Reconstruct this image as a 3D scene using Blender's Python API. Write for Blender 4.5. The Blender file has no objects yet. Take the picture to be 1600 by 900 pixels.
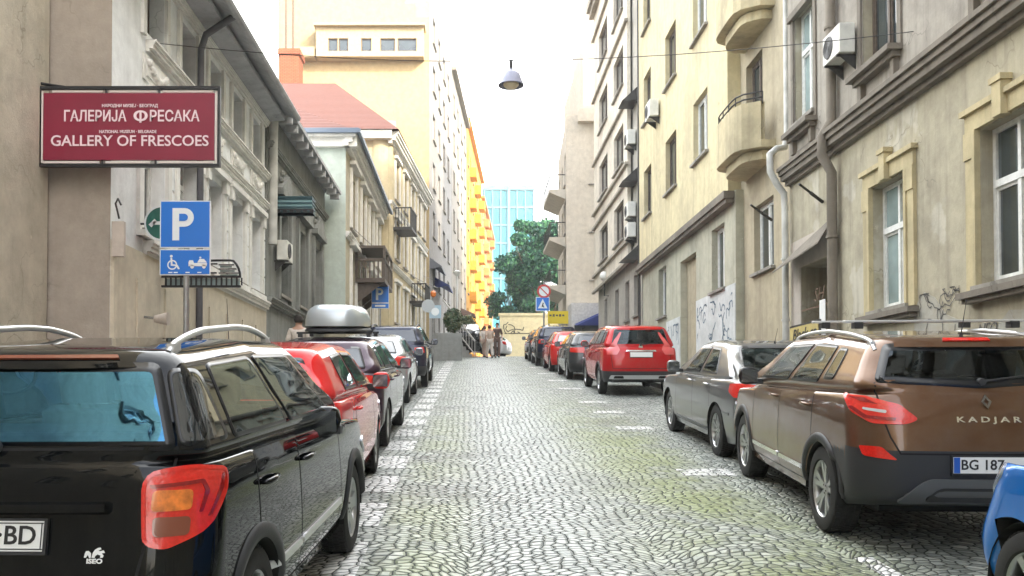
import bpy, math, random
import numpy as np
from mathutils import Vector, Matrix, Euler
from mathutils.bvhtree import BVHTree
from mathutils.geometry import delaunay_2d_cdt
R = math.radians
random.seed(7)
rng = np.random.default_rng(7)
SC = bpy.context.scene
COL = SC.collection

# ---------------------------------------------------------------- camera, world, sun, exposure
SLOPE = 0.093
cam_data = bpy.data.cameras.new('camera')
cam = bpy.data.objects.new('camera', cam_data)
COL.objects.link(cam)
cam_data.sensor_width = 36.0
cam_data.lens = 31.5
cam_data.clip_start = 0.05
cam_data.clip_end = 3000
cam.location = (0, 0, 1.65)
cam.rotation_euler = (R(90 + 1.2), 0, 0)
cam_data.shift_x = 65 / 1600          # rising-front lens: verticals stay almost parallel
cam_data.shift_y = (190 - 1400 * math.tan(R(1.2))) / 1600
SC.camera = cam

SUN_EL, SUN_AZ = 30.0, 138.0        # azimuth clockwise from +Y (street direction): behind the camera, to the right
world = bpy.data.worlds.new('World')
SC.world = world
world.use_nodes = True
nt = world.node_tree
nt.nodes.clear()
wo = nt.nodes.new('ShaderNodeOutputWorld')
bg = nt.nodes.new('ShaderNodeBackground')
sky = nt.nodes.new('ShaderNodeTexSky')
sky.sky_type = 'NISHITA'
sky.sun_disc = False
sky.sun_elevation = R(SUN_EL)
sky.sun_rotation = R(SUN_AZ)
sky.air_density = 1.0
sky.dust_density = 4.0
sky.ozone_density = 1.0
tc = nt.nodes.new('ShaderNodeTexCoord')
mp = nt.nodes.new('ShaderNodeMapping')
mp.inputs['Scale'].default_value = (1, 1, 3)
cn = nt.nodes.new('ShaderNodeTexNoise')
cn.inputs['Scale'].default_value = 2.2
cn.inputs['Detail'].default_value = 6
cr = nt.nodes.new('ShaderNodeValToRGB')
cr.color_ramp.elements[0].position = 0.30
cr.color_ramp.elements[0].color = (0.6, 0.6, 0.6, 1)
cr.color_ramp.elements[1].position = 0.55
cr.color_ramp.elements[1].color = (1, 1, 1, 1)
mx = nt.nodes.new('ShaderNodeMix')
mx.data_type = 'RGBA'
mx.inputs['B'].default_value = (13.2, 13.5, 13.6, 1)     # thin bright cloud over the sky
nt.links.new(tc.outputs['Generated'], mp.inputs['Vector'])
nt.links.new(mp.outputs['Vector'], cn.inputs['Vector'])
nt.links.new(cn.outputs['Fac'], cr.inputs['Fac'])
sx = nt.nodes.new('ShaderNodeSeparateXYZ')
nt.links.new(tc.outputs['Generated'], sx.inputs[0])
mr = nt.nodes.new('ShaderNodeMapRange')            # the cloud sheet lies ahead; behind the viewer the sky is blue
mr.inputs['From Min'].default_value = -.25; mr.inputs['From Max'].default_value = .35
mr.inputs['To Min'].default_value = .25; mr.inputs['To Max'].default_value = 1.0
mr.clamp = True
nt.links.new(sx.outputs[1], mr.inputs['Value'])
mu = nt.nodes.new('ShaderNodeMath'); mu.operation = 'MULTIPLY'
nt.links.new(cr.outputs['Color'], mu.inputs[0]); nt.links.new(mr.outputs[0], mu.inputs[1])
nt.links.new(mu.outputs[0], mx.inputs['Factor'])
nt.links.new(sky.outputs['Color'], mx.inputs['A'])
nt.links.new(mx.outputs['Result'], bg.inputs['Color'])
bg.inputs['Strength'].default_value = 0.15
nt.links.new(bg.outputs['Background'], wo.inputs['Surface'])

sl = bpy.data.lights.new('sun', 'SUN')
sl.energy = 2.0
sl.angle = R(3.0)
sl.color = (1.0, 0.88, 0.70)
sun = bpy.data.objects.new('sun', sl)
COL.objects.link(sun)
sd = Vector((math.sin(R(SUN_AZ)) * math.cos(R(SUN_EL)), math.cos(R(SUN_AZ)) * math.cos(R(SUN_EL)), math.sin(R(SUN_EL))))
sun.rotation_euler = sd.to_track_quat('Z', 'Y').to_euler()
sun.location = sd * 60

SC.view_settings.view_transform = 'Standard'
SC.view_settings.look = 'None'
SC.view_settings.exposure = 1.95
SC.view_settings.gamma = 1.0
SC.view_settings.use_curve_mapping = False
SC.cycles.max_bounces = 6
SC.cycles.diffuse_bounces = 3
SC.cycles.glossy_bounces = 3
SC.cycles.transparent_max_bounces = 10
SC.cycles.use_denoising = True
SC.cycles.caustics_reflective = False
SC.cycles.caustics_refractive = False

# ---------------------------------------------------------------- terrain profile
def gz(y):
    if y <= 47: return SLOPE * y
    if y >= 59: return SLOPE * 47 + SLOPE * 6
    t = (y - 47) / 12.0
    return SLOPE * 47 + SLOPE * 12 * (t - t * t / 2)

def XY(px, Z):
    """street offset (X) of photo column px at distance Z"""
    return (px - 735) * Z / 1400.0
def HZ(py, Z):
    """height above ground zero of photo row py at distance Z"""
    return 1.65 + (640 - py) * Z / 1400.0

# ---------------------------------------------------------------- materials
MATS = {}
def newmat(name):
    m = bpy.data.materials.new(name)
    m.use_nodes = True
    n = m.node_tree
    n.nodes.clear()
    out = n.nodes.new('ShaderNodeOutputMaterial')
    b = n.nodes.new('ShaderNodeBsdfPrincipled')
    n.links.new(b.outputs[0], out.inputs[0])
    return m, n, b, out
def c4(c): return (c[0], c[1], c[2], 1)
def plain(name, col, rough=0.5, metal=0.0, coat=0.0, spec=0.5, noise=0.0, nscale=8.0, bump=0.0):
    if name in MATS: return MATS[name]
    m, n, b, out = newmat(name)
    b.inputs['Base Color'].default_value = c4(col)
    b.inputs['Roughness'].default_value = rough
    b.inputs['Metallic'].default_value = metal
    b.inputs['Coat Weight'].default_value = coat
    b.inputs['Coat Roughness'].default_value = 0.03
    b.inputs['Specular IOR Level'].default_value = spec
    if noise > 0 or bump > 0:
        t = n.nodes.new('ShaderNodeTexCoord')
        z = n.nodes.new('ShaderNodeTexNoise')
        z.inputs['Scale'].default_value = nscale
        z.inputs['Detail'].default_value = 6
        n.links.new(t.outputs['Object'], z.inputs['Vector'])
        if noise > 0:
            r = n.nodes.new('ShaderNodeMapRange')
            r.inputs['From Min'].default_value = .3; r.inputs['From Max'].default_value = .7
            r.inputs['To Min'].default_value = 1 - noise; r.inputs['To Max'].default_value = 1 + noise * .6
            n.links.new(z.outputs['Fac'], r.inputs['Value'])
            h = n.nodes.new('ShaderNodeHueSaturation')
            h.inputs['Color'].default_value = c4(col)
            n.links.new(r.outputs[0], h.inputs['Value'])
            n.links.new(h.outputs[0], b.inputs['Base Color'])
        if bump > 0:
            bp = n.nodes.new('ShaderNodeBump')
            bp.inputs['Strength'].default_value = bump
            bp.inputs['Distance'].default_value = .02
            n.links.new(z.outputs['Fac'], bp.inputs['Height'])
            n.links.new(bp.outputs[0], b.inputs['Normal'])
    MATS[name] = m
    return m

def stucco(name, col, dirt=(.12, .11, .09), amount=.45, streak=.5, bump=.35, scale=1.0, patch=None, block=None):
    """weathered plaster: blotches, vertical rain streaks, fine grain, optional pale patches and ashlar joints"""
    if name in MATS: return MATS[name]
    m, n, b, out = newmat(name)
    N, L = n.nodes, n.links
    t = N.new('ShaderNodeTexCoord')
    def noise(scale_v, sc, det=6, rough=.6):
        mpn = N.new('ShaderNodeMapping'); mpn.inputs['Scale'].default_value = scale_v
        z = N.new('ShaderNodeTexNoise'); z.inputs['Scale'].default_value = sc; z.inputs['Detail'].default_value = det
        z.inputs['Roughness'].default_value = rough
        L.new(t.outputs['Object'], mpn.inputs['Vector']); L.new(mpn.outputs[0], z.inputs['Vector'])
        return z
    def rmp(z, a, bb, lo=0., hi=1.):
        r = N.new('ShaderNodeMapRange'); r.inputs['From Min'].default_value = a; r.inputs['From Max'].default_value = bb
        r.inputs['To Min'].default_value = lo; r.inputs['To Max'].default_value = hi
        L.new(z.outputs[0], r.inputs['Value']); return r
    big = noise((1, 1, 1), .55 * scale, 7, .65)
    st = noise((3.2, 3.2, .22), 1.3 * scale, 5, .6)
    fine = noise((1, 1, 1), 38, 4, .7)
    mid = noise((1, 1, 1), 3.5 * scale, 8, .7)
    def mixc(fac, a, bcol, k=1.0):
        x = N.new('ShaderNodeMix'); x.data_type = 'RGBA'
        if hasattr(a, 'links'): L.new(a, x.inputs['A'])
        else: x.inputs['A'].default_value = c4(a)
        x.inputs['B'].default_value = c4(bcol)
        mu = N.new('ShaderNodeMath'); mu.operation = 'MULTIPLY'; mu.inputs[1].default_value = k
        L.new(fac, mu.inputs[0]); L.new(mu.outputs[0], x.inputs['Factor'])
        return x.outputs['Result']
    cur = mixc(rmp(mid, .35, .7).outputs[0], col, tuple(v * .72 for v in col), .8)
    if patch is not None:
        pn = noise((1, 1, 1), .9, 4, .5)
        cur = mixc(rmp(pn, .56, .60).outputs[0], cur, patch, .85)
    cur = mixc(rmp(big, .48, .68).outputs[0], cur, dirt, amount)
    cur = mixc(rmp(st, .50, .75).outputs[0], cur, dirt, streak)
    # hairline cracks and chipped spots
    wv_ = noise((1, 1, 1), 1.7, 3); cxyz = N.new('ShaderNodeVectorMath'); cxyz.operation = 'MULTIPLY_ADD'
    cxyz.inputs[1].default_value = (.9, .9, .9)
    L.new(wv_.outputs[1], cxyz.inputs[0]); L.new(t.outputs['Object'], cxyz.inputs[2])
    vo = N.new('ShaderNodeTexVoronoi'); vo.feature = 'DISTANCE_TO_EDGE'; vo.inputs['Scale'].default_value = .55
    L.new(cxyz.outputs[0], vo.inputs['Vector'])
    ck = rmp(vo, .001, .008, 1, 0); cm = rmp(noise((1, 1, 1), .8, 2), .5, .62)
    cmu = N.new('ShaderNodeMath'); cmu.operation = 'MULTIPLY'; L.new(ck.outputs[0], cmu.inputs[0]); L.new(cm.outputs[0], cmu.inputs[1])
    cur = mixc(cmu.outputs[0], cur, tuple(v * .6 for v in dirt), .42)
    chip = rmp(noise((1, 1, 1), 5.5, 5, .7), .68, .70)
    cur = mixc(chip.outputs[0], cur, tuple(min(.85, v * 1.25) for v in col), .5)
    if block is not None:
        br = N.new('ShaderNodeTexBrick')
        br.inputs['Scale'].default_value = 1.0
        br.inputs['Mortar Size'].default_value = .012
        br.inputs['Brick Width'].default_value = block[0]; br.inputs['Row Height'].default_value = block[1]
        br.inputs['Color1'].default_value = (1, 1, 1, 1); br.inputs['Color2'].default_value = (.86, .86, .86, 1)
        br.inputs['Mortar'].default_value = (.25, .25, .25, 1)
        cx = N.new('ShaderNodeSeparateXYZ'); cb = N.new('ShaderNodeCombineXYZ')
        ad = N.new('ShaderNodeMath'); ad.operation = 'ADD'
        L.new(t.outputs['Object'], cx.inputs[0]); L.new(cx.outputs[0], ad.inputs[0]); L.new(cx.outputs[1], ad.inputs[1])
        L.new(ad.outputs[0], cb.inputs[0]); L.new(cx.outputs[2], cb.inputs[1]); L.new(cb.outputs[0], br.inputs['Vector'])
        mm = N.new('ShaderNodeMix'); mm.data_type = 'RGBA'; mm.blend_type = 'MULTIPLY'; mm.inputs['Factor'].default_value = .8
        L.new(cur, mm.inputs['A']); L.new(br.outputs['Color'], mm.inputs['B'])
        cur = mm.outputs['Result']
    L.new(cur, b.inputs['Base Color'])
    b.inputs['Roughness'].default_value = .9
    b.inputs['Specular IOR Level'].default_value = .25
    s = N.new('ShaderNodeMath'); s.operation = 'MULTIPLY_ADD'; s.inputs[1].default_value = .25
    L.new(fine.outputs[0], s.inputs[0]); L.new(mid.outputs[0], s.inputs[2])
    bp = N.new('ShaderNodeBump'); bp.inputs['Strength'].default_value = bump; bp.inputs['Distance'].default_value = .03
    L.new(s.outputs[0], bp.inputs['Height']); L.new(bp.outputs[0], b.inputs['Normal'])
    MATS[name] = m
    return m

def cobble_mat(name, paint=False):
    if name in MATS: return MATS[name]
    m, n, b, out = newmat(name)
    N, L = n.nodes, n.links
    t = N.new('ShaderNodeTexCoord')
    sep = N.new('ShaderNodeSeparateXYZ'); L.new(t.outputs['Object'], sep.inputs[0])
    def math_(op, a, bb=None, c=None):
        q = N.new('ShaderNodeMath'); q.operation = op
        for i, v in enumerate((a, bb, c)):
            if v is None: continue
            if hasattr(v, 'links'): L.new(v, q.inputs[i])
            else: q.inputs[i].default_value = v
        return q.outputs[0]
    # fan-shaped courses: every 1.35 m across the street the rows arch up and down
    fx = math_('FRACT', math_('DIVIDE', sep.outputs[0], 1.35))
    fx = math_('SUBTRACT', fx, .5)
    arc = math_('MULTIPLY', math_('MULTIPLY', fx, fx), 1.5)
    wn = N.new('ShaderNodeTexNoise'); wn.inputs['Scale'].default_value = 1.1; wn.inputs['Detail'].default_value = 2
    L.new(t.outputs['Object'], wn.inputs['Vector'])
    yy = math_('ADD', sep.outputs[1], arc)
    yy = math_('MULTIPLY_ADD', wn.outputs[0], .5, yy)
    cmb = N.new('ShaderNodeCombineXYZ')
    L.new(math_('MULTIPLY_ADD', wn.outputs[0], .2, sep.outputs[0]), cmb.inputs[0]); L.new(yy, cmb.inputs[1])
    mpn = N.new('ShaderNodeMapping'); mpn.inputs['Scale'].default_value = (1.0, 1.3, 1)
    L.new(cmb.outputs[0], mpn.inputs['Vector'])
    ve = N.new('ShaderNodeTexVoronoi'); ve.voronoi_dimensions = '2D'; ve.feature = 'DISTANCE_TO_EDGE'
    vc = N.new('ShaderNodeTexVoronoi'); vc.voronoi_dimensions = '2D'; vc.feature = 'F1'
    for v in (ve, vc):
        v.inputs['Scale'].default_value = 10.5; v.inputs['Randomness'].default_value = .72
        L.new(mpn.outputs[0], v.inputs['Vector'])
    def rmp(src, a, bb, lo=0., hi=1., smooth=True):
        r = N.new('ShaderNodeMapRange'); r.inputs['From Min'].default_value = a; r.inputs['From Max'].default_value = bb
        r.inputs['To Min'].default_value = lo; r.inputs['To Max'].default_value = hi
        if smooth: r.interpolation_type = 'SMOOTHSTEP'
        L.new(src, r.inputs['Value']); return r.outputs[0]
    gn = N.new('ShaderNodeTexNoise'); gn.inputs['Scale'].default_value = 3; gn.inputs['Detail'].default_value = 5
    L.new(t.outputs['Object'], gn.inputs['Vector'])
    edge = math_('MULTIPLY_ADD', gn.outputs[0], -.05, ve.outputs['Distance'])
    joint = rmp(edge, .0, .085)
    sc = N.new('ShaderNodeSeparateColor'); L.new(vc.outputs['Color'], sc.inputs[0])
    ramp = N.new('ShaderNodeValToRGB')
    e = ramp.color_ramp.elements
    e[0].color = (.14, .155, .14, 1); e[0].position = 0
    e[1].color = (.47, .49, .45, 1); e[1].position = 1
    k = e.new(.45); k.color = (.28, .305, .28, 1)
    L.new(sc.outputs[0], ramp.inputs[0])
    # moss and lichen: yellow-green, mostly between lane centre and parked cars
    mn = N.new('ShaderNodeTexNoise'); mn.inputs['Scale'].default_value = .8; mn.inputs['Detail'].default_value = 7; mn.inputs['Roughness'].default_value = .7
    L.new(t.outputs['Object'], mn.inputs['Vector'])
    dx = math_('ABSOLUTE', math_('SUBTRACT', sep.outputs[0], 2.0))
    band = rmp(dx, 1.3, .2)
    dx2 = math_('ABSOLUTE', math_('SUBTRACT', sep.outputs[0], -.35))
    band2 = rmp(dx2, .6, .1, 0, .6)
    bands = math_('MAXIMUM', band, band2)
    nearb = rmp(sep.outputs[1], 22, 11, .25, 1)
    moss = math_('MULTIPLY', math_('MULTIPLY', rmp(mn.outputs[0], .33, .60), bands), nearb)
    mc = N.new('ShaderNodeMix'); mc.data_type = 'RGBA'
    mc.inputs['B'].default_value = (.27, .32, .10, 1)
    L.new(ramp.outputs[0], mc.inputs['A']); L.new(math_('MULTIPLY', moss, .78), mc.inputs['Factor'])
    # pale band down the lane centre: wear and bright sheen put into the colour
    tr = rmp(math_('ABSOLUTE', math_('SUBTRACT', sep.outputs[0], .75)), 1.5, .1)
    wc = N.new('ShaderNodeMix'); wc.data_type = 'RGBA'; wc.inputs['B'].default_value = (.60, .63, .61, 1)
    L.new(mc.outputs['Result'], wc.inputs['A']); L.new(math_('MULTIPLY', tr, .5), wc.inputs['Factor'])
    cur = wc.outputs['Result']
    # oil drips, tyre dirt and sunken darker patches
    dn = N.new('ShaderNodeTexNoise'); dn.inputs['Scale'].default_value = .55; dn.inputs['Detail'].default_value = 8; dn.inputs['Roughness'].default_value = .75
    L.new(t.outputs['Object'], dn.inputs['Vector'])
    dc = N.new('ShaderNodeMix'); dc.data_type = 'RGBA'; dc.inputs['B'].default_value = (.12, .125, .11, 1)
    L.new(cur, dc.inputs['A']); L.new(rmp(dn.outputs[0], .50, .70, 0, .6), dc.inputs['Factor']); cur = dc.outputs['Result']
    if paint:
        pn = N.new('ShaderNodeTexNoise'); pn.inputs['Scale'].default_value = 7; pn.inputs['Detail'].default_value = 6
        L.new(t.outputs['Object'], pn.inputs['Vector'])
        pf = math_('MULTIPLY', rmp(pn.outputs[0], .34, .50), rmp(edge, -.01, .03))
        pc = N.new('ShaderNodeMix'); pc.data_type = 'RGBA'; pc.inputs['B'].default_value = (.76, .76, .74, 1)
        L.new(cur, pc.inputs['A']); L.new(pf, pc.inputs['Factor']); cur = pc.outputs['Result']
    jc = N.new('ShaderNodeMix'); jc.data_type = 'RGBA'; jc.inputs['A'].default_value = (.028, .035, .03, 1)
    L.new(joint, jc.inputs['Factor']); L.new(cur, jc.inputs['B'])
    L.new(jc.outputs['Result'], b.inputs['Base Color'])
    L.new(rmp(joint, 0, 1, .9, .52, False), b.inputs['Roughness'])
    b.inputs['Specular IOR Level'].default_value = .55
    rnd = rmp(edge, .0, .22)
    h = math_('MULTIPLY_ADD', gn.outputs[0], .25, math_('ADD', rnd, math_('MULTIPLY', sc.outputs[1], .35)))
    bp = N.new('ShaderNodeBump'); bp.inputs['Strength'].default_value = .85; bp.inputs['Distance'].default_value = .022
    L.new(h, bp.inputs['Height']); L.new(bp.outputs[0], b.inputs['Normal'])
    MATS[name] = m
    return m

def tiles_mat(name, col):
    if name in MATS: return MATS[name]
    m, n, b, out = newmat(name)
    N, L = n.nodes, n.links
    t = N.new('ShaderNodeTexCoord')
    w = N.new('ShaderNodeTexNoise'); w.inputs['Scale'].default_value = 6; w.inputs['Detail'].default_value = 5
    L.new(t.outputs['Object'], w.inputs['Vector'])
    wv = N.new('ShaderNodeTexWave'); wv.bands_direction = 'Z'; wv.inputs['Scale'].default_value = 3.2; wv.inputs['Distortion'].default_value = .4
    L.new(t.outputs['Object'], wv.inputs['Vector'])
    mx_ = N.new('ShaderNodeMix'); mx_.data_type = 'RGBA'
    mx_.inputs['A'].default_value = c4(tuple(v * .6 for v in col)); mx_.inputs['B'].default_value = c4(col)
    ad = N.new('ShaderNodeMath'); ad.operation = 'MULTIPLY_ADD'; ad.inputs[1].default_value = .5
    L.new(wv.outputs['Fac'], ad.inputs[0]); L.new(w.outputs[0], ad.inputs[2]); L.new(ad.outputs[0], mx_.inputs['Factor'])
    L.new(mx_.outputs['Result'], b.inputs['Base Color'])
    b.inputs['Roughness'].default_value = .8
    bp = N.new('ShaderNodeBump'); bp.inputs['Distance'].default_value = .05; bp.inputs['Strength'].default_value = .6
    L.new(wv.outputs['Fac'], bp.inputs['Height']); L.new(bp.outputs[0], b.inputs['Normal'])
    MATS[name] = m
    return m

def car_glass(name, tint, ior=1.55, refl=(.85, .95, 1)):
    if name in MATS: return MATS[name]
    m, n, b, out = newmat(name)
    N, L = n.nodes, n.links
    N.remove(b)
    tr = N.new('ShaderNodeBsdfTransparent'); tr.inputs[0].default_value = c4(tint)
    gl = N.new('ShaderNodeBsdfGlossy'); gl.inputs['Roughness'].default_value = .02
    gl.inputs['Color'].default_value = c4(refl)
    fr = N.new('ShaderNodeFresnel'); fr.inputs['IOR'].default_value = ior
    mx_ = N.new('ShaderNodeMixShader')
    L.new(fr.outputs[0], mx_.inputs[0]); L.new(tr.outputs[0], mx_.inputs[1]); L.new(gl.outputs[0], mx_.inputs[2])
    L.new(mx_.outputs[0], out.inputs[0])
    MATS[name] = m
    return m
def paint(name, col, metal=.35, rough=.32, dust=.16, ior=1.42):
    """car lacquer with a fine layer of road dust"""
    if name in MATS: return MATS[name]
    m, n, b, out = newmat(name)
    N, L = n.nodes, n.links
    t = N.new('ShaderNodeTexCoord')
    z = N.new('ShaderNodeTexNoise'); z.inputs['Scale'].default_value = 5; z.inputs['Detail'].default_value = 8; z.inputs['Roughness'].default_value = .75
    L.new(t.outputs['Object'], z.inputs['Vector'])
    r = N.new('ShaderNodeMapRange'); r.inputs['From Min'].default_value = .4; r.inputs['From Max'].default_value = .8
    r.inputs['To Max'].default_value = dust
    L.new(z.outputs[0], r.inputs['Value'])
    mx_ = N.new('ShaderNodeMix'); mx_.data_type = 'RGBA'
    mx_.inputs['A'].default_value = c4(col); mx_.inputs['B'].default_value = (.22, .20, .17, 1)
    L.new(r.outputs[0], mx_.inputs['Factor']); L.new(mx_.outputs['Result'], b.inputs['Base Color'])
    b.inputs['Metallic'].default_value = metal
    b.inputs['Roughness'].default_value = rough
    b.inputs['Coat Weight'].default_value = 1.0
    b.inputs['Coat IOR'].default_value = ior
    b.inputs['Specular IOR Level'].default_value = .0
    r2 = N.new('ShaderNodeMapRange'); r2.inputs['To Min'].default_value = .0; r2.inputs['To Max'].default_value = .06
    L.new(z.outputs[0], r2.inputs['Value']); L.new(r2.outputs[0], b.inputs['Coat Roughness'])
    MATS[name] = m
    return m

M_GLASSWIN = plain('window_glass', (.035, .05, .055), .08, 0, .6, .9, noise=.5, nscale=1.3)
M_GLASSPALE = plain('window_glass_pale', (.30, .40, .40), .10, 0, .6, .8, noise=.4, nscale=1.1)
M_CURTAIN = plain('curtain', (.42, .40, .34), .9, noise=.35, nscale=9)
M_WHITE = plain('white_painted_wood', (.74, .75, .72), .5, noise=.15, nscale=12)
M_BROWNWOOD = plain('brown_painted_wood', (.10, .075, .055), .6, noise=.3, nscale=14)
M_BLACK = plain('black_metal', (.02, .021, .024), .45, .3)
M_IRON = plain('dark_iron', (.05, .048, .045), .55, .4, noise=.3, nscale=20)
M_TYRE = plain('tyre_rubber', (.018, .018, .018), .85, noise=.25, nscale=30)
M_PLASTIC = plain('black_plastic', (.022, .023, .026), .55, bump=.1, nscale=160)
M_GLOSSBLACK = plain('gloss_black', (.008, .009, .011), .35, 0, .2, .3)
M_MIRROR = plain('mirror_glass', (.22, .24, .26), .08, .8)
M_UNDER = plain('underbody', (.008, .008, .008), .95)
M_ALLOY = plain('alloy', (.48, .49, .50), .32, .85, noise=.15, nscale=9)
M_CHROME = plain('chrome', (.75, .76, .77), .12, 1.0)
M_SILVERRAIL = plain('silver_rail', (.66, .67, .68), .3, .6)
M_RED = plain('red_lens', (.68, .018, .010), .22, 0, .8, .5, noise=.15, nscale=60, bump=.12)
M_ORANGE = plain('orange_lens', (.75, .20, .03), .25, 0, .8, .5, noise=.4, nscale=30, bump=.2)
M_DRED = plain('dark_red_lens', (.26, .006, .008), .15, 0, .8, .5, noise=.2, nscale=70)
M_BROWNLENS = plain('smoked_lens', (.20, .05, .025), .2, 0, 1)
M_CLEAR = plain('clear_lens', (.55, .57, .60), .1, .2, 1)
M_SEAT = plain('seat_fabric', (.07, .075, .085), .9, noise=.2, nscale=30)
M_PLATE = plain('plate_white', (.78, .79, .78), .4)
M_INK = plain('plate_ink', (.015, .015, .016), .5)
M_PLBLUE = plain('plate_blue', (.02, .10, .45), .4)
M_SKIN = plain('skin', (.45, .27, .19), .6)
G_TINT = car_glass('car_glass', (.50, .62, .64))
G_BLUE = car_glass('car_glass_blue', (.12, .42, 1.0), 3.0, (.22, .62, 1.0))
G_DARK = plain('dark_car_glass', (.012, .018, .022), .03, 0, 1, .8)

# ---------------------------------------------------------------- object helpers
def tag(o, label=None, cat=None, group=None, kind=None):
    if label: o['label'] = label
    if cat: o['category'] = cat
    if group: o['group'] = group
    if kind: o['kind'] = kind
    return o
def thing(name, loc, label, cat, group=None, rot=(0, 0, 0)):
    o = bpy.data.objects.new(name, None)
    o.empty_display_size = .2
    COL.objects.link(o)
    o.location = loc
    o.rotation_euler = rot
    return tag(o, label, cat, group)

class MB:
    """collects geometry (world or local coordinates) and links it as one mesh object"""
    def __init__(s, org=(0, 0, 0)):
        s.v = []; s.f = []; s.m = []; s.org = Vector(org)
    def add(s, vs, fs, mi=0):
        k = len(s.v)
        s.v += [tuple(v) for v in vs]
        s.f += [tuple(i + k for i in f) for f in fs]
        s.m += [mi] * len(fs)
    def box(s, c, size, rot=None, mi=0):
        x, y, z = size[0] / 2, size[1] / 2, size[2] / 2
        vs = [Vector((a, b, d)) for d in (-z, z) for b in (-y, y) for a in (-x, x)]
        if rot is not None:
            M = rot if isinstance(rot, Matrix) else Euler(rot).to_matrix()
            vs = [M @ v for v in vs]
        c = Vector(c)
        s.add([v + c for v in vs], [(0, 2, 3, 1), (4, 5, 7, 6), (0, 1, 5, 4), (2, 6, 7, 3), (0, 4, 6, 2), (1, 3, 7, 5)], mi)
    def box2(s, a, b, mi=0):
        s.box([(a[i] + b[i]) / 2 for i in range(3)], [abs(b[i] - a[i]) for i in range(3)], None, mi)
    def obox(s, O, U, N, u0, u1, n0, n1, z0, z1, mi=0):
        """box in facade coordinates: U along wall, N outward"""
        vs = []
        for z in (z0, z1):
            for q in (n0, n1):
                for u in (u0, u1):
                    vs.append((O[0] + U[0] * u + N[0] * q, O[1] + U[1] * u + N[1] * q, z))
        s.add(vs, [(0, 2, 3, 1), (4, 5, 7, 6), (0, 1, 5, 4), (2, 6, 7, 3), (0, 4, 6, 2), (1, 3, 7, 5)], mi)
    def prism(s, pts, axis_vec, mi=0):
        """closed polygon (3D points) extruded by a vector"""
        n = len(pts); a = Vector(axis_vec)
        p = [Vector(q) for q in pts]
        s.add(p + [q + a for q in p], [tuple(range(n))[::-1], tuple(range(n, 2 * n))] + [(i, (i + 1) % n, n + (i + 1) % n, n + i) for i in range(n)], mi)
    def tube(s, path, r, n=10, mi=0, cap=True):
        path = [Vector(p) for p in path]
        rs = r if isinstance(r, (list, tuple)) else [r] * len(path)
        rings = []
        up = None
        for i, p in enumerate(path):
            d = (path[min(i + 1, len(path) - 1)] - path[max(i - 1, 0)]).normalized()
            if up is None:
                up = Vector((0, 0, 1)) if abs(d.z) < .9 else Vector((1, 0, 0))
            a = d.cross(up)
            if a.length < 1e-6: a = d.cross(Vector((0, 1, 0)))
            a.normalize(); b = a.cross(d).normalized(); up = b
            rings.append([p + (a * math.cos(t) + b * math.sin(t)) * rs[i] for t in [2 * math.pi * k / n for k in range(n)]])
        vs = [v for rg in rings for v in rg]
        fs = []
        for i in range(len(path) - 1):
            for k in range(n):
                fs.append((i * n + k, i * n + (k + 1) % n, (i + 1) * n + (k + 1) % n, (i + 1) * n + k))
        if cap:
            fs.append(tuple(range(n))[::-1]); fs.append(tuple(range((len(path) - 1) * n, len(path) * n)))
        s.add(vs, fs, mi)
    def lathe(s, prof, c, axis='z', n=24, mi=0, closed=False):
        """prof: list of (r, h)"""
        vs = []
        for r, h in prof:
            for k in range(n):
                t = 2 * math.pi * k / n
                a, b = r * math.cos(t), r * math.sin(t)
                vs.append((c[0] + a, c[1] + b, c[2] + h) if axis == 'z' else (c[0] + h, c[1] + a, c[2] + b) if axis == 'x' else (c[0] + a, c[1] + h, c[2] + b))
        fs = []
        m = len(prof)
        for i in range(m if closed else m - 1):
            j = (i + 1) % m
            for k in range(n):
                fs.append((i * n + k, i * n + (k + 1) % n, j * n + (k + 1) % n, j * n + k))
        s.add(vs, fs, mi)
    def build(s, name, mats, parent=None, smooth=False, bevel=0, label=None):
        me = bpy.data.meshes.new(name)
        o = s.org
        me.from_pydata([(v[0] - o.x, v[1] - o.y, v[2] - o.z) for v in s.v], [], s.f)
        mats = mats if isinstance(mats, (list, tuple)) else [mats]
        for m in mats: me.materials.append(m)
        if len(mats) > 1:
            me.polygons.foreach_set('material_index', s.m)
        if smooth: me.polygons.foreach_set('use_smooth', [True] * len(me.polygons))
        me.update()
        if smooth == 'angle':
            me.set_sharp_from_angle(angle=R(38))
        ob = bpy.data.objects.new(name, me)
        COL.objects.link(ob)
        if parent is not None: ob.parent = parent
        elif any(o): ob.location = o
        if bevel:
            md = ob.modifiers.new('bevel', 'BEVEL'); md.width = bevel; md.segments = 2; md.limit_method = 'ANGLE'
        if label: ob['label'] = label
        return ob
def solo(mb, name, mats, label, cat, group=None, **k):
    o = mb.build(name, mats, None, **k)
    return tag(o, label, cat, group)

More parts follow.
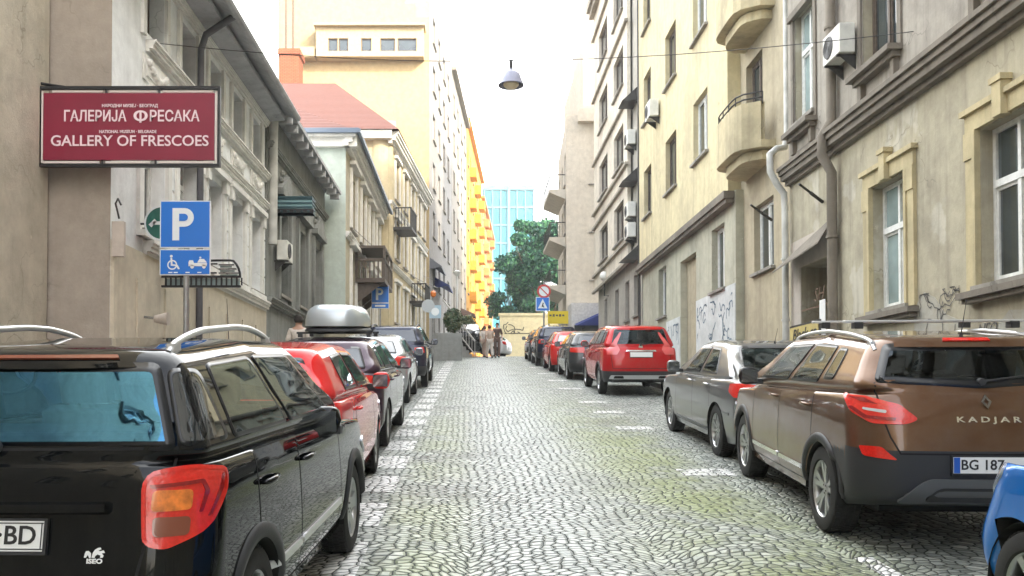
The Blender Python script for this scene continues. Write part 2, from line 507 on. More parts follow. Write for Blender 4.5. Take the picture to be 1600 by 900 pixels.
def text_mb(mb, s, size, M, extrude=.004, mi=0, align='CENTER', bold=0.0, width=None, shear=0.0, space=1.0):
    """adds lettering to an MB; M maps text plane (x right, y up, z out) to MB space"""
    cu = bpy.data.curves.new('lettering', 'FONT')
    cu.body = s; cu.size = size; cu.extrude = extrude; cu.align_x = align; cu.align_y = 'CENTER'
    cu.offset = bold; cu.shear = shear; cu.resolution_u = 3; cu.space_character = space
    ob = bpy.data.objects.new('lettering', cu)
    COL.objects.link(ob)
    dg = bpy.context.evaluated_depsgraph_get()
    dg.update()
    me = bpy.data.meshes.new_from_object(ob.evaluated_get(dg), depsgraph=dg)
    vs = [v.co.copy() for v in me.vertices]
    if width and vs:
        w = max(v.x for v in vs) - min(v.x for v in vs)
        k = width / max(w, 1e-6)
        for v in vs: v.x *= k
    mb.add([M @ v for v in vs], [tuple(p.vertices) for p in me.polygons], mi)
    bpy.data.objects.remove(ob); bpy.data.curves.remove(cu); bpy.data.meshes.remove(me)

def frame_matrix(o, x, y, z):
    m = Matrix.Identity(4)
    for i in range(3):
        m[i][0] = x[i]; m[i][1] = y[i]; m[i][2] = z[i]; m[i][3] = o[i]
    return m
# ---------------------------------------------------------------- cars
def interp(tab, y):
    xs = [t[0] for t in tab]; zs = [t[1] for t in tab]
    return float(np.interp(y, xs, zs))
def pchip(K, n_per):
    """K: (nk, ncol, 3) key positions; n_per: rows per interval -> (nrows, ncol, 3) monotone cubic"""
    K = np.asarray(K, float)
    nk = K.shape[0]
    d = np.linalg.norm(np.diff(K, axis=0), axis=2)
    d = np.maximum(d, 1e-4)
    h = d[:, :, None]
    dl = np.diff(K, axis=0) / h
    m = np.zeros_like(K)
    for i in range(1, nk - 1):
        a, b = dl[i - 1], dl[i]
        w1 = 2 * h[i] + h[i - 1]; w2 = h[i] + 2 * h[i - 1]
        same = (a * b) > 0
        with np.errstate(divide='ignore', invalid='ignore'):
            v = (w1 + w2) / (w1 / a + w2 / b)
        m[i] = np.where(same, v, 0)
    m[0] = dl[0]; m[-1] = dl[-1]
    rows = []
    for i in range(nk - 1):
        n = n_per[i]
        for k in range(n):
            t = k / n
            h00 = 2 * t**3 - 3 * t**2 + 1; h10 = t**3 - 2 * t**2 + t; h01 = -2 * t**3 + 3 * t**2; h11 = t**3 - t**2
            rows.append(h00 * K[i] + h10 * h[i] * m[i] + h01 * K[i + 1] + h11 * h[i] * m[i + 1])
    rows.append(K[-1])
    return np.array(rows)

class CarBody:
    def __init__(s, P):
        s.P = P
        L, W = P['L'], P['W']
        fine = P.get('fine', 1.0)
        nr, ns, nf = int(18 * fine), int(120 * fine), int(16 * fine)
        s.us = np.concatenate([np.linspace(0, .2, nr, endpoint=False), np.linspace(.2, .8, ns, endpoint=False), np.linspace(.8, 1, nf)])
        s.rc = P.get('rc', .22); s.fc = P.get('fc', .42)
        y0, y1 = s.rc, L - s.fc
        s.side_u = lambda y: .2 + .6 * (y - y0) / (y1 - y0)
        G = P['gh']        # greenhouse: base rear y / roof rear y / cowl y / roof front y
        uC = .2 if P['type'] != 'sedan' else s.side_u(P['yC'])
        uA = s.side_u(P['yA'])
        s.uC, s.uA = uC, uA
        zb = P['sill']
        rings = []
        def ring(hw, ry, fy, z, rc, fc, u0, u1, bow=.05, fbow=.12, plan=.06):
            out = []
            for u in s.us:
                if u < u0 or u0 == u == 0:
                    q = u / u0; out.append(s.corner(q, hw, rc, ry, +1, bow))
                elif u <= u1:
                    q = (u - u0) / (u1 - u0); out.append((hw, ry + rc + (fy - fc - ry - rc) * q))
                else:
                    q = (1 - u) / (1 - u1); x, y = s.corner(q, hw, fc, fy, -1, fbow); out.append((x, y))
            pts = []
            for x, y in out:
                t = 2 * y / L - 1
                k = 1 - plan * abs(t) ** 3
                pts.append((x * k, y, interp(z, y) if not callable(z) else z(x, y)))
            return np.array(pts)
        s.ring = ring
        rc, fc = s.rc, s.fc
        rb = P.get('rear', {})
        y_bump, y_mid = rb.get('bump', 0.0), rb.get('mid', .05)
        K = []
        K.append(ring(W - .07, .10 + rb.get('under', 0), L - .12, [(0, zb + rb.get('lift', .06)), (.7, zb), (L - .7, zb), (L, zb + .02)], rc, fc, .2, .8))
        K.append(ring(W - .012, y_bump + .01, L - .01, [(0, zb + .17), (L, zb + .17)], rc, fc, .2, .8))
        K.append(ring(W, y_bump, L, [(0, P['zbump']), (L * .5, P['zbump'] + .03), (L, .50)], rc, fc, .2, .8))
        K.append(ring(W - .008, y_mid, L - .05, [(0, P['zw']), (L * .5, P['zw'] - .02), (L - .5, .70), (L, .64)], rc, fc, .2, .8))
        belt = P['belt']
        K.append(ring(W - .035, P['yb_rear'], L - .16, belt, rc * .95, fc, .2, .8))
        # hood / shoulder mid ring
        c = P['cowl']     # (y, z)
        zmid = [(y, z + .02) for y, z in belt[:-2]] + [(c[0] - .2, c[1] - .06), (L - .55, belt[-1][1] + .085)]
        K.append(ring(W - .10, P['yb_rear'] + .02 if P['type'] != 'sedan' else P['yb_rear'] + .18, L - .42, zmid if P['type'] != 'sedan' else [(0, belt[0][1] + .035)] + [(y, z + .02) for y, z in belt[1:-2]] + [(c[0] - .2, c[1] - .06), (L - .55, belt[-1][1] + .085)], rc * .9, fc * .9, .2 if P['type'] != 'sedan' else (.2 + uC) / 2, (.8 + uA) / 2, fbow=.14, plan=.05))
        rg, fg = G['rc'], G['fc']
        inset = G.get('inset', .065)
        tbase = G['base']
        K.append(ring(W - inset, G['ry0'], c[0], tbase, rg, fg, uC, uA, bow=.05, fbow=.20, plan=.045))
        hr = G['hw']
        ry1, fy1 = G['ry1'], G['fy1']
        def lerp_ring(A, B, t, out):
            Q = A * (1 - t) + B * t
            Q = Q.copy(); Q[:, 0] += out * (A[:, 0] / (W)) ; return Q
        roof = G['roof']
        top = ring(hr, ry1, fy1, [(y, z - .055) for y, z in roof], rg * .9, fg * .9, uC, uA, bow=.05, fbow=.10, plan=.04)
        base = K[-1]
        K.append(lerp_ring(base, top, .5, .018))
        K.append(top)
        K.append(ring(hr - .07, ry1 + .05, fy1 - .07, [(y, z - .018) for y, z in roof], rg * .8, fg * .8, uC, uA, bow=.04, fbow=.08, plan=.04))
        K.append(ring(hr * .55, ry1 + .16, fy1 - .20, [(y, z - .003) for y, z in roof], rg * .5, fg * .5, uC, uA, bow=.02, fbow=.04, plan=.04))
        K.append(ring(.0001, ry1 + .30, fy1 - .36, roof, .05, .05, uC, uA, bow=0, fbow=0, plan=0))
        s.base, s.top = base, top
        npr = [3, 3, 3, 3, 3, 3, 6, 6, 3, 3, 2] if fine >= .8 else [2, 2, 2, 2, 2, 2, 4, 4, 2, 2, 1]
        if len(npr) < len(K) - 1: npr = npr + [2] * (len(K) - 1 - len(npr))
        Rw = pchip(K, npr)
        s.nlow = sum(npr[:4])          # rows up to belt
        # wheel arches: re-sample each column's lower part to start at the arch
        ar = P['arch']
        cols = Rw.shape[1]
        s.arch_of = [0] * cols
        for cidx in range(cols):
            y = Rw[s.nlow, cidx, 1]
            if not (.2 < s.us[cidx] < .8): 
                continue
            za = 0
            for yc in (P['yr'], P['yr'] + P['wb']):
                d = abs(y - yc)
                if d < ar:
                    za = max(za, P['wr'] + math.sqrt(ar * ar - d * d) * 1.0)
                    s.arch_of[cidx] = 1
            if za > 0:
                col = Rw[:s.nlow + 1, cidx].copy()
                zc = col[:, 2]
                t = np.linspace(0, 1, len(col)) * (zc[-1] - za) + za
                for j in range(3):
                    if j != 2:
                        Rw[:s.nlow + 1, cidx, j] = np.interp(t, zc, col[:, j])
                Rw[:s.nlow + 1, cidx, 2] = t
        s.rows = Rw
        nrow = Rw.shape[0]
        # full body by mirroring; columns 0..cols-1 right side (+x), then mirrored back
        V = []
        for r in range(nrow):
            ring_pts = [tuple(Rw[r, c_]) for c_ in range(cols)]
            ring_pts[0] = (0, ring_pts[0][1], ring_pts[0][2]); ring_pts[-1] = (0, ring_pts[-1][1], ring_pts[-1][2])
            mir = [(-x, y, z) for x, y, z in ring_pts[1:-1]][::-1]
            V += ring_pts + mir
        s.nc = 2 * cols - 2
        s.cols = cols; s.nrow = nrow
        F = []; info = []
        for r in range(nrow - 1):
            for c_ in range(s.nc):
                a = r * s.nc + c_; b = r * s.nc + (c_ + 1) % s.nc
                F.append((a, b, b + s.nc, a + s.nc)); info.append((r, c_ if c_ < cols - 1 else s.nc - 1 - c_, 1 if c_ < cols - 1 else -1))
        s.V = [Vector(v) for v in V]; s.F = F; s.info = info
        s.bvh = BVHTree.FromPolygons(s.V, F)
    def corner(s, q, hw, rc, y0, sg, bow):
        """q 0 centre .. 1 end of corner arc; returns x,y"""
        l1 = max(hw - rc, .0001); l2 = rc * 1.4
        t = q * (l1 + l2)
        if t <= l1: x, y = t, 0
        else:
            a = (t - l1) / l2 * math.pi / 2
            x, y = l1 + rc * math.sin(a), rc * (1 - math.cos(a))
        if hw > .01:
            y_b = bow * (x / hw) ** 2 * max(0, 1 - y / max(rc, .001))
        else: y_b = 0
        return x, y0 + sg * (y + y_b)
    # ---- projected patches
    def hit(s, p, d, side=0):
        h = s.bvh.ray_cast(p, d, 6)
        if h[0] is None:
            h = s.bvh.find_nearest(p + d * 2)
        n = h[1].copy()
        if n.dot(d) > 0: n = -n
        return h[0].copy(), n
    def proj(s, spec, uv):
        kind, sd = spec
        u, z = uv
        if kind == 'side': return Vector((2.0 * sd, u, z)), Vector((-sd, 0, 0))
        if kind == 'rear': return Vector((u, -2.0, z)), Vector((0, 1, 0))
        if kind == 'front': return Vector((u, s.P['L'] + 2.0, z)), Vector((0, -1, 0))
        if kind == 'rcorner':      # looks along (-1,1)/sqrt2 at rear corner; u measured along (1,1)/sqrt2
            k = 1 / math.sqrt(2)
            return Vector((sd * (u * k + 2 * k), u * k - 2 * k, z)), Vector((-sd * k, k, 0))
        if kind == 'fcorner':
            k = 1 / math.sqrt(2); L = s.P['L']
            return Vector((sd * (u * k + 2 * k), L - u * k + 2 * k, z)), Vector((-sd * k, -k, 0))
        if kind == 'top': return Vector((u, z, 4)), Vector((0, 0, -1))
    def patch(s, mb, poly, spec, off=.004, step=.04, back=.01, mi=0, rnd=.0, grow=None):
        poly = [Vector(p) for p in (round_poly(poly, rnd) if rnd else poly)]
        ol = []
        for i, p in enumerate(poly):
            q = poly[(i + 1) % len(poly)]
            n = max(1, int((q - p).length / step))
            ol += [p.lerp(q, k / n) for k in range(n)]
        minu = min(p[0] for p in ol); maxu = max(p[0] for p in ol); minv = min(p[1] for p in ol); maxv = max(p[1] for p in ol)
        pts = list(ol)
        nu = int((maxu - minu) / step); nv = int((maxv - minv) / step)
        for i in range(1, nu):
            for j in range(1, nv):
                q = Vector((minu + (maxu - minu) * (i + .13 * (j % 2)) / nu, minv + (maxv - minv) * j / nv))
                if inside(q, ol) and min((q - o).length for o in ol) > step * .45: pts.append(q)
        n0 = len(ol)
        r = delaunay_2d_cdt([Vector(p) for p in pts], [], [list(range(n0))], 1, 1e-6)
        vs2, fs = r[0], r[2]
        top = []; bot = []
        for p in vs2:
            o, d = s.proj(spec, p)
            h, n = s.hit(o, d)
            top.append(h + n * off); bot.append(h - n * back)
        flip = []
        for f in fs:
            a, b, c_ = [top[i] for i in f[:3]]
            nrm = (b - a).cross(c_ - a)
            _, d = s.proj(spec, vs2[f[0]])
            flip.append(tuple(f) if nrm.dot(d) < 0 else tuple(f)[::-1])
        mb.add(top, flip, mi)
        # rim skirt
        sk = []
        for i in range(n0):
            j = (i + 1) % n0
            sk.append((i, j, n0 + j, n0 + i))
        # first n0 output verts correspond to outline when no merging happened
        if len(vs2) >= n0:
            mb.add(top[:n0] + bot[:n0], sk, mi)
    def ribbon(s, mb, line, spec, w=.008, off=.0015, mi=0, closed=False, step=.03):
        pts = []
        L_ = [Vector(p) for p in line]
        rngs = range(len(L_) if closed else len(L_) - 1)
        for i in rngs:
            p, q = L_[i], L_[(i + 1) % len(L_)]
            n = max(1, int((q - p).length / step))
            pts += [p.lerp(q, k / n) for k in range(n)]
        if not closed: pts.append(L_[-1])
        P3 = []
        for p in pts:
            o, d = s.proj(spec, p); h, n = s.hit(o, d); P3.append((h, n))
        vs = []; m = len(P3)
        for i in range(m):
            a = P3[(i - 1) % m if closed else max(i - 1, 0)][0]; b = P3[(i + 1) % m if closed else min(i + 1, m - 1)][0]
            t = (b - a)
            if t.length < 1e-6: t = Vector((0, 0, 1))
            sd = t.normalized().cross(P3[i][1]).normalized() * w / 2
            vs += [P3[i][0] + P3[i][1] * off + sd, P3[i][0] + P3[i][1] * off - sd]
        fs = []
        for i in range(m if closed else m - 1):
            j = (i + 1) % m
            fs.append((2 * i, 2 * i + 1, 2 * j + 1, 2 * j))
        mb.add(vs, fs, mi)
    def ghp(s, f, v, sd=1):
        """point (y, z) on greenhouse side: f 0 rear .. 1 A-pillar, v 0 base .. 1 roof edge"""
        u = s.uC + (s.uA - s.uC) * f
        ys = [np.interp(u, s.us, s.base[:, i]) for i in (1, 2)]
        yt = [np.interp(u, s.us, s.top[:, i]) for i in (1, 2)]
        return (ys[0] + (yt[0] - ys[0]) * v, ys[1] + (yt[1] - ys[1]) * v)

def inside(p, poly):
    c = False; n = len(poly); j = n - 1
    for i in range(n):
        a, b = poly[i], poly[j]
        if (a[1] > p[1]) != (b[1] > p[1]) and p[0] < (b[0] - a[0]) * (p[1] - a[1]) / (b[1] - a[1]) + a[0]: c = not c
        j = i
    return c
def round_poly(poly, r, n=4):
    out = []
    m = len(poly)
    P = [Vector(p) for p in poly]
    for i in range(m):
        a, b, c = P[i - 1], P[i], P[(i + 1) % m]
        d1, d2 = (a - b), (c - b)
        rr = min(r, d1.length * .45, d2.length * .45)
        p1, p2 = b + d1.normalized() * rr, b + d2.normalized() * rr
        for k in range(n + 1):
            t = k / n
            out.append((p1 * (1 - t) ** 2 + b * 2 * t * (1 - t) + p2 * t * t))
    return out
def shrink(poly, w):
    P = [Vector(p) for p in poly]
    m = len(P)
    area = sum(P[i][0] * P[(i + 1) % m][1] - P[(i + 1) % m][0] * P[i][1] for i in range(m))
    sg = 1 if area > 0 else -1
    out = []
    for i in range(m):
        a, b, c = P[i - 1], P[i], P[(i + 1) % m]
        e1, e2 = (b - a), (c - b)
        if e1.length < 1e-7 or e2.length < 1e-7: out.append(b); continue
        e1.normalize(); e2.normalize()
        n1 = Vector((-e1.y, e1.x)) * sg; n2 = Vector((-e2.y, e2.x)) * sg
        n = (n1 + n2)
        if n.length < 1e-5: n = n1
        n = n.normalized(); k = w / max(.4, n.dot(n1))
        out.append(b + n * k)
    return out

WHEEL_CACHE = {}
def wheel_meshes(r, w, style):
    key = (round(r, 3), round(w, 3), style)
    if key in WHEEL_CACHE: return WHEEL_CACHE[key]
    rr = r * .66
    t = MB()
    prof = [(rr, -w * .42), (rr + .012, -w * .48), (r * .86, -w * .5), (r * .965, -w * .44), (r, -w * .33), (r, w * .33), (r * .965, w * .44), (r * .86, w * .5), (rr + .012, w * .48), (rr, w * .42)]
    t.lathe(prof, (0, 0, 0), 'x', 40, closed=True)
    for k in range(60):       # tread blocks on the crown
        a = 2 * math.pi * k / 60
        for q in (-.3, -.1, .1, .3):
            aa = a + (0.04 if q in (-.1, .3) else 0)
            M = Euler((aa, 0, 0)).to_matrix()
            t.box(M @ Vector((q * w, r + .001, 0)), (w * .17, .007, r * .075), M)
    to = t.build('tyre', M_TYRE, None, smooth='angle')
    m = MB()
    m.lathe([(rr, -w * .40), (rr * .96, -w * .38), (rr * .93, w * .1), (rr * .93, w * .30), (rr * .97, w * .40), (rr * 1.0, w * .43), (rr * 1.03, w * .42), (rr * 1.02, w * .36)], (0, 0, 0), 'x', 40)
    m.lathe([(.0, w * .34), (.05, w * .34), (.062, w * .30), (.07, w * .1)], (0, 0, 0), 'x', 24)
    ns = {'five': 5, 'twin': 5, 'ten': 10, 'seven': 7, 'cover': 9}[style]
    for k in range(ns):
        a0 = 2 * math.pi * k / ns
        offs = (-.17, .17) if style == 'twin' else (0,)
        wd = {'five': .052, 'twin': .022, 'ten': .017, 'seven': .03, 'cover': .035}[style]
        for da in offs:
            vs = []
            for (rad, dep, wk, da2) in ((.045, .32, 1.1, da * .6), (rr * .5, .36, .8, da), (rr * .95, .40, 1.15, da * 1.2)):
                a = a0 + da2
                c, sn = math.cos(a), math.sin(a)
                for sgn in (-1, 1):
                    for dd in (0, -.16):
                        vs.append((w * (dep + dd), rad * c - sgn * wd * wk * sn, rad * sn + sgn * wd * wk * c))
            fs = []
            for i in range(2):
                o = i * 4
                fs += [(o, o + 4, o + 6, o + 2), (o + 1, o + 3, o + 7, o + 5), (o, o + 1, o + 5, o + 4), (o + 2, o + 6, o + 7, o + 3)]
            m.add(vs, fs)
    for k in range(5):
        a = 2 * math.pi * (k + .5) / 5
        m.lathe([(.0, w * .35), (.009, w * .35), (.009, w * .28)], (0, .035 * math.cos(a), .035 * math.sin(a)), 'x', 6, 1)
    # brake disc behind
    m.lathe([(.0, -w * .05), (rr * .62, -w * .05), (rr * .62, -w * .12), (rr * .93, -w * .2)], (0, 0, 0), 'x', 32, 1)
    ro = m.build('rim', [M_ALLOY, M_UNDER], None, smooth='angle')
    res = (to.data, ro.data)
    bpy.data.objects.remove(to); bpy.data.objects.remove(ro)
    WHEEL_CACHE[key] = res
    return res

def make_car(P, name, loc, yaw, label, cat='car', group=None):
    """P: shape parameters; loc: rear centre on the road (x, y)"""
    x, y = loc
    root = thing(name, (x, y, gz(y)), label, cat, group, (math.atan(P.get('slope', SLOPE)), 0, R(yaw)))
    B = CarBody(P)
    W, L, H = P['W'], P['L'], P['H']
    near = P.get('near', False)
    body_m, low_m = P['paint'], P.get('low', P['paint'])
    # ------- window polygons
    wins = []     # (name, poly, spec)
    v0, v1 = P.get('wv', (.10, .90))
    for (f0, f1, *rest) in P['side_win']:
        a0, a1 = (rest + [v0, v1])[:2] if rest else (v0, v1)
        poly = [B.ghp(f0, a0), B.ghp(f1, a0), B.ghp(f1, a1), B.ghp(f0, a1)]
        for sd in (1, -1): wins.append(('side_window', poly, ('side', sd)))
    wins.append(('rear_window', P['rear_win'], ('rear', 1)))
    for poly in P.get('corner_win', []):
        for sd in (1, -1): wins.append(('side_window', poly, ('rcorner', sd)))
    zt = float(np.max(B.top[-3:, 2])) ; zb_ = float(B.base[-1, 2]); hb, ht = float(W - .17), float(P['gh']['hw'] - .05)
    wins.append(('windscreen', [(-hb, zb_ + .05), (hb, zb_ + .05), (ht, zt - .035), (-ht, zt - .035)], ('front', 1)))
    # ------- which faces belong to which mesh
    keyed = {}
    doors = P.get('doors', [])
    cutp = [(nm, shrink(round_poly(p, .04), .014), sp) for nm, p, sp in wins]
    for fi, f in enumerate(B.F):
        vs = [B.V[i] for i in f]
        c = sum(vs, Vector()) / 4
        r, ci, sd = B.info[fi]
        if near:
            cut = False
            if r > B.nlow:
                nrm = (vs[2] - vs[0]).cross(vs[3] - vs[1])
                if nrm.length > 0: nrm.normalize()
                for nm, p, sp in cutp:
                    if sp[0] == 'side' and c.x * sp[1] > 0 and abs(nrm.x) > .45 and inside((c.y, c.z), p): cut = True
                    elif sp[0] == 'rear' and abs(nrm.y) > .25 and c.y < L * .35 and inside((c.x, c.z), p) and ci < B.cols: cut = abs(nrm.x) < .8
                    elif sp[0] == 'front' and abs(nrm.y) > .2 and c.y > L * .45 and inside((c.x, c.z), p): cut = abs(nrm.x) < .8
                    if cut: break
            if cut: continue
        key = 'body'
        if P.get('bumper_z') and r <= B.nlow:
            if c.z < P['bumper_z'] and (c.y < P.get('bumper_y', .5)): key = 'rear_bumper'
            elif c.z < P.get('fbumper_z', P['bumper_z']) and c.y > L - .6: key = 'front_bumper'
        if r < B.nlow and key == 'body':
            for k, (ya, yb) in enumerate(doors):
                if ya <= c.y < yb and abs(c.x) > W * .75 and c.z > P.get('sillz', P['sill'] + .07) : key = ('door', k, sd)
        keyed.setdefault(key, []).append(f)
    def sub(faces, mat, nm, parent, mats=None, extra=None):
        used = {}; vs = []; fs = []
        for f in faces:
            g = []
            for i in f:
                if i not in used: used[i] = len(vs); vs.append(B.V[i])
                g.append(used[i])
            fs.append(tuple(g))
        mb = MB(); mb.add(vs, fs, 0)
        if extra: extra(mb)
        return mb.build(nm, mats or [mat], parent, smooth=True)
    seams = P.get('seams', [])
    def body_extra(mb):
        for line, spec in seams:
            B.ribbon(mb, line, spec, P.get('seamw', .012), .0015, 1)
        # inner return of the lower edge and arch lips
        nc = B.nc
        vs = []; fs = []
        for c_ in range(nc):
            p = B.V[c_]
            q = B.V[c_].copy()
            q.x *= .82 if abs(q.x) > .3 else 1
            q.y = q.y + (.1 if q.y < .4 else -.1 if q.y > L - .5 else 0)
            vs += [p, q]
        for c_ in range(nc):
            a, b = 2 * c_, 2 * ((c_ + 1) % nc)
            fs.append((a, a + 1, b + 1, b))
        mb.add(vs, fs, 2)
    sub(keyed['body'], body_m, 'body', root, [body_m, M_UNDER, M_UNDER], body_extra)
    if 'rear_bumper' in keyed: sub(keyed['rear_bumper'], low_m, 'bumper', root)
    if 'front_bumper' in keyed: sub(keyed['front_bumper'], P.get('flow', low_m), 'bumper', root)
    door_obs = {}
    for k in keyed:
        if isinstance(k, tuple):
            ya, yb = doors[k[1]]
            def ex(mb, k=k, ya=ya, yb=yb):
                zt_ = interp(P['belt'], (ya + yb) / 2) + .0
                for yy in (ya, yb):
                    za = 0
                    for yc in (P['yr'], P['yr'] + P['wb']):
                        d = abs(yy - yc)
                        if d < P['arch'] + .02: za = P['wr'] + math.sqrt(max(0, (P['arch'] + .02) ** 2 - d * d))
                    B.ribbon(mb, [(yy, max(P['sill'] + .08, za)), (yy, interp(P['belt'], yy) + .02)], ('side', k[2]), .010, .0015, 1)
                B.ribbon(mb, [(ya, P['sill'] + .08), (yb, P['sill'] + .08)], ('side', k[2]), .010, .0015, 1)
                if near and P.get('strip'):
                    B.patch(mb, [(ya + .02, P['strip'] - .02), (yb - .02, P['strip'] - .02), (yb - .02, P['strip'] + .02), (ya + .02, P['strip'] + .02)], ('side', k[2]), .012, .08, .005, 2)
            d = sub(keyed[k], body_m, 'door', root, [body_m, M_UNDER, P.get('stripm', M_SILVERRAIL)], ex)
            door_obs[k] = d
            # handle
            hy = ya + .14
            hz = P.get('handle', P['zw'] + .04)
            o, dd = B.proj(('side', k[2]), (hy, hz)); h, n = B.hit(o, dd)
            hm = MB()
            hm.tube([h + n * .0 + Vector((0, -.10, 0)), h + n * .03 + Vector((0, -.085, 0)), h + n * .036, h + n * .03 + Vector((0, .085, 0)), h + n * .0 + Vector((0, .10, 0))], [.010, .013, .015, .013, .010], 8)
            hm.build('handle', P.get('handlem', body_m), d, smooth=True)
    # trims over the wheel arches
    if P.get('archtrim'):
        for sd in (1, -1):
            for yc in (P['yr'], P['yr'] + P['wb']):
                at = MB()
                vs = []; prev = None; n = 26
                for k in range(n + 1):
                    a = math.pi * k / n
                    row = []
                    for (rad, off) in ((P['arch'] - .012, -.02), (P['arch'] - .012, .012), (P['arch'] + .02, .018), (P['arch'] + .055, .012), (P['arch'] + .062, -.006)):
                        yy, zz = yc - rad * math.cos(a), P['wr'] + rad * math.sin(a)
                        o, d = B.proj(('side', sd), (yy, max(zz, P['sill'] + .01))); h = B.bvh.ray_cast(o, d, 2.0)
                        xx = h[0].x if (h[0] is not None and abs(h[0].x) > W * .90) else None
                        row.append((xx, yy, zz, off))
                    good = [q[0] for q in row if q[0] is not None]
                    xr = good[0] if good else (prev if prev is not None else sd * (W - .02))
                    prev = xr
                    for (xx, yy, zz, off) in row:
                        xb = xr if xx is None else xx
                        vs.append((xb + sd * off, yy, zz))
                fs = []
                for k in range(n):
                    for q in range(4):
                        a = k * 5 + q
                        fs.append((a, a + 1, a + 6, a + 5))
                at.add(vs, fs)
                at.build('arch_trim', P.get('trimm', M_PLASTIC), root, smooth=True)
    # ------- glass
    glass = P.get('glass', G_DARK) if near else G_DARK
    for nm, poly, sp in wins:
        if sp[0] == 'rcorner': glass = G_DARK
        else: glass = P.get('glass', G_DARK) if near else G_DARK
        mb = MB()
        rp = round_poly(poly, .045)
        fw = P.get('frit', {}).get(nm, .028)
        ins = shrink(rp, fw)
        B.patch(mb, [tuple(p) for p in ins], sp, .0035, .05 if near else .09, .0, 0)
        # border (frit / rubber)
        n = len(rp); vs = []; fs = []
        for p, q in zip(rp, ins):
            for w_, of in ((p, .0065), (q, .0045)):
                o, d = B.proj(sp, w_); h, nn = B.hit(o, d); vs.append(h + nn * of)
        for p in rp:
            o, d = B.proj(sp, p); h, nn = B.hit(o, d); vs.append(h - nn * .004)
        for i in range(n):
            j = (i + 1) % n
            fs.append((2 * i, 2 * i + 1, 2 * j + 1, 2 * j)); fs.append((2 * n + i, 2 * i, 2 * j, 2 * n + j))
        mb.add(vs, fs, 1)
        g = P.get('rglass', glass) if nm == 'rear_window' and near else glass
        mb.build(nm, [g, M_GLOSSBLACK], root, smooth=True)
    # ------- wheels
    tw = P.get('tw', .21)
    tm, rm = wheel_meshes(P['wr'], tw, P.get('rim', 'five'))
    for yc in (P['yr'], P['yr'] + P['wb']):
        for sd in (1, -1):
            xo = sd * (W - tw * .5 - .025)
            w = bpy.data.objects.new('wheel', None); COL.objects.link(w); w.parent = root
            w.empty_display_size = .1
            w.location = (xo, yc, P['wr']); w.rotation_euler = (random.uniform(0, 6), 0, 0 if sd > 0 else math.pi)
            for nm2, me in (('tyre', tm), ('rim', rm)):
                o = bpy.data.objects.new(nm2, me); COL.objects.link(o); o.parent = w
    # ------- underbody / wheel housings
    ub = MB()
    zlo = P['sill'] + .02
    ub.box2((-W + .26, .25, zlo), (W - .26, L - .35, zlo + .04))
    for yc in (P['yr'], P['yr'] + P['wb']):
        for sd in (1, -1):
            prof = []
            n = 14; vs = []
            for k in range(n + 1):
                a = math.pi * k / n
                yy, zz = yc - P['arch'] * math.cos(a), P['wr'] + P['arch'] * math.sin(a)
                if k in (0, n): zz = zlo
                vs += [(sd * (W - .03), yy, zz), (sd * (W - .30), yy, zz)]
            ub.add(vs, [(2 * k, 2 * k + 1, 2 * k + 3, 2 * k + 2) for k in range(n)])
            ub.add([(sd * (W - .30), v[1], v[2]) for v in vs[::2]], [tuple(range(n + 1))])
    for sd in (1, -1):
        ub.box2((sd * (W - .30), P['yr'] + P['arch'] + .0, zlo), (sd * (W - .09), P['yr'] + P['wb'] - P['arch'], zlo + .05))
    ub.build('underbody', M_UNDER, root)
    # ------- interior
    if near:
        zs = P['zw'] - .28
        it = MB()
        it.box2((-W + .12, .35, zs - .12), (W - .12, P['cowl'][0] - .1, zs - .06))
        it.box2((-W + .16, P['cowl'][0] - .48, zs + .12), (W - .16, P['cowl'][0] - .02, P['cowl'][1] - .05))
        it.build('dashboard', M_SEAT, root, bevel=.03)
        def seat(xc, yc, w, hgt, bench=False):
            m = MB(); ks = min(1, (H - .19 - zs) / .89)
            m.box((xc, yc + .25, zs + .05), (w, .5, .16))
            m.box((xc, yc - .03, zs + .36 * ks), (w, .14, .62 * ks), (R(12), 0, 0))
            for q in ((-.42, .42) if bench else (0,)):
                m.box((xc + q, yc - .10, zs + .80 * ks), (.27, .10, .18), (R(12), 0, 0))
                m.box((xc + q, yc - .08, zs + .69 * ks), (.10, .03, .12), (R(12), 0, 0))
            m.build('seat', M_SEAT, root, bevel=.04)
        ys = P['yr'] + P['wb'] * .42
        seat(-.36, ys, .48, .7); seat(.36, ys, .48, .7)
        seat(0, P['yr'] + (.42 if P['type'] == 'sedan' else .06), W * 1.45, .7, True)
        st = MB()
        a = R(25)
        c = Vector((-.36, P['cowl'][0] - .62, P['cowl'][1] - .03))
        st.tube([c + Vector((.185 * math.cos(t), -.185 * math.sin(t) * math.sin(a) * -1 * .4, .185 * math.sin(t) * math.cos(a))) for t in [2 * math.pi * k / 24 for k in range(25)]], .014, 8)
        st.box(c, (.34, .03, .05)); st.box(c - Vector((0, 0, .08)), (.05, .03, .15))
        st.build('steering_wheel', M_SEAT, root, smooth='angle')
    # ------- lamps
    for nm, poly, spec, mats, opt in P['lamps']:
        for sd in (1, -1):
            mb = MB()
            B.patch(mb, poly, (spec, sd), opt.get('off', .012), opt.get('step', .04), .01, 0, opt.get('rnd', .03))
            for q in opt.get('inner', []):
                B.patch(mb, q[0], (spec, sd), opt.get('off', .012) + .004, .03, .004, q[1], q[2] if len(q) > 2 else .02)
            if opt.get('rim'):
                rp = round_poly(poly, opt.get('rnd', .03))
                B.ribbon(mb, [tuple(p) for p in rp], (spec, sd), opt['rim'], opt.get('off', .012) + .003, opt.get('rimmi', 0), True)
            mb.build(nm, mats, root, smooth='angle')
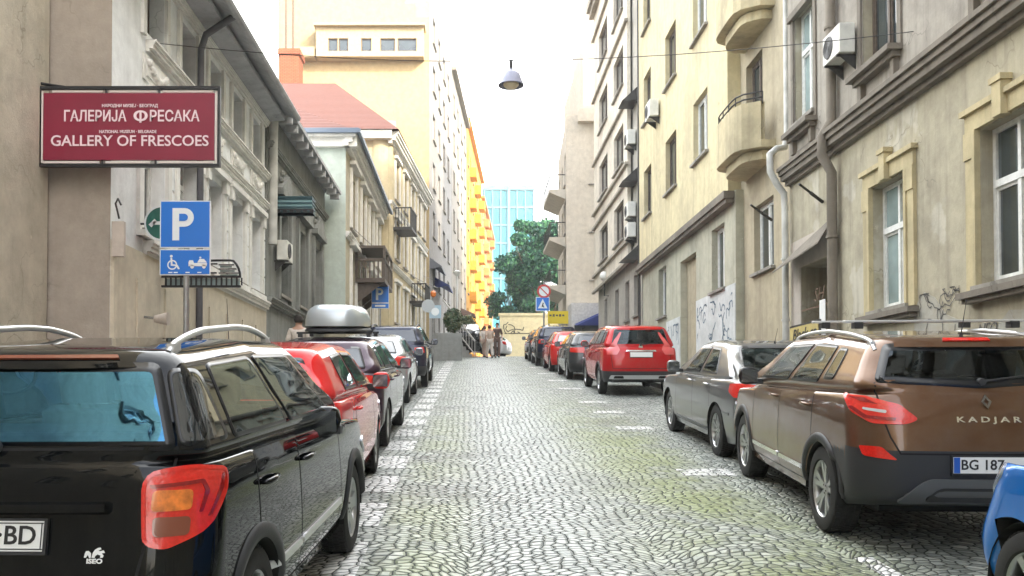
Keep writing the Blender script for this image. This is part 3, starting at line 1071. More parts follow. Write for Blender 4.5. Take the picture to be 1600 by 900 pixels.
    # ------- mirrors
    for sd in (1, -1):
        mz, my = P.get('mirror', (interp(P['belt'], P['cowl'][0] - .5) + .12, P['cowl'][0] - .48))
        mm = MB()
        xm = W - .02
        n1, n2 = 10, 8
        vs = []
        wx = P.get('mirw', .10); cx, dy, hz = sd * (xm + wx - .005 - P.get('mirin', 0)), .075, .085
        for i in range(n1 + 1):
            t = -1 + 2 * i / n1
            for k in range(n2 * 2):
                a = 2 * math.pi * k / (n2 * 2)
                ca, sa = math.cos(a), math.sin(a)
                e = .45
                sy = math.copysign(abs(ca) ** e, ca); sz = math.copysign(abs(sa) ** e, sa)
                kx = max(0, 1 - abs(t) ** 3.2) ** .5
                yf = dy * (1.15 if sy > 0 else .75)
                vs.append((cx + t * wx, my + sy * yf * kx, mz + sz * hz * kx * (1 - .12 * (t * sd + 1) / 2 * -1)))
        fs = []
        m2 = n2 * 2
        for i in range(n1):
            for k in range(m2):
                fs.append((i * m2 + k, i * m2 + (k + 1) % m2, (i + 1) * m2 + (k + 1) % m2, (i + 1) * m2 + k))
        mm.add(vs, fs, 0)
        mm.box((sd * (xm + .01), my + .02, mz - .06), (.12, .07, .05), None, 1)
        mm.box((cx, my - dy * .72, mz), (wx * 1.55, .012, hz * 1.5), None, 2)
        mm.build('side_mirror', [P.get('mirrorm', body_m), M_PLASTIC, M_MIRROR], root, smooth='angle')
    # ------- roof rails
    rl = P.get('rails')
    if rl:
        for sd in (1, -1):
            m = MB()
            pts = []
            ya, yb, hh, xr = rl['y0'], rl['y1'], rl['h'], rl['x']
            for k in range(25):
                t = k / 24
                yy = ya + (yb - ya) * t
                o = Vector((sd * xr, yy, 3)); h = B.bvh.ray_cast(o, Vector((0, 0, -1)))
                zz = h[0].z if h[0] else H
                lift = hh * min(1, math.sin(math.pi * t) ** .5 * 1.15) if rl.get('arch', 1) else hh
                pts.append((sd * xr, yy, zz - .01 + lift))
            m.tube(pts, rl.get('r', .016), 10)
            for k in (0, 12, 24) if not rl.get('arch', 1) else (1, 23):
                p = pts[k]; m.box((p[0], p[1], p[2] - hh * .4), (.028, .09, hh * .9))
            m.build('roof_rail', rl.get('mat', M_SILVERRAIL), root, smooth='angle')
    # ------- plate
    pl = P.get('plate')
    if pl:
        z, yoff = pl['z'], pl.get('xoff', 0)
        h, n = B.hit(Vector((yoff, -2, z)), Vector((0, 1, 0)))
        m = MB()
        up = (Vector((0, 0, 1)) - n * n.z).normalized(); xa = Vector((1, 0, 0))
        nn = Vector((0, n.y, n.z)).normalized(); up = nn.cross(Vector((1, 0, 0))) ; up = up if up.z > 0 else -up
        c = h + nn * .014
        M = frame_matrix(c, xa, up, xa.cross(up))
        w2, h2 = .26, .0565
        def pb(x0, x1, y0, y1, z0, z1, mi):
            vs = [M @ Vector((a, b, d)) for d in (z0, z1) for b in (y0, y1) for a in (x0, x1)]
            m.add(vs, [(0, 2, 3, 1), (4, 5, 7, 6), (0, 1, 5, 4), (2, 6, 7, 3), (0, 4, 6, 2), (1, 3, 7, 5)], mi)
        pb(-w2 - .012, w2 + .012, -h2 - .014, h2 + .010, -.014, .004, 3)
        pb(-w2, w2, -h2, h2, -.002, .007, 0)
        if pl.get('blue'): pb(-w2 + .002, -w2 + .044, -h2 + .002, h2 - .002, .002, .009, 2)
        if pl.get('frame'):
            for a in ((-w2, w2, h2 - .010, h2 - .006), (-w2, w2, -h2 + .006, -h2 + .010), (w2 - .008, w2 - .004, -h2 + .006, h2 - .006)): pb(a[0], a[1], a[2], a[3], .002, .009, 1)
        if pl.get('text'):
            text_mb(m, pl['text'], pl.get('size', .105), M @ Matrix.Translation((pl.get('tx', .02), 0, .0085)), .001, 1, pl.get('align', 'CENTER'), .0015, pl.get('width'))
        m.build('licence_plate', [M_PLATE, M_INK, M_PLBLUE, M_PLASTIC], root)
    if P.get('extra'): P['extra'](root, B)
    return root, B
# ---------------------------------------------------------------- car shapes
def emblem_disc(m, B, x, z, r, mi=0, ring=True):
    h, n = B.hit(Vector((x, -2, z)), Vector((0, 1, 0)))
    c = h + n * .006
    m.lathe([(r * .78, .0), (r * .78, -.006), (r, -.006), (r, .006)], c, 'y', 24, mi)

def rear_text(m, B, s, x, z, size, mi=0, width=None, bold=.0, d=.003):
    h, n = B.hit(Vector((x, -2, z)), Vector((0, 1, 0)))
    xa = Vector((1, 0, 0)); xa = (xa - n * n.x).normalized()
    up = n.cross(xa); up = up if up.z > 0 else -up
    text_mb(m, s, size, frame_matrix(h + n * d, xa, up, n), .0025, mi, 'CENTER', bold, width)

def wiper(root, B, x0, z0, x1, z1, mat=None):
    m = MB()
    pts = []
    for k in range(7):
        t = k / 6
        h, n = B.hit(Vector((x0 + (x1 - x0) * t, -2, z0 + (z1 - z0) * t)), Vector((0, 1, 0)))
        pts.append(h + n * .022)
    m.tube(pts, [.014, .010, .008, .007, .006, .005, .004], 6)
    m.lathe([(.0, -.02), (.026, -.02), (.028, .02)], pts[0], 'y', 12)
    m.build('wiper', M_PLASTIC, root, smooth='angle')

def antenna(root, B, x, y, ln=.35, lean=-.5):
    o = B.bvh.ray_cast(Vector((x, y, 4)), Vector((0, 0, -1)))[0]
    m = MB()
    m.tube([o - Vector((0, 0, .01)), o + Vector((0, .0, .03))], [.018, .010], 8)
    m.tube([o + Vector((0, 0, .02)), o + Vector((0, lean * ln, ln))], [.004, .002], 6)
    m.build('antenna', M_PLASTIC, root, smooth='angle')

def lamps_front(L):
    return ('headlight', [(.52, .60), (.86, .64), (1.0, .76), (.92, .80), (.62, .72)], 'fcorner', [M_CLEAR], {'rnd': .04})

# --- black off-road hatchback, nearest on the left
SX = dict(type='hatch', L=4.14, W=.877, H=1.58, wb=2.50, yr=.70, wr=.325, arch=.375, sill=.26, zbump=.60, zw=.90,
    rc=.24, fc=.42, rear=dict(bump=0.0, mid=.06, under=.05), yb_rear=.10,
    belt=[(0, 1.10), (1.2, 1.07), (2.9, 1.00), (3.65, .93), (4.14, .80)], cowl=(2.95, 1.06), yA=2.55, mirror=(1.05, 2.34), mirin=.13, corner_win=[[(.62, 1.175), (.92, 1.165), (.84, 1.46), (.67, 1.47)]],
    gh=dict(ry0=.13, ry1=.33, rc=.13, fc=.16, fy1=2.25, hw=.63, base=[(0, 1.155), (1.2, 1.12), (3.1, 1.06)], roof=[(0, 1.50), (.35, 1.555), (1.4, 1.585), (2.5, 1.55)]),
    side_win=[(.125, .47), (.505, .90)], wv=(.06, .92),
    rear_win=[(-.70, 1.16), (.70, 1.16), (.565, 1.492), (-.565, 1.492)],
    doors=[(.74, 1.48), (1.48, 2.60)], strip=.50, stripm=M_SILVERRAIL, handle=.93, handlem=None,
    archtrim=True, near=True, rim='five', tw=.21, frit={'rear_window': .035, 'side_window': .018})
SX['paint'] = paint('paint_black', (.004, .005, .006), .0, .3, .01, 1.36)
SX['low'] = SX['paint']
SX['handlem'] = SX['paint']; SX['mirw'] = .105
SX['glass'] = car_glass('car_glass_green', (.55, .66, .60)); SX['rglass'] = G_BLUE
SX['rails'] = dict(y0=.48, y1=2.05, h=.08, x=.555, r=.0165)
SX['plate'] = dict(z=.85, xoff=-.03, text='2·BD', size=.098, tx=.135, frame=True)
SX['lamps'] = [
    ('taillight', [(.50, 1.075), (.66, 1.095), (.82, 1.065), (.81, 1.00), (.70, .86), (.53, .80), (.475, .815)], 'rcorner', [M_RED, M_ORANGE, M_BROWNLENS, M_DRED],
        dict(rnd=.06, off=.016, rim=.016, inner=[([(.665, .92), (.68, .92), (.72, 1.0), (.70, 1.045), (.51, 1.035), (.515, 1.022), (.69, 1.03), (.70, 1.0)], 3, .01), ([(.70, .90), (.712, .90), (.785, 1.0), (.80, 1.05), (.785, 1.05), (.765, 1.0)], 3, .005), ([(.505, .935), (.64, .935), (.655, 1.01), (.52, 1.015)], 1), ([(.50, .84), (.62, .84), (.635, .91), (.51, .915)], 2)])),
    lamps_front(4.14)]
def sx_extra(root, B):
    g = MB()      # chrome-edged grab bar over the number plate, on the tailgate
    pts = []
    for k in range(13):
        x = -.46 + .92 * k / 12
        h, n = B.hit(Vector((x, -2, .955)), Vector((0, 1, 0)))
        pts.append((h, n))
    vs = []
    for h, n in pts:
        vs += [h + n * .002 + Vector((0, 0, .022)), h + n * .040 + Vector((0, 0, .012)), h + n * .044 + Vector((0, 0, -.018)), h + n * .004 + Vector((0, 0, -.028))]
    fs = []
    for k in range(12):
        for q in range(3): fs.append((4 * k + q, 4 * k + q + 1, 4 * k + q + 5, 4 * k + q + 4))
    fs += [(0, 1, 2, 3), (48, 49, 50, 51)]
    g.add(vs, fs)
    g.build('grab_bar', SX['paint'], root, smooth='angle')
    e = MB()      # white rhinoceros-like sticker beside the plate, lower right of the tailgate
    h, n = B.hit(Vector((.42, -2, .775)), Vector((0, 1, 0)))
    xa = (Vector((1, 0, 0)) - n * n.x).normalized(); up = n.cross(xa); up = up if up.z > 0 else -up
    M = frame_matrix(h + n * .003, xa, up, n)
    def poly(p):
        e.add([M @ Vector((a * .001, b * .001, 0)) for a, b in p], [tuple(range(len(p)))])
    poly([(-40, -4), (-38, 10), (-34, 20), (-24, 21), (-14, 12), (-14, -4), (-20, -6), (-26, 6), (-32, -4)])
    poly([(-12, -4), (-8, 14), (0, 26), (10, 32), (20, 34), (24, 27), (12, 22), (20, 20), (32, 24), (38, 14), (26, 12), (34, 4), (30, -4), (20, -4), (22, 4), (10, 8), (2, 2), (0, -5)])
    text_mb(e, 'ISEO', .024, M @ Matrix.Translation((0, -.018, 0)), .0005, 0, 'CENTER', .001, .060)
    e.build('sticker', M_PLATE, root)
    wiper(root, B, 0.0, 1.17, -.42, 1.235)
    hb = MB()      # high brake light under the roof edge
    B.patch(hb, [(-.40, 1.508), (.40, 1.508), (.39, 1.520), (-.39, 1.520)], ('rear', 1), .010)
    hb.build('brake_light', M_BROWNLENS, root)
SX['extra'] = sx_extra
SX['seams'] = [([(-.68, 1.165), (-.69, 1.05), (-.60, .80), (-.56, .62), (.56, .62), (.60, .80), (.69, 1.05), (.68, 1.165)], ('rear', 1)), ([(-.70, 1.168), (.70, 1.168)], ('rear', 1)),
    ]

# --- red hatchback
RH = dict(type='hatch', L=3.92, W=.855, H=1.50, wb=2.45, yr=.62, wr=.305, arch=.345, sill=.22, zbump=.52, zw=.86,
    rc=.26, fc=.42, rear=dict(bump=0.0, mid=.05), yb_rear=.09,
    belt=[(0, 1.03), (1.2, 1.00), (2.8, .94), (3.5, .86), (3.92, .72)], cowl=(2.98, 1.0), yA=2.55,
    gh=dict(ry0=.12, ry1=.36, rc=.18, fc=.15, fy1=2.25, hw=.60, base=[(0, 1.08), (1.2, 1.05), (3, 1.0)], roof=[(0, 1.40), (.35, 1.465), (1.3, 1.50), (2.4, 1.46)]),
    side_win=[(.19, .50), (.54, .90)], wv=(.08, .90), rear_win=[(-.60, 1.085), (.60, 1.085), (.49, 1.385), (-.49, 1.385)],
    doors=[(1.05, 2.60)], near=True, rim='seven', tw=.19)
RH['paint'] = paint('paint_red', (.62, .010, .010), .15, .3)
RH['glass'] = G_TINT; RH['rglass'] = G_BLUE
RH['plate'] = dict(z=.62)
RH['lamps'] = [('taillight', [(.50, .98), (.66, .99), (.60, 1.33), (.50, 1.36), (.47, 1.2)], 'rcorner', [M_RED, M_CLEAR], dict(rnd=.03, inner=[([(.52, 1.06), (.61, 1.07), (.59, 1.16), (.52, 1.16)], 1)])), lamps_front(3.9)]
RH['seams'] = [([(-.62, 1.06), (-.60, .74), (-.52, .70), (.52, .70), (.60, .74), (.62, 1.06)], ('rear', 1))]
def rh_extra(root, B):
    antenna(root, B, -.28, 1.0, .40, -.1); wiper(root, B, 0, 1.07, -.38, 1.10)
RH['extra'] = rh_extra

# --- dark wagon-like hatch with roof box
DW = dict(RH); DW.update(type='hatch', L=4.25, W=.88, H=1.49, wb=2.62, yr=.80, wr=.315, arch=.36,
    belt=[(0, 1.02), (1.4, .99), (3.0, .93), (3.8, .85), (4.25, .70)], cowl=(3.2, .99), yA=2.75,
    gh=dict(ry0=.14, ry1=.48, rc=.20, fc=.15, fy1=2.45, hw=.61, base=[(0, 1.07), (1.4, 1.04), (3.2, .99)], roof=[(0, 1.37), (.45, 1.445), (1.5, 1.49), (2.6, 1.45)]),
    side_win=[(.04, .15, .12, .78), (.19, .51), (.55, .90)], rear_win=[(-.62, 1.09), (.62, 1.09), (.50, 1.37), (-.50, 1.37)],
    doors=[(.98, 1.92), (1.92, 2.85)], rim='five', near=False, fine=.8, extra=None,
    lamps=[('taillight', [(.46, .84), (.68, .86), (.70, .98), (.52, 1.01)], 'rcorner', [M_RED], dict(rnd=.03)), lamps_front(4.25)])
DW['paint'] = paint('paint_aubergine', (.035, .012, .028), .4, .3)

SH = dict(DW); SH.update(L=4.05, W=.87, H=1.47, wb=2.5, yr=.75,
    belt=[(0, 1.0), (1.4, .98), (2.9, .92), (3.6, .84), (4.05, .70)], cowl=(3.05, .98), yA=2.65,
    gh=dict(ry0=.16, ry1=.60, rc=.20, fc=.15, fy1=2.35, hw=.60, base=[(0, 1.05), (1.4, 1.03), (3.2, .98)], roof=[(0, 1.33), (.55, 1.415), (1.4, 1.47), (2.6, 1.43)]),
    rear_win=[(-.62, 1.075), (.62, 1.075), (.50, 1.34), (-.50, 1.34)], doors=[(.95, 1.85), (1.85, 2.72)],
    lamps=[('taillight', [(.42, .80), (.70, .84), (.78, .99), (.56, 1.03), (.45, .95)], 'rcorner', [M_RED], dict(rnd=.05)), lamps_front(4.05)], rim='seven')
SH['paint'] = paint('paint_silver', (.42, .45, .48), .6, .3)

SU = dict(DW); SU.update(type='hatch', L=4.5, W=.92, H=1.68, wb=2.65, yr=.88, wr=.35, arch=.40, sill=.30, zbump=.66, zw=1.0,
    belt=[(0, 1.14), (1.4, 1.11), (3.1, 1.06), (4.0, .98), (4.5, .82)], cowl=(3.35, 1.12), yA=2.9,
    gh=dict(ry0=.12, ry1=.40, rc=.20, fc=.15, fy1=2.6, hw=.66, base=[(0, 1.20), (1.4, 1.17), (3.4, 1.12)], roof=[(0, 1.58), (.40, 1.64), (1.4, 1.68), (2.7, 1.63)]),
    side_win=[(.04, .17, .12, .80), (.21, .52), (.56, .90)], rear_win=[(-.66, 1.22), (.66, 1.22), (.55, 1.57), (-.55, 1.57)],
    doors=[(1.02, 2.0), (2.0, 2.95)], bumper_z=.62, bumper_y=.7, low=M_PLASTIC, archtrim=True,
    rails=dict(y0=.55, y1=2.4, h=.05, x=.60, r=.018, mat=M_BLACK),
    lamps=[('taillight', [(.48, .92), (.72, .95), (.70, 1.10), (.46, 1.08)], 'rcorner', [M_RED], dict(rnd=.03)), lamps_front(4.5)], plate=dict(z=.80))
SU['paint'] = paint('paint_navy', (.015, .02, .045), .4, .3)

# --- bronze crossover, nearest on the right
KJ = dict(type='hatch', L=4.45, W=.918, H=1.60, wb=2.65, yr=.86, wr=.345, arch=.395, sill=.27, zbump=.66, zw=.98,
    rc=.30, fc=.46, rear=dict(bump=0.0, mid=.055, under=.10, lift=.10), yb_rear=.13,
    belt=[(0, 1.16), (1.1, 1.11), (3.0, 1.02), (3.95, .94), (4.45, .80)], cowl=(3.38, 1.10), yA=2.95,
    gh=dict(ry0=.17, ry1=.40, rc=.17, fc=.18, fy1=2.6, hw=.655, base=[(0, 1.215), (1.1, 1.165), (3.4, 1.09)], roof=[(0, 1.52), (.40, 1.57), (1.5, 1.605), (2.7, 1.555)]),
    side_win=[(.155, .245, .14, .84), (.275, .545), (.575, .92)], wv=(.06, .88),
    rear_win=[(-.725, 1.24), (.0, 1.20), (.725, 1.24), (.585, 1.515), (-.585, 1.515)],
    doors=[(1.08, 2.04), (2.04, 3.02)], strip=.46, stripm=M_CHROME, handle=1.00,
    archtrim=True, near=True, rim='twin', tw=.225, bumper_z=.735, bumper_y=1.0, fbumper_z=.5, low=M_PLASTIC)
KJ['paint'] = paint('paint_bronze', (.125, .066, .036), .55, .3)
KJ['glass'] = car_glass('car_glass_green', (.5, .6, .55)); KJ['rglass'] = car_glass('car_glass_smoke', (.16, .24, .27))
KJ['rails'] = dict(y0=.45, y1=2.45, h=.055, x=.64, r=.017)
KJ['plate'] = dict(z=.672, xoff=0, text='BG 187', size=.098, tx=-.065, width=.29, blue=True)
KJ['frit'] = {'rear_window': .05, 'side_window': .024}
KJ['mirrorm'] = M_GLOSSBLACK
KJ['lamps'] = [
    ('taillight', [(.38, .985), (.44, .95), (.64, .95), (.82, 1.03), (.93, 1.145), (.72, 1.14), (.50, 1.09)], 'rcorner', [M_RED, M_CLEAR, M_DRED], dict(rnd=.03, off=.012, inner=[([(.50, .975), (.70, .985), (.84, 1.06), (.80, 1.065), (.68, 1.005), (.50, .995)], 2, .008), ([(.62, 1.085), (.74, 1.10), (.86, 1.13), (.72, 1.125)], 2, .008), ([(.56, 1.025), (.72, 1.045), (.72, 1.06), (.56, 1.045)], 1)])),
    ('reflector', [(.46, .70), (.68, .72), (.72, .79), (.56, .79)], 'rcorner', [M_RED], dict(rnd=.02)),
    lamps_front(4.45)]
KJ['seams'] = [([(-.72, 1.24), (-.70, 1.0), (-.66, .86), (-.60, .745), (.60, .745), (.66, .86), (.70, 1.0), (.72, 1.24)], ('rear', 1))]
def kj_extra(root, B):
    m = MB()
    h, n = B.hit(Vector((0, -2, 1.105)), Vector((0, 1, 0)))
    up = n.cross(Vector((1, 0, 0))); up = up if up.z > 0 else -up
    M = frame_matrix(h + n * .004, Vector((1, 0, 0)), up, n)
    o = [(0, .058), (.036, 0), (0, -.058), (-.036, 0)]; i_ = [(0, .030), (.016, 0), (0, -.030), (-.016, 0)]
    vs = [M @ Vector((a, b, z)) for z in (0, .010) for a, b in o + i_]
    fs = []
    for k in range(4):
        j = (k + 1) % 4
        fs += [(8 + k, 8 + j, 12 + j, 12 + k), (k, j, 8 + j, 8 + k), (4 + k, 12 + k, 12 + j, 4 + j)]
    m.add(vs, fs)
    m.build('emblem', M_CHROME, root)
    m = MB(); rear_text(m, B, 'K A D J A R', 0, .985, .055, 0, .44, .0015, .004)
    m.build('badge', M_CHROME, root)
    d = MB()       # silver-grey diffuser in the bumper
    B.patch(d, [(-.62, .40), (.62, .40), (.46, .54), (.40, .57), (-.40, .57), (-.46, .54)], ('rear', 1), .02, .05, .02, 0, .04)
    B.patch(d, [(-.44, .42), (.44, .42), (.34, .51), (-.34, .51)], ('rear', 1), .025, .05, .01, 1, .04)
    d.build('diffuser', [plain('grey_plastic', (.09, .095, .10), .45), M_PLASTIC], root, smooth='angle')
    hb = MB(); B.patch(hb, [(-.17, 1.532), (.17, 1.532), (.16, 1.550), (-.16, 1.550)], ('rear', 1), .012)
    hb.build('brake_light', M_RED, root)
    for yy in (.95, 1.75):      # cross bars on the rails
        c = MB()
        c.box((0, yy, 1.685), (1.42, .06, .022))
        for sx in (-.60, .60): c.box((sx, yy, 1.655), (.07, .09, .055), None, 1)
        c.build('roof_bar', [M_SILVERRAIL, M_PLASTIC], root, bevel=.006)
    antenna(root, B, 0.0, .50, .28, -.25)
    wiper(root, B, 0, 1.235, .42, 1.29)
KJ['extra'] = kj_extra

# --- grey saloon
SD = dict(type='sedan', L=4.72, W=.895, H=1.46, wb=2.70, yr=1.02, wr=.325, arch=.365, sill=.20, zbump=.55, zw=.86,
    rc=.26, fc=.46, rear=dict(bump=0.0, mid=.05), yb_rear=.10,
    belt=[(0, .99), (1.4, .955), (3.1, .93), (4.15, .86), (4.72, .68)], cowl=(3.52, .98), yA=3.1, yC=.95,
    gh=dict(ry0=.52, ry1=1.25, rc=.18, fc=.16, fy1=2.75, hw=.60, inset=.09, base=[(0, 1.03), (1.4, .99), (3.5, .965)], roof=[(1.2, 1.40), (1.7, 1.45), (2.2, 1.462), (2.9, 1.42)]),
    side_win=[(.20, .50), (.535, .88)], wv=(.07, .90),
    rear_win=[(-.62, 1.075), (.62, 1.075), (.49, 1.385), (-.49, 1.385)],
    doors=[(1.28, 2.18), (2.18, 3.22)], strip=None, near=True, rim='ten', tw=.205, handle=.89)
SD['paint'] = paint('paint_graphite', (.15, .155, .16), .5, .3)
SD['handlem'] = M_CHROME
SD['glass'] = car_glass('car_glass_green', (.5, .6, .55))
SD['plate'] = dict(z=.80)
SD['lamps'] = [('taillight', [(.36, .80), (.78, .80), (.92, .86), (.90, .955), (.70, .965), (.40, .95)], 'rcorner', [M_RED, M_CLEAR], dict(rnd=.02, inner=[([(.52, .84), (.64, .84), (.64, .88), (.52, .88)], 1)])), lamps_front(4.72)]
def sd_extra(root, B):
    antenna(root, B, 0, 1.42, .2, -.5)
    m = MB()
    for sd in (1, -1):
        B.patch(m, [(.42, .575), (1.0, .575), (1.0, .60), (.42, .60)], ('side', sd), .01, .06, .004, 0)
        B.patch(m, [(1.32, .30), (3.2, .30), (3.2, .33), (1.32, .33)], ('side', sd), .01, .08, .004, 0)
    m.build('trim_strip', plain('grey_plastic', (.09, .095, .10), .45), root)
SD['extra'] = sd_extra

# --- red family SUV, rear fully visible
CR = dict(SU); CR.update(L=4.55, W=.91, H=1.68, near=True, fine=1.0, rim='five', archtrim=True, rails=None,
    yb_rear=.12, bumper_z=.60, bumper_y=.6,
    gh=dict(ry0=.15, ry1=.36, rc=.24, fc=.15, fy1=2.6, hw=.655, base=[(0, 1.20), (1.4, 1.16), (3.4, 1.12)], roof=[(0, 1.60), (.40, 1.65), (1.4, 1.68), (2.7, 1.63)]),
    rear_win=[(-.68, 1.20), (.68, 1.20), (.58, 1.585), (-.58, 1.585)], side_win=[(.05, .18, .15, .82), (.21, .52), (.56, .90)])
CR['paint'] = paint('paint_deep_red', (.46, .006, .010), .15, .3)
CR['glass'] = G_TINT; CR['rglass'] = car_glass('car_glass_smoke2', (.30, .42, .44))
CR['plate'] = dict(z=.98)
CR['lamps'] = [('taillight', [(.44, .98), (.66, .98), (.70, 1.10), (.62, 1.24), (.565, 1.50), (.53, 1.50), (.52, 1.22), (.42, 1.09)], 'rcorner', [plain('pink_lens', (.70, .10, .10), .15, 0, 1)], dict(rnd=.02)), lamps_front(4.5)]
def cr_extra(root, B):
    m = MB()
    B.patch(m, [(-.36, 1.05), (.36, 1.05), (.34, 1.085), (-.34, 1.085)], ('rear', 1), .015)
    m.build('trim_strip', M_CHROME, root)
    m = MB(); emblem_disc(m, B, 0, 1.155, .05)
    m.box(B.hit(Vector((0, -2, 1.155)), Vector((0, 1, 0)))[0] + Vector((0, -.008, 0)), (.08, .012, .075))
    m.build('emblem', M_CHROME, root, smooth='angle')
    m = MB()
    B.patch(m, [(-.74, .42), (.74, .42), (.70, .50), (-.70, .50)], ('rear', 1), .02, .06, .01, 0, .02)
    for sx in (-.52, .52): B.patch(m, [(sx - .12, .435), (sx + .12, .435), (sx + .10, .485), (sx - .10, .485)], ('rear', 1), .028, .06, .01, 1, .02)
    m.build('skid_plate', [M_SILVERRAIL, M_UNDER], root)
    wiper(root, B, 0, 1.20, .38, 1.25)
    hb = MB(); B.patch(hb, [(-.22, 1.605), (.22, 1.605), (.21, 1.62), (-.21, 1.62)], ('rear', 1), .012)
    hb.build('brake_light', M_RED, root)
CR['extra'] = cr_extra
CR['seams'] = [([(-.72, 1.20), (-.70, .95), (-.66, .66), (.66, .66), (.70, .95), (.72, 1.20)], ('rear', 1))]

# --- blue hatchback, only its nose and front wheel in the frame
BH = dict(RH); BH.update(L=4.0, W=.865, near=True, rim='twin', wr=.315, arch=.36, yr=.72, wb=2.50,
    belt=[(0, 1.03), (1.2, 1.01), (2.8, .97), (3.55, .93), (4.0, .80)], cowl=(2.98, 1.06), zbump=.52, extra=None,
    gh=dict(ry0=.12, ry1=.36, rc=.18, fc=.15, fy1=2.25, hw=.60, base=[(0, 1.08), (1.2, 1.06), (3, 1.05)], roof=[(0, 1.42), (.35, 1.48), (1.3, 1.51), (2.4, 1.47)]),
    lamps=[RH['lamps'][0], ('headlight', [(.40, .68), (.66, .70), (.92, .86), (.90, .93), (.74, .90), (.50, .80)], 'fcorner', [M_CLEAR], {'rnd': .04})])
BH['paint'] = paint('paint_blue', (.01, .16, .55), .3, .3)
# ---------------------------------------------------------------- ground, road, pavements
def strip_sheet(name, xs_at, ys, dz, mat, kind='structure'):
    """sheet following the hill; xs_at(y) -> list of x"""
    m = MB(); rows = []
    for y in ys: rows.append([(x, y, gz(y) + dz) for x in xs_at(y)])
    n = len(rows[0]); vs = [p for r in rows for p in r]
    fs = [(i * n + k, i * n + k + 1, (i + 1) * n + k + 1, (i + 1) * n + k) for i in range(len(rows) - 1) for k in range(n - 1)]
    m.add(vs, fs)
    o = m.build(name, mat); o['kind'] = kind
    return o
YS = [-100, -60, -40, -20, -10, -5] + [i * 1.0 for i in range(0, 66)] + [70, 80, 100, 130, 170, 260, 400, 700]
M_COB = cobble_mat('cobbles'); M_PAINT = cobble_mat('worn_road_paint', True)
M_EARTH = plain('ground_earth', (.16, .15, .13), .95, noise=.4, nscale=.6, bump=.2)
M_PAVE = stucco('pavement_slabs', (.33, .32, .30), amount=.4, streak=0, bump=.3, block=(.5, .5))
M_KERB = stucco('kerb_stone', (.36, .36, .34), amount=.4, streak=0, bump=.4)
strip_sheet('ground', lambda y: [-500, -60, -20, 20, 60, 500], YS, -.03, M_EARTH)
def bend(y):      # the street swings a little to the right beyond the crest
    return 0 if y < 50 else (y - 50) * .075
XL, XR = -2.85, 4.98
strip_sheet('road', lambda y: [XL + bend(y), -.9 + bend(y), 1 + bend(y), 3 + bend(y), XR + bend(y)], YS, 0.0, M_COB)
def pavement(x0, x1, ykerb_out):
    m = MB()
    ys = [y for y in YS if y <= 130]
    n = len(ys); h = .13
    vs = []
    for y in ys:
        b = bend(y)
        vs += [(x0 + b, y, gz(y) + h), (x1 + b, y, gz(y) + h)]
    m.add(vs, [(2 * i, 2 * i + 1, 2 * i + 3, 2 * i + 2) for i in range(n - 1)])
    return m
for x0, x1, k0, k1 in ((-8.0, XL - .16, XL - .16, XL), (XR + .16, 9.0, XR, XR + .16)):
    o = pavement(x0, x1, 0).build('pavement', M_PAVE); o['kind'] = 'structure'
    m = MB(); ys = [y for y in YS if y <= 130]; vs = []
    for y in ys:
        b = bend(y); z = gz(y)
        vs += [(k0 + b, y, z - .05), (k0 + b, y, z + .135), (k1 + b, y, z + .135), (k1 + b, y, z - .05)]
    m.add(vs, [(4 * i + q, 4 * i + q + 1, 4 * i + q + 5, 4 * i + q + 4) for i in range(len(ys) - 1) for q in range(3)])
    o = m.build('kerb', M_KERB); o['kind'] = 'structure'
# painted bay markings, worn
pm = MB()
def dash(x0, x1, y0, y1):
    n = max(1, int((y1 - y0) / .5)); vs = []
    for i in range(n + 1):
        y = y0 + (y1 - y0) * i / n
        vs += [(x0, y, gz(y) + .004), (x1, y, gz(y) + .004)]
    pm.add(vs, [(2 * i, 2 * i + 1, 2 * i + 3, 2 * i + 2) for i in range(n)])
y = 4.4
while y < 46:
    dash(-1.14, -.76, y, y + .95); y += 1.5
for yy in (11.0, 15.8, 20.2, 25.2, 30): dash(-2.6, -1.0, yy, yy + .12)
for yy in (4.6, 5.55): dash(2.72, 2.86, yy, yy + .85)
for yy in (9.9, 14.3, 17.0, 19.3, 23.5, 27.0, 31.0, 35.5, 40.0): dash(2.35, 2.95, yy, yy + .45)
dash(2.9, 4.9, 5.62, 5.76)
o = pm.build('road_marking', M_PAINT); o['kind'] = 'structure'

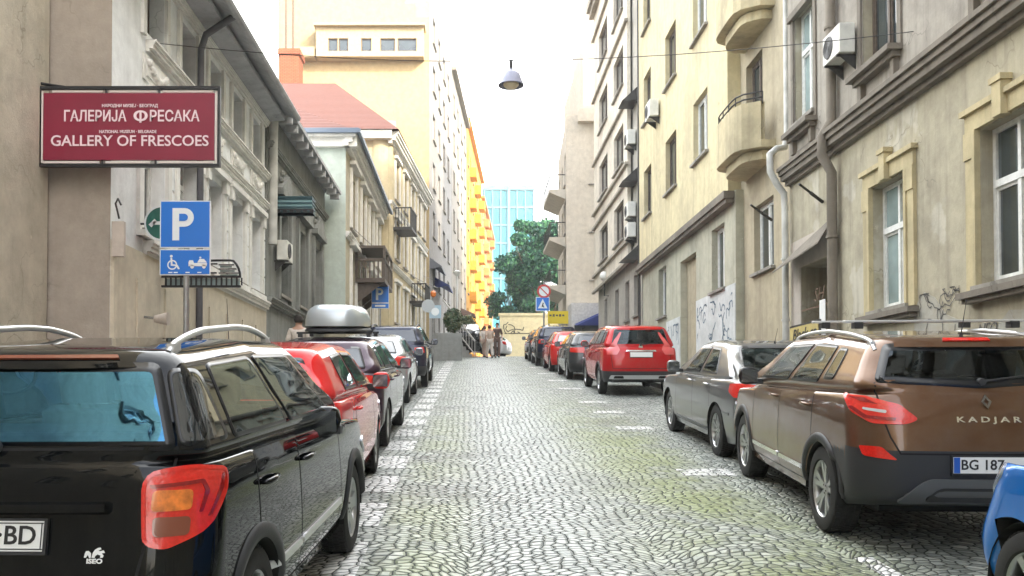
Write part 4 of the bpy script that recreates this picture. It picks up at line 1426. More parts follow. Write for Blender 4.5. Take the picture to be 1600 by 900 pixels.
# ---------------------------------------------------------------- building helpers
def facade_frame(A, Bp, side):
    """A near end, Bp far end (x, y); side +1: the street lies on +n. returns O,U,N,length"""
    A = Vector((A[0], A[1])); Bp = Vector((Bp[0], Bp[1]))
    U = (Bp - A); L = U.length; U.normalize()
    N = Vector((U.y, -U.x))
    if side < 0: N = -N
    return (A.x, A.y), (U.x, U.y), (N.x, N.y), L
def wall_mesh(mb, O, U, N, u0, u1, z0, z1, holes, n=0.0, depth=.18, mi=0, cut=2.0):
    us = sorted(set([u0, u1] + [h[0] for h in holes if u0 < h[0] < u1] + [h[1] for h in holes if u0 < h[1] < u1]))
    zs = sorted(set([z0, z1] + [h[2] for h in holes if z0 < h[2] < z1] + [h[3] for h in holes if z0 < h[3] < z1]))
    P = lambda u, q, z: (O[0] + U[0] * u + N[0] * q, O[1] + U[1] * u + N[1] * q, z)
    for i in range(len(us) - 1):
        for j in range(len(zs) - 1):
            uc, zc = (us[i] + us[i + 1]) / 2, (zs[j] + zs[j + 1]) / 2
            if any(h[0] < uc < h[1] and h[2] < zc < h[3] for h in holes): continue
            mb.add([P(us[i], n, zs[j]), P(us[i + 1], n, zs[j]), P(us[i + 1], n, zs[j + 1]), P(us[i], n, zs[j + 1])], [(0, 1, 2, 3)], mi)
    for h in holes:
        a, b, c, d = h[:4]; dp = h[4] if len(h) > 4 else depth
        q = n - dp
        mb.add([P(a, n, c), P(b, n, c), P(b, n, d), P(a, n, d), P(a, q, c), P(b, q, c), P(b, q, d), P(a, q, d)],
               [(0, 4, 5, 1), (1, 5, 6, 2), (2, 6, 7, 3), (3, 7, 4, 0)], mi)
WIN = {}
def window_part(parent, org, O, U, N, uc, z0, w, h, depth=.16, style='white2', glass=None, sill=True, n=0.0, frame=None, curtain=0):
    """window (frame) with children pane and sill; local x along wall, -y outward"""
    frame = frame or M_WHITE; glass = glass or M_GLASSWIN
    key = (round(w, 2), round(h, 2), style, frame.name, glass.name, round(depth, 2), curtain)
    th = math.atan2(N[0], -N[1])
    if key not in WIN:
        f = MB(); t = .06; y0 = 0.0; y1 = .06
        f.box2((-w / 2, y0, 0), (-w / 2 + t, y1, h)); f.box2((w / 2 - t, y0, 0), (w / 2, y1, h))
        f.box2((-w / 2 + t, y0, 0), (w / 2 - t, y1, t)); f.box2((-w / 2 + t, y0, h - t), (w / 2 - t, y1, h))
        tz = None
        if style in ('white2', 'cross', 'tall'):
            tz = h * (.64 if style != 'tall' else .72)
            f.box2((-w / 2 + t, y0 - .02, tz - .045), (w / 2 - t, y1 - .003, tz + .045))
        if style != 'single':
            f.box2((-.035, y0 - .012, t), (.035, y1 - .006, (tz - .045) if tz else h - t))
            if tz and style != 'tall': f.box2((-.03, y0 - .01, tz + .045), (.03, y1 - .006, h - t))
            for sx in (-1, 1):      # sash rails inside each leaf
                a, b = (sx * .035, sx * (w / 2 - t)); a, b = min(a, b), max(a, b)
                zt_ = (tz - .045) if tz else h - t
                for (xa, xb, za, zb_) in ((a, a + .035, t, zt_), (b - .035, b, t, zt_), (a + .035, b - .035, t, t + .04), (a + .035, b - .035, zt_ - .04, zt_)):
                    f.box2((xa, y0 + .012, za), (xb, y1 - .012, zb_))
        fm = f.build('window', frame)
        g = MB(); g.box2((-w / 2 + .02, .035, .02), (w / 2 - .02, .047, h - .02))
        if curtain: g.box2((-w / 2 + .03, .050, .03), (w / 2 - .03, .056, h * curtain), 1)
        gm = g.build('pane', [glass, M_CURTAIN])
        s_ = MB(); s_.box2((-w / 2 - .09, -depth - .10, -.07), (w / 2 + .09, .0, -.004))
        sm = s_.build('sill', M_SILL)
        WIN[key] = (fm.data, gm.data, sm.data)
        for q in (fm, gm, sm): bpy.data.objects.remove(q)
    md = WIN[key]
    q = n - depth
    o = bpy.data.objects.new('window', md[0]); COL.objects.link(o); o.parent = parent
    o.location = (O[0] + U[0] * uc + N[0] * q - org[0], O[1] + U[1] * uc + N[1] * q - org[1], z0 - org[2])
    o.rotation_euler = (0, 0, th)
    p = bpy.data.objects.new('pane', md[1]); COL.objects.link(p); p.parent = o
    if sill:
        p = bpy.data.objects.new('sill', md[2]); COL.objects.link(p); p.parent = o
    return o
M_SILL = stucco('sill_stone', (.34, .32, .28), amount=.6, streak=.4)

class Building:
    def __init__(s, name, label, cat, A, Bp, side, z1, depth=8, mat=None, group=None, z0=None):
        s.O, s.U, s.N, s.L = facade_frame(A, Bp, side)
        s.z0 = min(gz(A[1]), gz(Bp[1])) - .3 if z0 is None else z0
        s.z1 = z1; s.depth = depth; s.mat = mat; s.holes = []
        s.org = (A[0], A[1], s.z0)
        s.root = thing(name, s.org, label, cat, group)
        s.side = side
    def mb(s): return MB(s.org)
    def y2u(s, y): return (y - s.O[1]) / s.U[1]
    def win(s, y, z0, w, h, style='white2', glass=None, frame=None, depth=.16, sill=True, curtain=0, n=0.0):
        u = s.y2u(y)
        s.holes.append((u - w / 2, u + w / 2, z0, z0 + h, depth + .07))
        return window_part(s.root, s.org, s.O, s.U, s.N, u, z0, w, h, depth, style, glass, sill, n, frame, curtain)
    def wall(s, name='wall', mat=None, top=True, u0=None, u1=None):
        m = s.mb()
        O, U, N, L = s.O, s.U, s.N, s.L
        wall_mesh(m, O, U, N, 0, L, s.z0, s.z1, s.holes)
        P = lambda u, q, z: (O[0] + U[0] * u + N[0] * q, O[1] + U[1] * u + N[1] * q, z)
        D = s.depth
        m.add([P(0, 0, s.z0), P(0, -D, s.z0), P(0, -D, s.z1), P(0, 0, s.z1)], [(0, 1, 2, 3)])
        m.add([P(L, 0, s.z0), P(L, -D, s.z0), P(L, -D, s.z1), P(L, 0, s.z1)], [(0, 1, 2, 3)])
        m.add([P(0, -D, s.z0), P(L, -D, s.z0), P(L, -D, s.z1), P(0, -D, s.z1)], [(0, 1, 2, 3)])
        if top: m.add([P(0, 0, s.z1), P(L, 0, s.z1), P(L, -D, s.z1), P(0, -D, s.z1)], [(0, 1, 2, 3)])
        # dark room lining just behind the windows
        return m.build(name, mat or s.mat, s.root)
    def band(s, m, z, h, out, u0=0, u1=None, steps=((0, 1, 1),), n=0.0, mi=0):
        """moulded string course: steps of (z fraction 0..1 from, to, out factor)"""
        u1 = s.L if u1 is None else u1
        for a, b, k in steps:
            m.obox(s.O, s.U, s.N, u0, u1, n - .02, n + out * k, z + h * a, z + h * b, mi)
    def box(s, m, y0, y1, n0, n1, z0, z1, mi=0):
        m.obox(s.O, s.U, s.N, s.y2u(y0), s.y2u(y1), n0, n1, z0, z1, mi)
    def pt(s, y, n, z):
        u = s.y2u(y)
        return (s.O[0] + s.U[0] * u + s.N[0] * n, s.O[1] + s.U[1] * u + s.N[1] * n, z)
CORN = ((0, .25, .35), (.25, .55, .7), (.55, .8, .85), (.8, 1, 1.0))

# ================================================================ RIGHT SIDE
M_R1 = stucco('plaster_olive_brown', (.46, .42, .31), dirt=(.17, .15, .12), amount=.6, streak=.6, patch=(.52, .49, .40))
M_R1UP = stucco('plaster_grey_brown', (.37, .34, .29), dirt=(.15, .135, .12), amount=.6, streak=.65)
M_R1TRIM = stucco('plaster_ochre_trim', (.56, .48, .29), dirt=(.22, .19, .13), amount=.5, streak=.6)
M_R1CORN = stucco('cornice_dark', (.22, .195, .16), dirt=(.08, .07, .06), amount=.5, streak=.4)
M_PALE = stucco('plaster_pale_pink', (.56, .50, .44), dirt=(.3, .27, .22), amount=.35, streak=.4)
XF = 6.3
b = Building('plaster_house', 'olive brown plaster house on the right with ochre framed white windows', 'house', (XF, -14), (XF, 17.6), -1, 19, 9, M_R1)  # upper storeys out of view, height chosen to keep the sun off the street
for i, yc in enumerate((-9.9, -6.95, -4.0, -1.3, 1.6, 4.55, 7.5, 10.45, 13.4)):
    zz = 3.18
    b.win(yc, zz, 1.10, 1.92, 'white2', M_GLASSPALE if yc == 13.4 else M_GLASSWIN, curtain=0, depth=.15)
    b.win(yc if yc < 13 else 13.65, 7.0, 1.15, 2.1, 'white2', frame=M_WHITE if yc < 13 else M_BROWNWOOD, depth=.14, curtain=.97 if yc in (7.5, 13.4) else 0)
    b.win(yc if yc < 13 else 13.65, 10.9, 1.15, 2.0, 'white2', depth=.14)
b.win(16.75, 7.15, .95, 2.1, 'white2', M_GLASSPALE, depth=.12)
b.win(16.75, 10.9, .95, 2.0, 'white2', depth=.12)
door_u = (b.y2u(15.65), b.y2u(17.0))
b.holes.append((door_u[0], door_u[1], b.z0, 4.35, .55))
b.wall()
for yc in (-1.3, 1.6, 4.55, 7.5, 10.45, 13.4):
    w, h, zz = 1.10, 1.92, 3.18
    trim = b.mb()
    for sx in (-1, 1):
        y0, y1 = sorted((yc + sx * (w / 2 + .012), yc + sx * (w / 2 + .26)))
        b.box(trim, y0, y1, -.01, .05, zz - .05, zz + h + .02)
        y0, y1 = sorted((yc + sx * (w / 2 + .012), yc + sx * (w / 2 + .075)))
        b.box(trim, y0, y1, .05, .075, zz - .05, zz + h + .0)
        b.box(trim, yc + sx * (w / 2 + .14) - .13, yc + sx * (w / 2 + .14) + .13, .05, .07, zz + h - .32, zz + h + .02)
    b.box(trim, yc - w / 2 - .26, yc + w / 2 + .26, -.01, .052, zz + h + .02, zz + h + .24)
    b.box(trim, yc - w / 2 - .31, yc + w / 2 + .31, -.01, .10, zz + h + .24, zz + h + .31)
    b.box(trim, yc - .09, yc + .09, -.01, .13, zz + h + .0, zz + h + .44)
    b.box(trim, yc - .12, yc + .12, -.01, .15, zz + h + .40, zz + h + .47)
    trim.build('window_surround', M_R1TRIM, b.root)
    sl_ = b.mb()
    b.box(sl_, yc - .86, yc + .86, -.01, .17, 3.03, 3.11); b.box(sl_, yc - .80, yc + .80, -.01, .12, 2.97, 3.03)
    sl_.build('window_ledge', M_R1CORN, b.root)
for yc, w in ((-1.3, 1.15), (1.6, 1.15), (4.55, 1.15), (7.5, 1.15), (10.45, 1.15), (13.65, 1.15), (16.75, .95)):
    sl_ = b.mb()
    b.box(sl_, yc - w / 2 - .16, yc + w / 2 + .16, -.01, .24, 6.90, 6.985); b.box(sl_, yc - w / 2 - .10, yc + w / 2 + .10, -.01, .15, 6.82, 6.90)
    for sx in (-1, 1): b.box(sl_, yc + sx * (w / 2 - .02) - .06, yc + sx * (w / 2 - .02) + .06, -.01, .10, 6.56, 6.82)
    b.box(sl_, yc - w / 2 + .04, yc + w / 2 - .04, -.01, .035, 6.54, 6.60)
    for sx in (-1, 1): b.box(sl_, yc + sx * (w / 2 + .09) - .06, yc + sx * (w / 2 + .09) + .06, -.01, .045, 6.99, 9.2)
    b.box(sl_, yc - w / 2 - .2, yc + w / 2 + .2, -.01, .10, 9.2, 9.32)
    sl_.build('window_ledge', M_R1CORN, b.root)
cn_ = b.mb()
b.band(cn_, 6.05, .36, .30, 0, b.y2u(15.22), CORN)
b.band(cn_, 6.05, .34, .26, b.y2u(15.22) + .004, b.L, CORN)
b.band(cn_, 10.15, .3, .28, 0, b.L, CORN); b.band(cn_, 18.5, .5, .7, 0, b.L, CORN)
cn_.build('cornice', M_R1CORN, b.root)
up = b.mb()       # the greyer upper storeys are a thin render layer of their own
holes2 = [(h[0] - .004, h[1] + .004, h[2] - .004, h[3] + .004, .0) for h in b.holes if h[2] > 6.4]
wall_mesh(up, b.O, b.U, b.N, 0, b.L, 6.42, 18.5, holes2, n=.012)
up.build('upper_render', M_R1UP, b.root)
dd = b.mb()
b.box(dd, 15.65, 17.0, -.56, -.50, b.z0, 4.35); dd.build('door', plain('door_dark_wood', (.05, .035, .025), .6, noise=.4, nscale=10), b.root)
pk = b.mb()      # pale repainted panel round the entrance, and its torn tin canopy
for (y0, y1, z0_, z1_) in ((15.36, 15.64, 1.3, 4.9), (17.01, 17.5, 1.3, 4.9), (15.64, 17.01, 4.36, 4.9)): b.box(pk, y0, y1, -.01, .015, z0_, z1_)
pk.build('pale_panel', M_PALE, b.root)
cp = b.mb()
a1, a2, a3, a4 = b.pt(15.4, .02, 4.98), b.pt(17.4, .02, 4.62), b.pt(17.4, .42, 4.30), b.pt(15.4, .30, 4.52)
cp.prism([a1, a2, a3, a4], (0, 0, .03)); cp.build('canopy', M_R1CORN, b.root)
sg_ = b.mb()      # cafe sign board beside the entrance
b.box(sg_, 15.50, 16.95, .20, .25, 2.52, 3.22, 1)
b.box(sg_, 15.54, 16.91, .25, .262, 2.56, 3.18, 0)
Mx = frame_matrix(Vector(b.pt(16.2, .266, 3.02)), Vector((0, -1, 0)), Vector((0, 0, 1)), Vector((-1, 0, 0)))
text_mb(sg_, 'Black cr', .30, Mx, .002, 1, 'CENTER', .004, 1.15, shear=.25)
Mx = frame_matrix(Vector(b.pt(16.2, .266, 2.70)), Vector((0, -1, 0)), Vector((0, 0, 1)), Vector((-1, 0, 0)))
for k in range(5): sg_.box(b.pt(15.75 + .22 * k, .266, 2.70 + .02 * (k % 2)), (.004, .12, .09), None, 1)
SIGN_ENT = solo(sg_, 'shop_sign', [stucco('sign_ochre', (.52, .42, .17), amount=.3, streak=.3), M_IRON], 'ochre hand-lettered board in a black frame beside the entrance between the two downpipes', 'sign')
gr = b.mb()
Mx = frame_matrix(Vector(b.pt(16.1, .03, 3.72)), Vector((0, -1, 0)), Vector((0, 0, 1)), Vector((-1, 0, 0)))
text_mb(gr, 'SH', .34, Mx, .002, 0, 'CENTER', 0, .50, shear=.3)
b.box(gr, 15.45, 16.95, .018, .022, 3.50, 3.53)
gr.build('graffiti', plain('spray_brown', (.13, .08, .05), .8), b.root)

def squiggles(m, b_, y0, y1, z0, z1, n, r=.012, q=.022, seed=1, size=.16):
    rd = random.Random(seed)
    for _ in range(n):
        y, z = rd.uniform(y0, y1), rd.uniform(z0, z1)
        pts = []; a = rd.uniform(0, 6)
        for k in range(9):
            pts.append(b_.pt(y, q, z)); a += rd.uniform(-1.3, 1.5); y += math.cos(a) * size * .4; z += math.sin(a) * size * .5
            z = min(max(z, z0), z1); y = min(max(y, y0), y1)
        for p, s2 in zip(pts[:-1], pts[1:]):
            p, s2 = Vector(p), Vector(s2); d = s2 - p
            if d.length < .01: continue
            nrm = Vector((b_.N[0], b_.N[1], 0)); sd = d.normalized().cross(nrm) * r
            m.add([p + sd, s2 + sd, s2 - sd, p - sd], [(0, 1, 2, 3)])
gr = b.mb(); squiggles(gr, b, 11.5, 12.6, 2.5, 3.25, 16, .007, .012, 5, .16)
squiggles(gr, b, 12.0, 12.5, 2.2, 2.6, 3, .007, .012, 6)
Mx = frame_matrix(Vector(b.pt(10.9, .014, 2.62)), Vector((0, -1, 0)), Vector((0, 0, 1)), Vector((-1, 0, 0)))
text_mb(gr, 'NEO', .22, Mx, .001, 0, 'CENTER', 0, .42, shear=.4)
gr.build('graffiti', plain('spray_grey', (.09, .085, .08), .8), b.root)
rp = b.mb(); rd = random.Random(5)
ol = [(8.2, 1.5)] + [(8.2 + k * .28, 2.75 + .35 * rd.random() + .35 * math.sin(k * .5)) for k in range(17)] + [(12.72, 1.5)]
rp.prism([b.pt(a_, -.01, c_) for a_, c_ in ol], (-.016, 0, 0))
rp.build('repaired_plaster', stucco('plaster_grey_patch', (.42, .41, .36), dirt=(.33, .29, .2), amount=.9, streak=.5), b.root)
# downpipes
def downpipe(path, r, mat, label, brackets=()):
    m = MB(); m.tube(path, r, 12)
    for z, p, d in brackets: m.lathe([(r * 1.01, -.02), (r * 1.25, -.02), (r * 1.25, .02), (r * 1.01, .02)], (p[0], p[1], z), 'z', 12)
    return solo(m, 'downpipe', mat, label, 'downpipe', smooth='angle')
downpipe([(6.18, 15.25, 15.2), (6.18, 15.25, 6.6), (6.02, 15.25, 6.3), (6.02, 15.25, 6.0), (6.18, 15.25, 5.7), (6.18, 15.25, 1.4)], .085, stucco('pipe_brown', (.24, .21, .17), amount=.5), 'thick grey-brown downpipe left of the nearest ochre framed windows', [(z, (6.18, 15.25), 0) for z in (2.6, 4.6, 8.2, 11)])
nt_ = MB()
nt_.box((6.085, 15.45, 2.9), (.012, .24, 1.3)); 
solo(nt_, 'notice_strip', M_PLATE, 'narrow white notice strip beside the grey-brown downpipe', 'notice')
wp = [(6.42, 18.05, 16), (6.42, 18.05, 7.2), (6.35, 18.0, 6.95), (6.1, 17.75, 6.85), (5.92, 17.62, 6.7), (5.92, 17.6, 6.35), (6.05, 17.6, 6.1), (6.17, 17.55, 5.9), (6.17, 17.5, 5.6), (6.17, 17.5, 1.5)]
downpipe(wp, .065, plain('pipe_white', (.50, .50, .46), .5, noise=.3, nscale=3), 'long white downpipe with an elbow, between the brown and the cream house', [(z, (6.17, 17.5), 0) for z in (2.4, 3.4, 4.6)])
for (y, z) in ((15.9, 5.35), (18.6, 5.6)):
    m = MB(); m.tube([(6.28, y, z), (5.75, y - .3, z + .25)], .022, 8); m.tube([(6.28, y, z + .0), (6.0, y - .16, z + .13)], .03, 8)
    solo(m, 'wall_bracket', M_IRON, 'short iron bracket on the wall %s' % ('above the entrance with the torn canopy' if y < 17 else 'right of the first barred ground floor window'), 'bracket')

def ac_unit(p, N, label, s=1.0, group='air conditioning units on the right-hand facades'):
    w, d, h = .80 * s, .30 * s, .56 * s
    th = math.atan2(N[0], -N[1])
    t = thing('air_conditioner', p, label, 'air conditioner', group, (0, 0, th))
    m = MB(); m.box((0, -d / 2 - .05, h / 2), (w, d, h)); m.build('casing', plain('ac_white', (.68, .68, .62), .5, noise=.15, nscale=6), t, bevel=.015)
    m = MB(); m.lathe([(.0, -.012), (.20 * s, -.012), (.215 * s, 0), (.215 * s, .03)], (-.12 * s, -d - .05, h / 2), 'y', 24)
    for k in range(4): m.lathe([(.05 * (k + 1) * s - .004, -.02), (.05 * (k + 1) * s + .004, -.02), (.05 * (k + 1) * s + .004, -.01)], (-.12 * s, -d - .05, h / 2), 'y', 20)
    m.build('fan_grille', plain('ac_grille', (.12, .12, .12), .6), t, smooth='angle')
    for sx in (-.28, .28):
        m = MB(); m.box((sx * s, -d / 2 - .02, -.02), (.04, d + .08, .03)); m.prism([(sx * s - .01, 0, -.03), (sx * s - .01, -d, -.03), (sx * s - .01, 0, -.25)], (.02, 0, 0))
        m.build('bracket', M_IRON, t)
    return t
ac_unit((6.29, 14.75, 7.45), (-1, 0), 'white air conditioner on the grey-brown wall beside the downpipe, nearest of all', .86)

# ---- cream house with the projecting upper bay
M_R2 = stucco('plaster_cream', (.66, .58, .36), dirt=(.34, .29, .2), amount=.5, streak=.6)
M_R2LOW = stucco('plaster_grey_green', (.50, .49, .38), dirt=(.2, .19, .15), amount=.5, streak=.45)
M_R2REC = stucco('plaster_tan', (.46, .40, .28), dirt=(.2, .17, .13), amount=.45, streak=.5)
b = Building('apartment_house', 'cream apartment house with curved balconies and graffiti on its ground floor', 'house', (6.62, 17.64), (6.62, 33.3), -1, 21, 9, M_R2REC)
b.win(20.15, 4.8, 1.35, 1.55, 'plain2', frame=M_WHITE, depth=.14)
for k, zz in enumerate((7.35, 10.55, 13.75)):
    b.win(20.75, zz + .75, 1.2, 1.75, 'plain2', frame=M_BROWNWOOD, depth=.15, curtain=.5 if k != 1 else 0)
b.wall()
# lower part flush with the street and the bay above
lo = b.mb(); O2, U2, N2, L2 = facade_frame((6.42, 21.6), (6.42, 33.3), -1)
class Sub: pass
def plane(y0, y1, x):
    s = Sub(); s.O, s.U, s.N, s.L = facade_frame((x, y0), (x, y1), -1); s.y2u = lambda y: y - y0
    s.pt = lambda y, n, z: (x - n, y, z)
    return s
pl_ = plane(21.6, 33.3, 6.42)
lh = [(1.55 - .6, 1.55 + .6, 4.75, 6.4, .24), (29.9 - 21.6 - .6, 29.9 - 21.6 + .6, 4.75, 6.4, .24), (25.4 - 21.6, 27.3 - 21.6, b.z0, 6.15, 1.2)]
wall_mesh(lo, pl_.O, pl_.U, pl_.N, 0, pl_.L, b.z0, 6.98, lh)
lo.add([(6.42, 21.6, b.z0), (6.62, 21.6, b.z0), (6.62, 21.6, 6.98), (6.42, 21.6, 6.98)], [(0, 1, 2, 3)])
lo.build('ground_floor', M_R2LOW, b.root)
for yc in (23.15, 29.9):
    window_part(b.root, b.org, pl_.O, pl_.U, pl_.N, yc - 21.6, 4.75, 1.2, 1.65, .16, 'plain2', None, True, 0, M_WHITE)
m = b.mb(); m.box2((7.60, 25.4, 2.0), (7.64, 27.3, 6.15)); m.build('door', plain('door_dark_wood', (.05, .035, .025), .6), b.root)
bay = plane(21.8, 33.3, 6.30)
bh = []
bw = []
for zz in (8.55, 11.95, 15.3):
    for yc, w in ((24.4, 1.5), (28.0, 1.5), (31.7, 1.3)):
        bh.append((yc - 21.8 - w / 2, yc - 21.8 + w / 2, zz, zz + 1.7, .21)); bw.append((yc, w, zz))
bm = b.mb(); wall_mesh(bm, bay.O, bay.U, bay.N, 0, bay.L, 6.98, 21.0, bh)
bm.add([(6.30, 21.8, 6.98), (6.62, 21.8, 6.98), (6.62, 21.8, 21), (6.30, 21.8, 21)], [(0, 1, 2, 3)])
bm.add([(6.30, 21.8, 6.98), (6.62, 21.8, 6.98), (6.62, 33.3, 6.98), (6.30, 33.3, 6.98)], [(0, 1, 2, 3)])
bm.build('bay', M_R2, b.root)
for i, (yc, w, zz) in enumerate(bw):
    window_part(b.root, b.org, bay.O, bay.U, bay.N, yc - 21.8, zz, w, 1.7, .14, 'plain2', None, True, 0, M_BROWNWOOD if i % 3 else M_WHITE, .55 if i % 2 else 0)
m = b.mb(); m.box2((6.14, 21.62, 6.78), (6.40, 33.3, 6.96)); m.box2((6.20, 21.66, 6.68), (6.40, 33.3, 6.78))
m.build('cornice', M_R1CORN, b.root)
for q0, q1, q2 in ((21.62, 25.35, 4.72), (27.35, 29.2, 4.5)):
  m = b.mb(); m.box2((6.395, q0, 2.0), (6.43, q1, q2))
  m.build('whitewash', stucco('whitewash', (.66, .68, .66), dirt=(.4, .42, .4), amount=.4, streak=.4), b.root)
g_ = b.mb(); squiggles(g_, pl_, 21.8, 25.2, 3.2, 4.5, 22, .018, .03, 11, .22); squiggles(g_, pl_, 27.5, 29.1, 3.4, 4.3, 8, .02, .03, 12, .25)
g_.build('graffiti', plain('spray_blue', (.10, .16, .22), .8), b.root)
# curved balconies of the recess
def balcony(parent_b, yc, z, w, out, x0, railing, hgt=.95, mat=None):
    n = 10; top = []
    for k in range(n + 1):
        t = -1 + 2 * k / n
        top.append((x0 - out * (1 - abs(t) ** 6.0 * .6), yc + t * w / 2))
    m = parent_b.mb()
    base = [(x0, yc - w / 2)] + top + [(x0, yc + w / 2)]
    m.prism([(p[0], p[1], z) for p in base], (0, 0, .16))
    inner = [(x0, yc - w / 2 + .1)] + [(p[0] + .12, yc + (p[1] - yc) * .93) for p in top] + [(x0, yc + w / 2 - .1)]
    m.prism([(x0 + (p[0] - x0) * .75, yc + (p[1] - yc) * .85, z - .22) for p in base], (0, 0, .2))
    for i in range(len(top) - 1):
        a, c = top[i], top[i + 1]; a2, c2 = (a[0] + .10, yc + (a[1] - yc) * .95), (c[0] + .10, yc + (c[1] - yc) * .95)
        zz0, zz1 = z + .16, z + .16 + hgt * (.8 if railing else 1)
        m.add([(a[0], a[1], zz0), (c[0], c[1], zz0), (c[0], c[1], zz1), (a[0], a[1], zz1), (a2[0], a2[1], zz0), (c2[0], c2[1], zz0), (c2[0], c2[1], zz1), (a2[0], a2[1], zz1)],
              [(0, 1, 2, 3), (4, 7, 6, 5), (3, 2, 6, 7)])
    ob = m.build('balcony', mat or M_R2REC, parent_b.root)
    if railing:
        r = parent_b.mb()
        pts = [(p[0] + .05, yc + (p[1] - yc) * .975) for p in top]
        for zz in (z + .16 + hgt * .8 + .10, z + .16 + hgt * .8 + .22): r.tube([(p[0], p[1], zz) for p in pts], .018, 6)
        for p in pts[::2]: r.tube([(p[0], p[1], z + .16 + hgt * .75), (p[0], p[1], z + .16 + hgt * .8 + .22)], .014, 6)
        ro = r.build('railing', M_IRON, ob)
        ro.location = (0, 0, 0)
    return ob
M_BALC = stucco('balcony_plaster', (.60, .52, .33), dirt=(.2, .17, .12), amount=.5, streak=.5)
for zz in (7.35, 10.45, 13.6): balcony(b, 20.45, zz, 2.3, .80, 6.62, True, 1.05, M_BALC)
ac_unit((6.29, 29.9, 11.4), (-1, 0), 'white air conditioner high on the cream bay between two windows')
m = MB(); m.tube([(6.3, 33.32, 4), (6.3, 33.32, 20)], .05, 8)
solo(m, 'downpipe', M_IRON, 'dark downpipe at the far end of the cream house', 'downpipe', smooth='angle')

# ---- grey house with bays and awnings
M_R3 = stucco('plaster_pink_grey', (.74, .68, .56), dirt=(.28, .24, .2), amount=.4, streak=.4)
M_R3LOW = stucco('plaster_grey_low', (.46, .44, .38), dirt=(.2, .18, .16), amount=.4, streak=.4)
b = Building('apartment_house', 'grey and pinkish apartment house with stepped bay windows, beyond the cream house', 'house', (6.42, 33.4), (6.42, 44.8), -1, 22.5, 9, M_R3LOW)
for yc in (34.6, 36.6, 39.2, 42.4): b.win(yc, 5.3, .95, 1.6, 'plain2', frame=M_BROWNWOOD, depth=.14)
b.wall()
by = plane(35.2, 44.7, 6.2); bh = []; bw = []
for zz in (8.6, 11.7, 14.9, 18.0):
    for yc, w in ((37.3, 2.4), (41.6, 2.6)): bh.append((yc - 35.2 - w / 2, yc - 35.2 + w / 2, zz, zz + 1.6, .2)); bw.append((yc, w, zz))
m = b.mb(); wall_mesh(m, by.O, by.U, by.N, 0, by.L, 7.5, 21.6, bh)
m.add([(6.2, 35.2, 7.5), (6.34, 35.2, 7.5), (6.34, 35.2, 21.6), (6.2, 35.2, 21.6)], [(0, 1, 2, 3)])
m.add([(6.2, 44.7, 7.5), (6.34, 44.7, 7.5), (6.34, 44.7, 21.6), (6.2, 44.7, 21.6)], [(0, 1, 2, 3)])
m.add([(6.2, 35.2, 7.5), (6.34, 35.2, 7.5), (6.34, 44.7, 7.5), (6.2, 44.7, 7.5)], [(0, 1, 2, 3)])
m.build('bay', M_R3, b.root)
for i, (yc, w, zz) in enumerate(bw): window_part(b.root, b.org, by.O, by.U, by.N, yc - 35.2, zz, w, 1.6, .13, 'plain2', None, True, 0, M_BROWNWOOD, .6 if i % 3 == 0 else 0)
m = b.mb()
for zz in (7.42, 8.2, 10.6, 11.3, 13.8, 17.0, 20.1): m.box2((6.08, 35.05, zz), (6.22, 44.8, zz + .11))
m.box2((6.30, 33.4, 4.4), (6.44, 44.7, 4.52))
m.box2((5.85, 33.2, 21.6), (6.6, 44.8, 21.95)); m.box2((5.98, 33.3, 21.3), (6.5, 44.8, 21.6))
m.build('cornice', stucco('cornice_grey', (.42, .38, .31)), b.root)
for i, zz in enumerate((7.4, 10.4, 13.5)):
    m = b.mb()
    m.prism([(6.415, 34.1, zz + .55), (5.82, 34.1, zz), (6.415, 34.1, zz)], (0, 1.0, 0)); m.build('awning', M_IRON, b.root)
for i, (yy, zz) in enumerate(((34.7, 9.1), (34.7, 8.3), (34.7, 11.9))):
    ac_unit((6.41, yy, zz), (-1, 0), ['upper of the two stacked white air conditioners beside the grey bay', 'lower of the two stacked white air conditioners beside the grey bay', 'white air conditioner above the stacked pair on the grey house'][i])
# ---- house with balconies at the street corner
M_R4 = stucco('plaster_ivory', (.64, .58, .48), dirt=(.45, .38, .3), amount=.3, streak=.3)
b = Building('apartment_house', 'ivory corner apartment house with three wedge-like balconies beside the tree', 'house', (5.42, 50), (5.9, 60), -1, 18.2, 12, M_R4)
for zz in (5.5, 9.0, 11.8, 14.6):
    for yc in (52.0, 55.0, 58.0): b.win(yc, zz, 1.2, 1.9, 'plain2', frame=M_BROWNWOOD, depth=.13)
b.wall()
O3, U3, N3, L3 = (5.36, 50.0), (1.0, 0.0), (0.0, -1.0), 8.0
m = b.mb(); fr = []
for zz in (8.9, 11.6, 14.3): fr += [(1.35, 1.75, zz, zz + 1.9, .2), (2.6, 3.6, zz, zz + 1.9, .2)]
wall_mesh(m, O3, U3, N3, .0, L3, b.z0, 18.2, fr, n=.06)
m.add([(5.36, 49.94, b.z0), (5.36, 50.0, b.z0), (5.36, 50.0, 18.2), (5.36, 49.94, 18.2)], [(0, 1, 2, 3)])
m.build('end_wall', M_R4, b.root)
for h in fr: window_part(b.root, b.org, O3, U3, N3, (h[0] + h[1]) / 2, h[2], h[1] - h[0], 1.9, .12, 'single' if h[1] - h[0] < .5 else 'plain2', None, True, .06, M_BROWNWOOD)
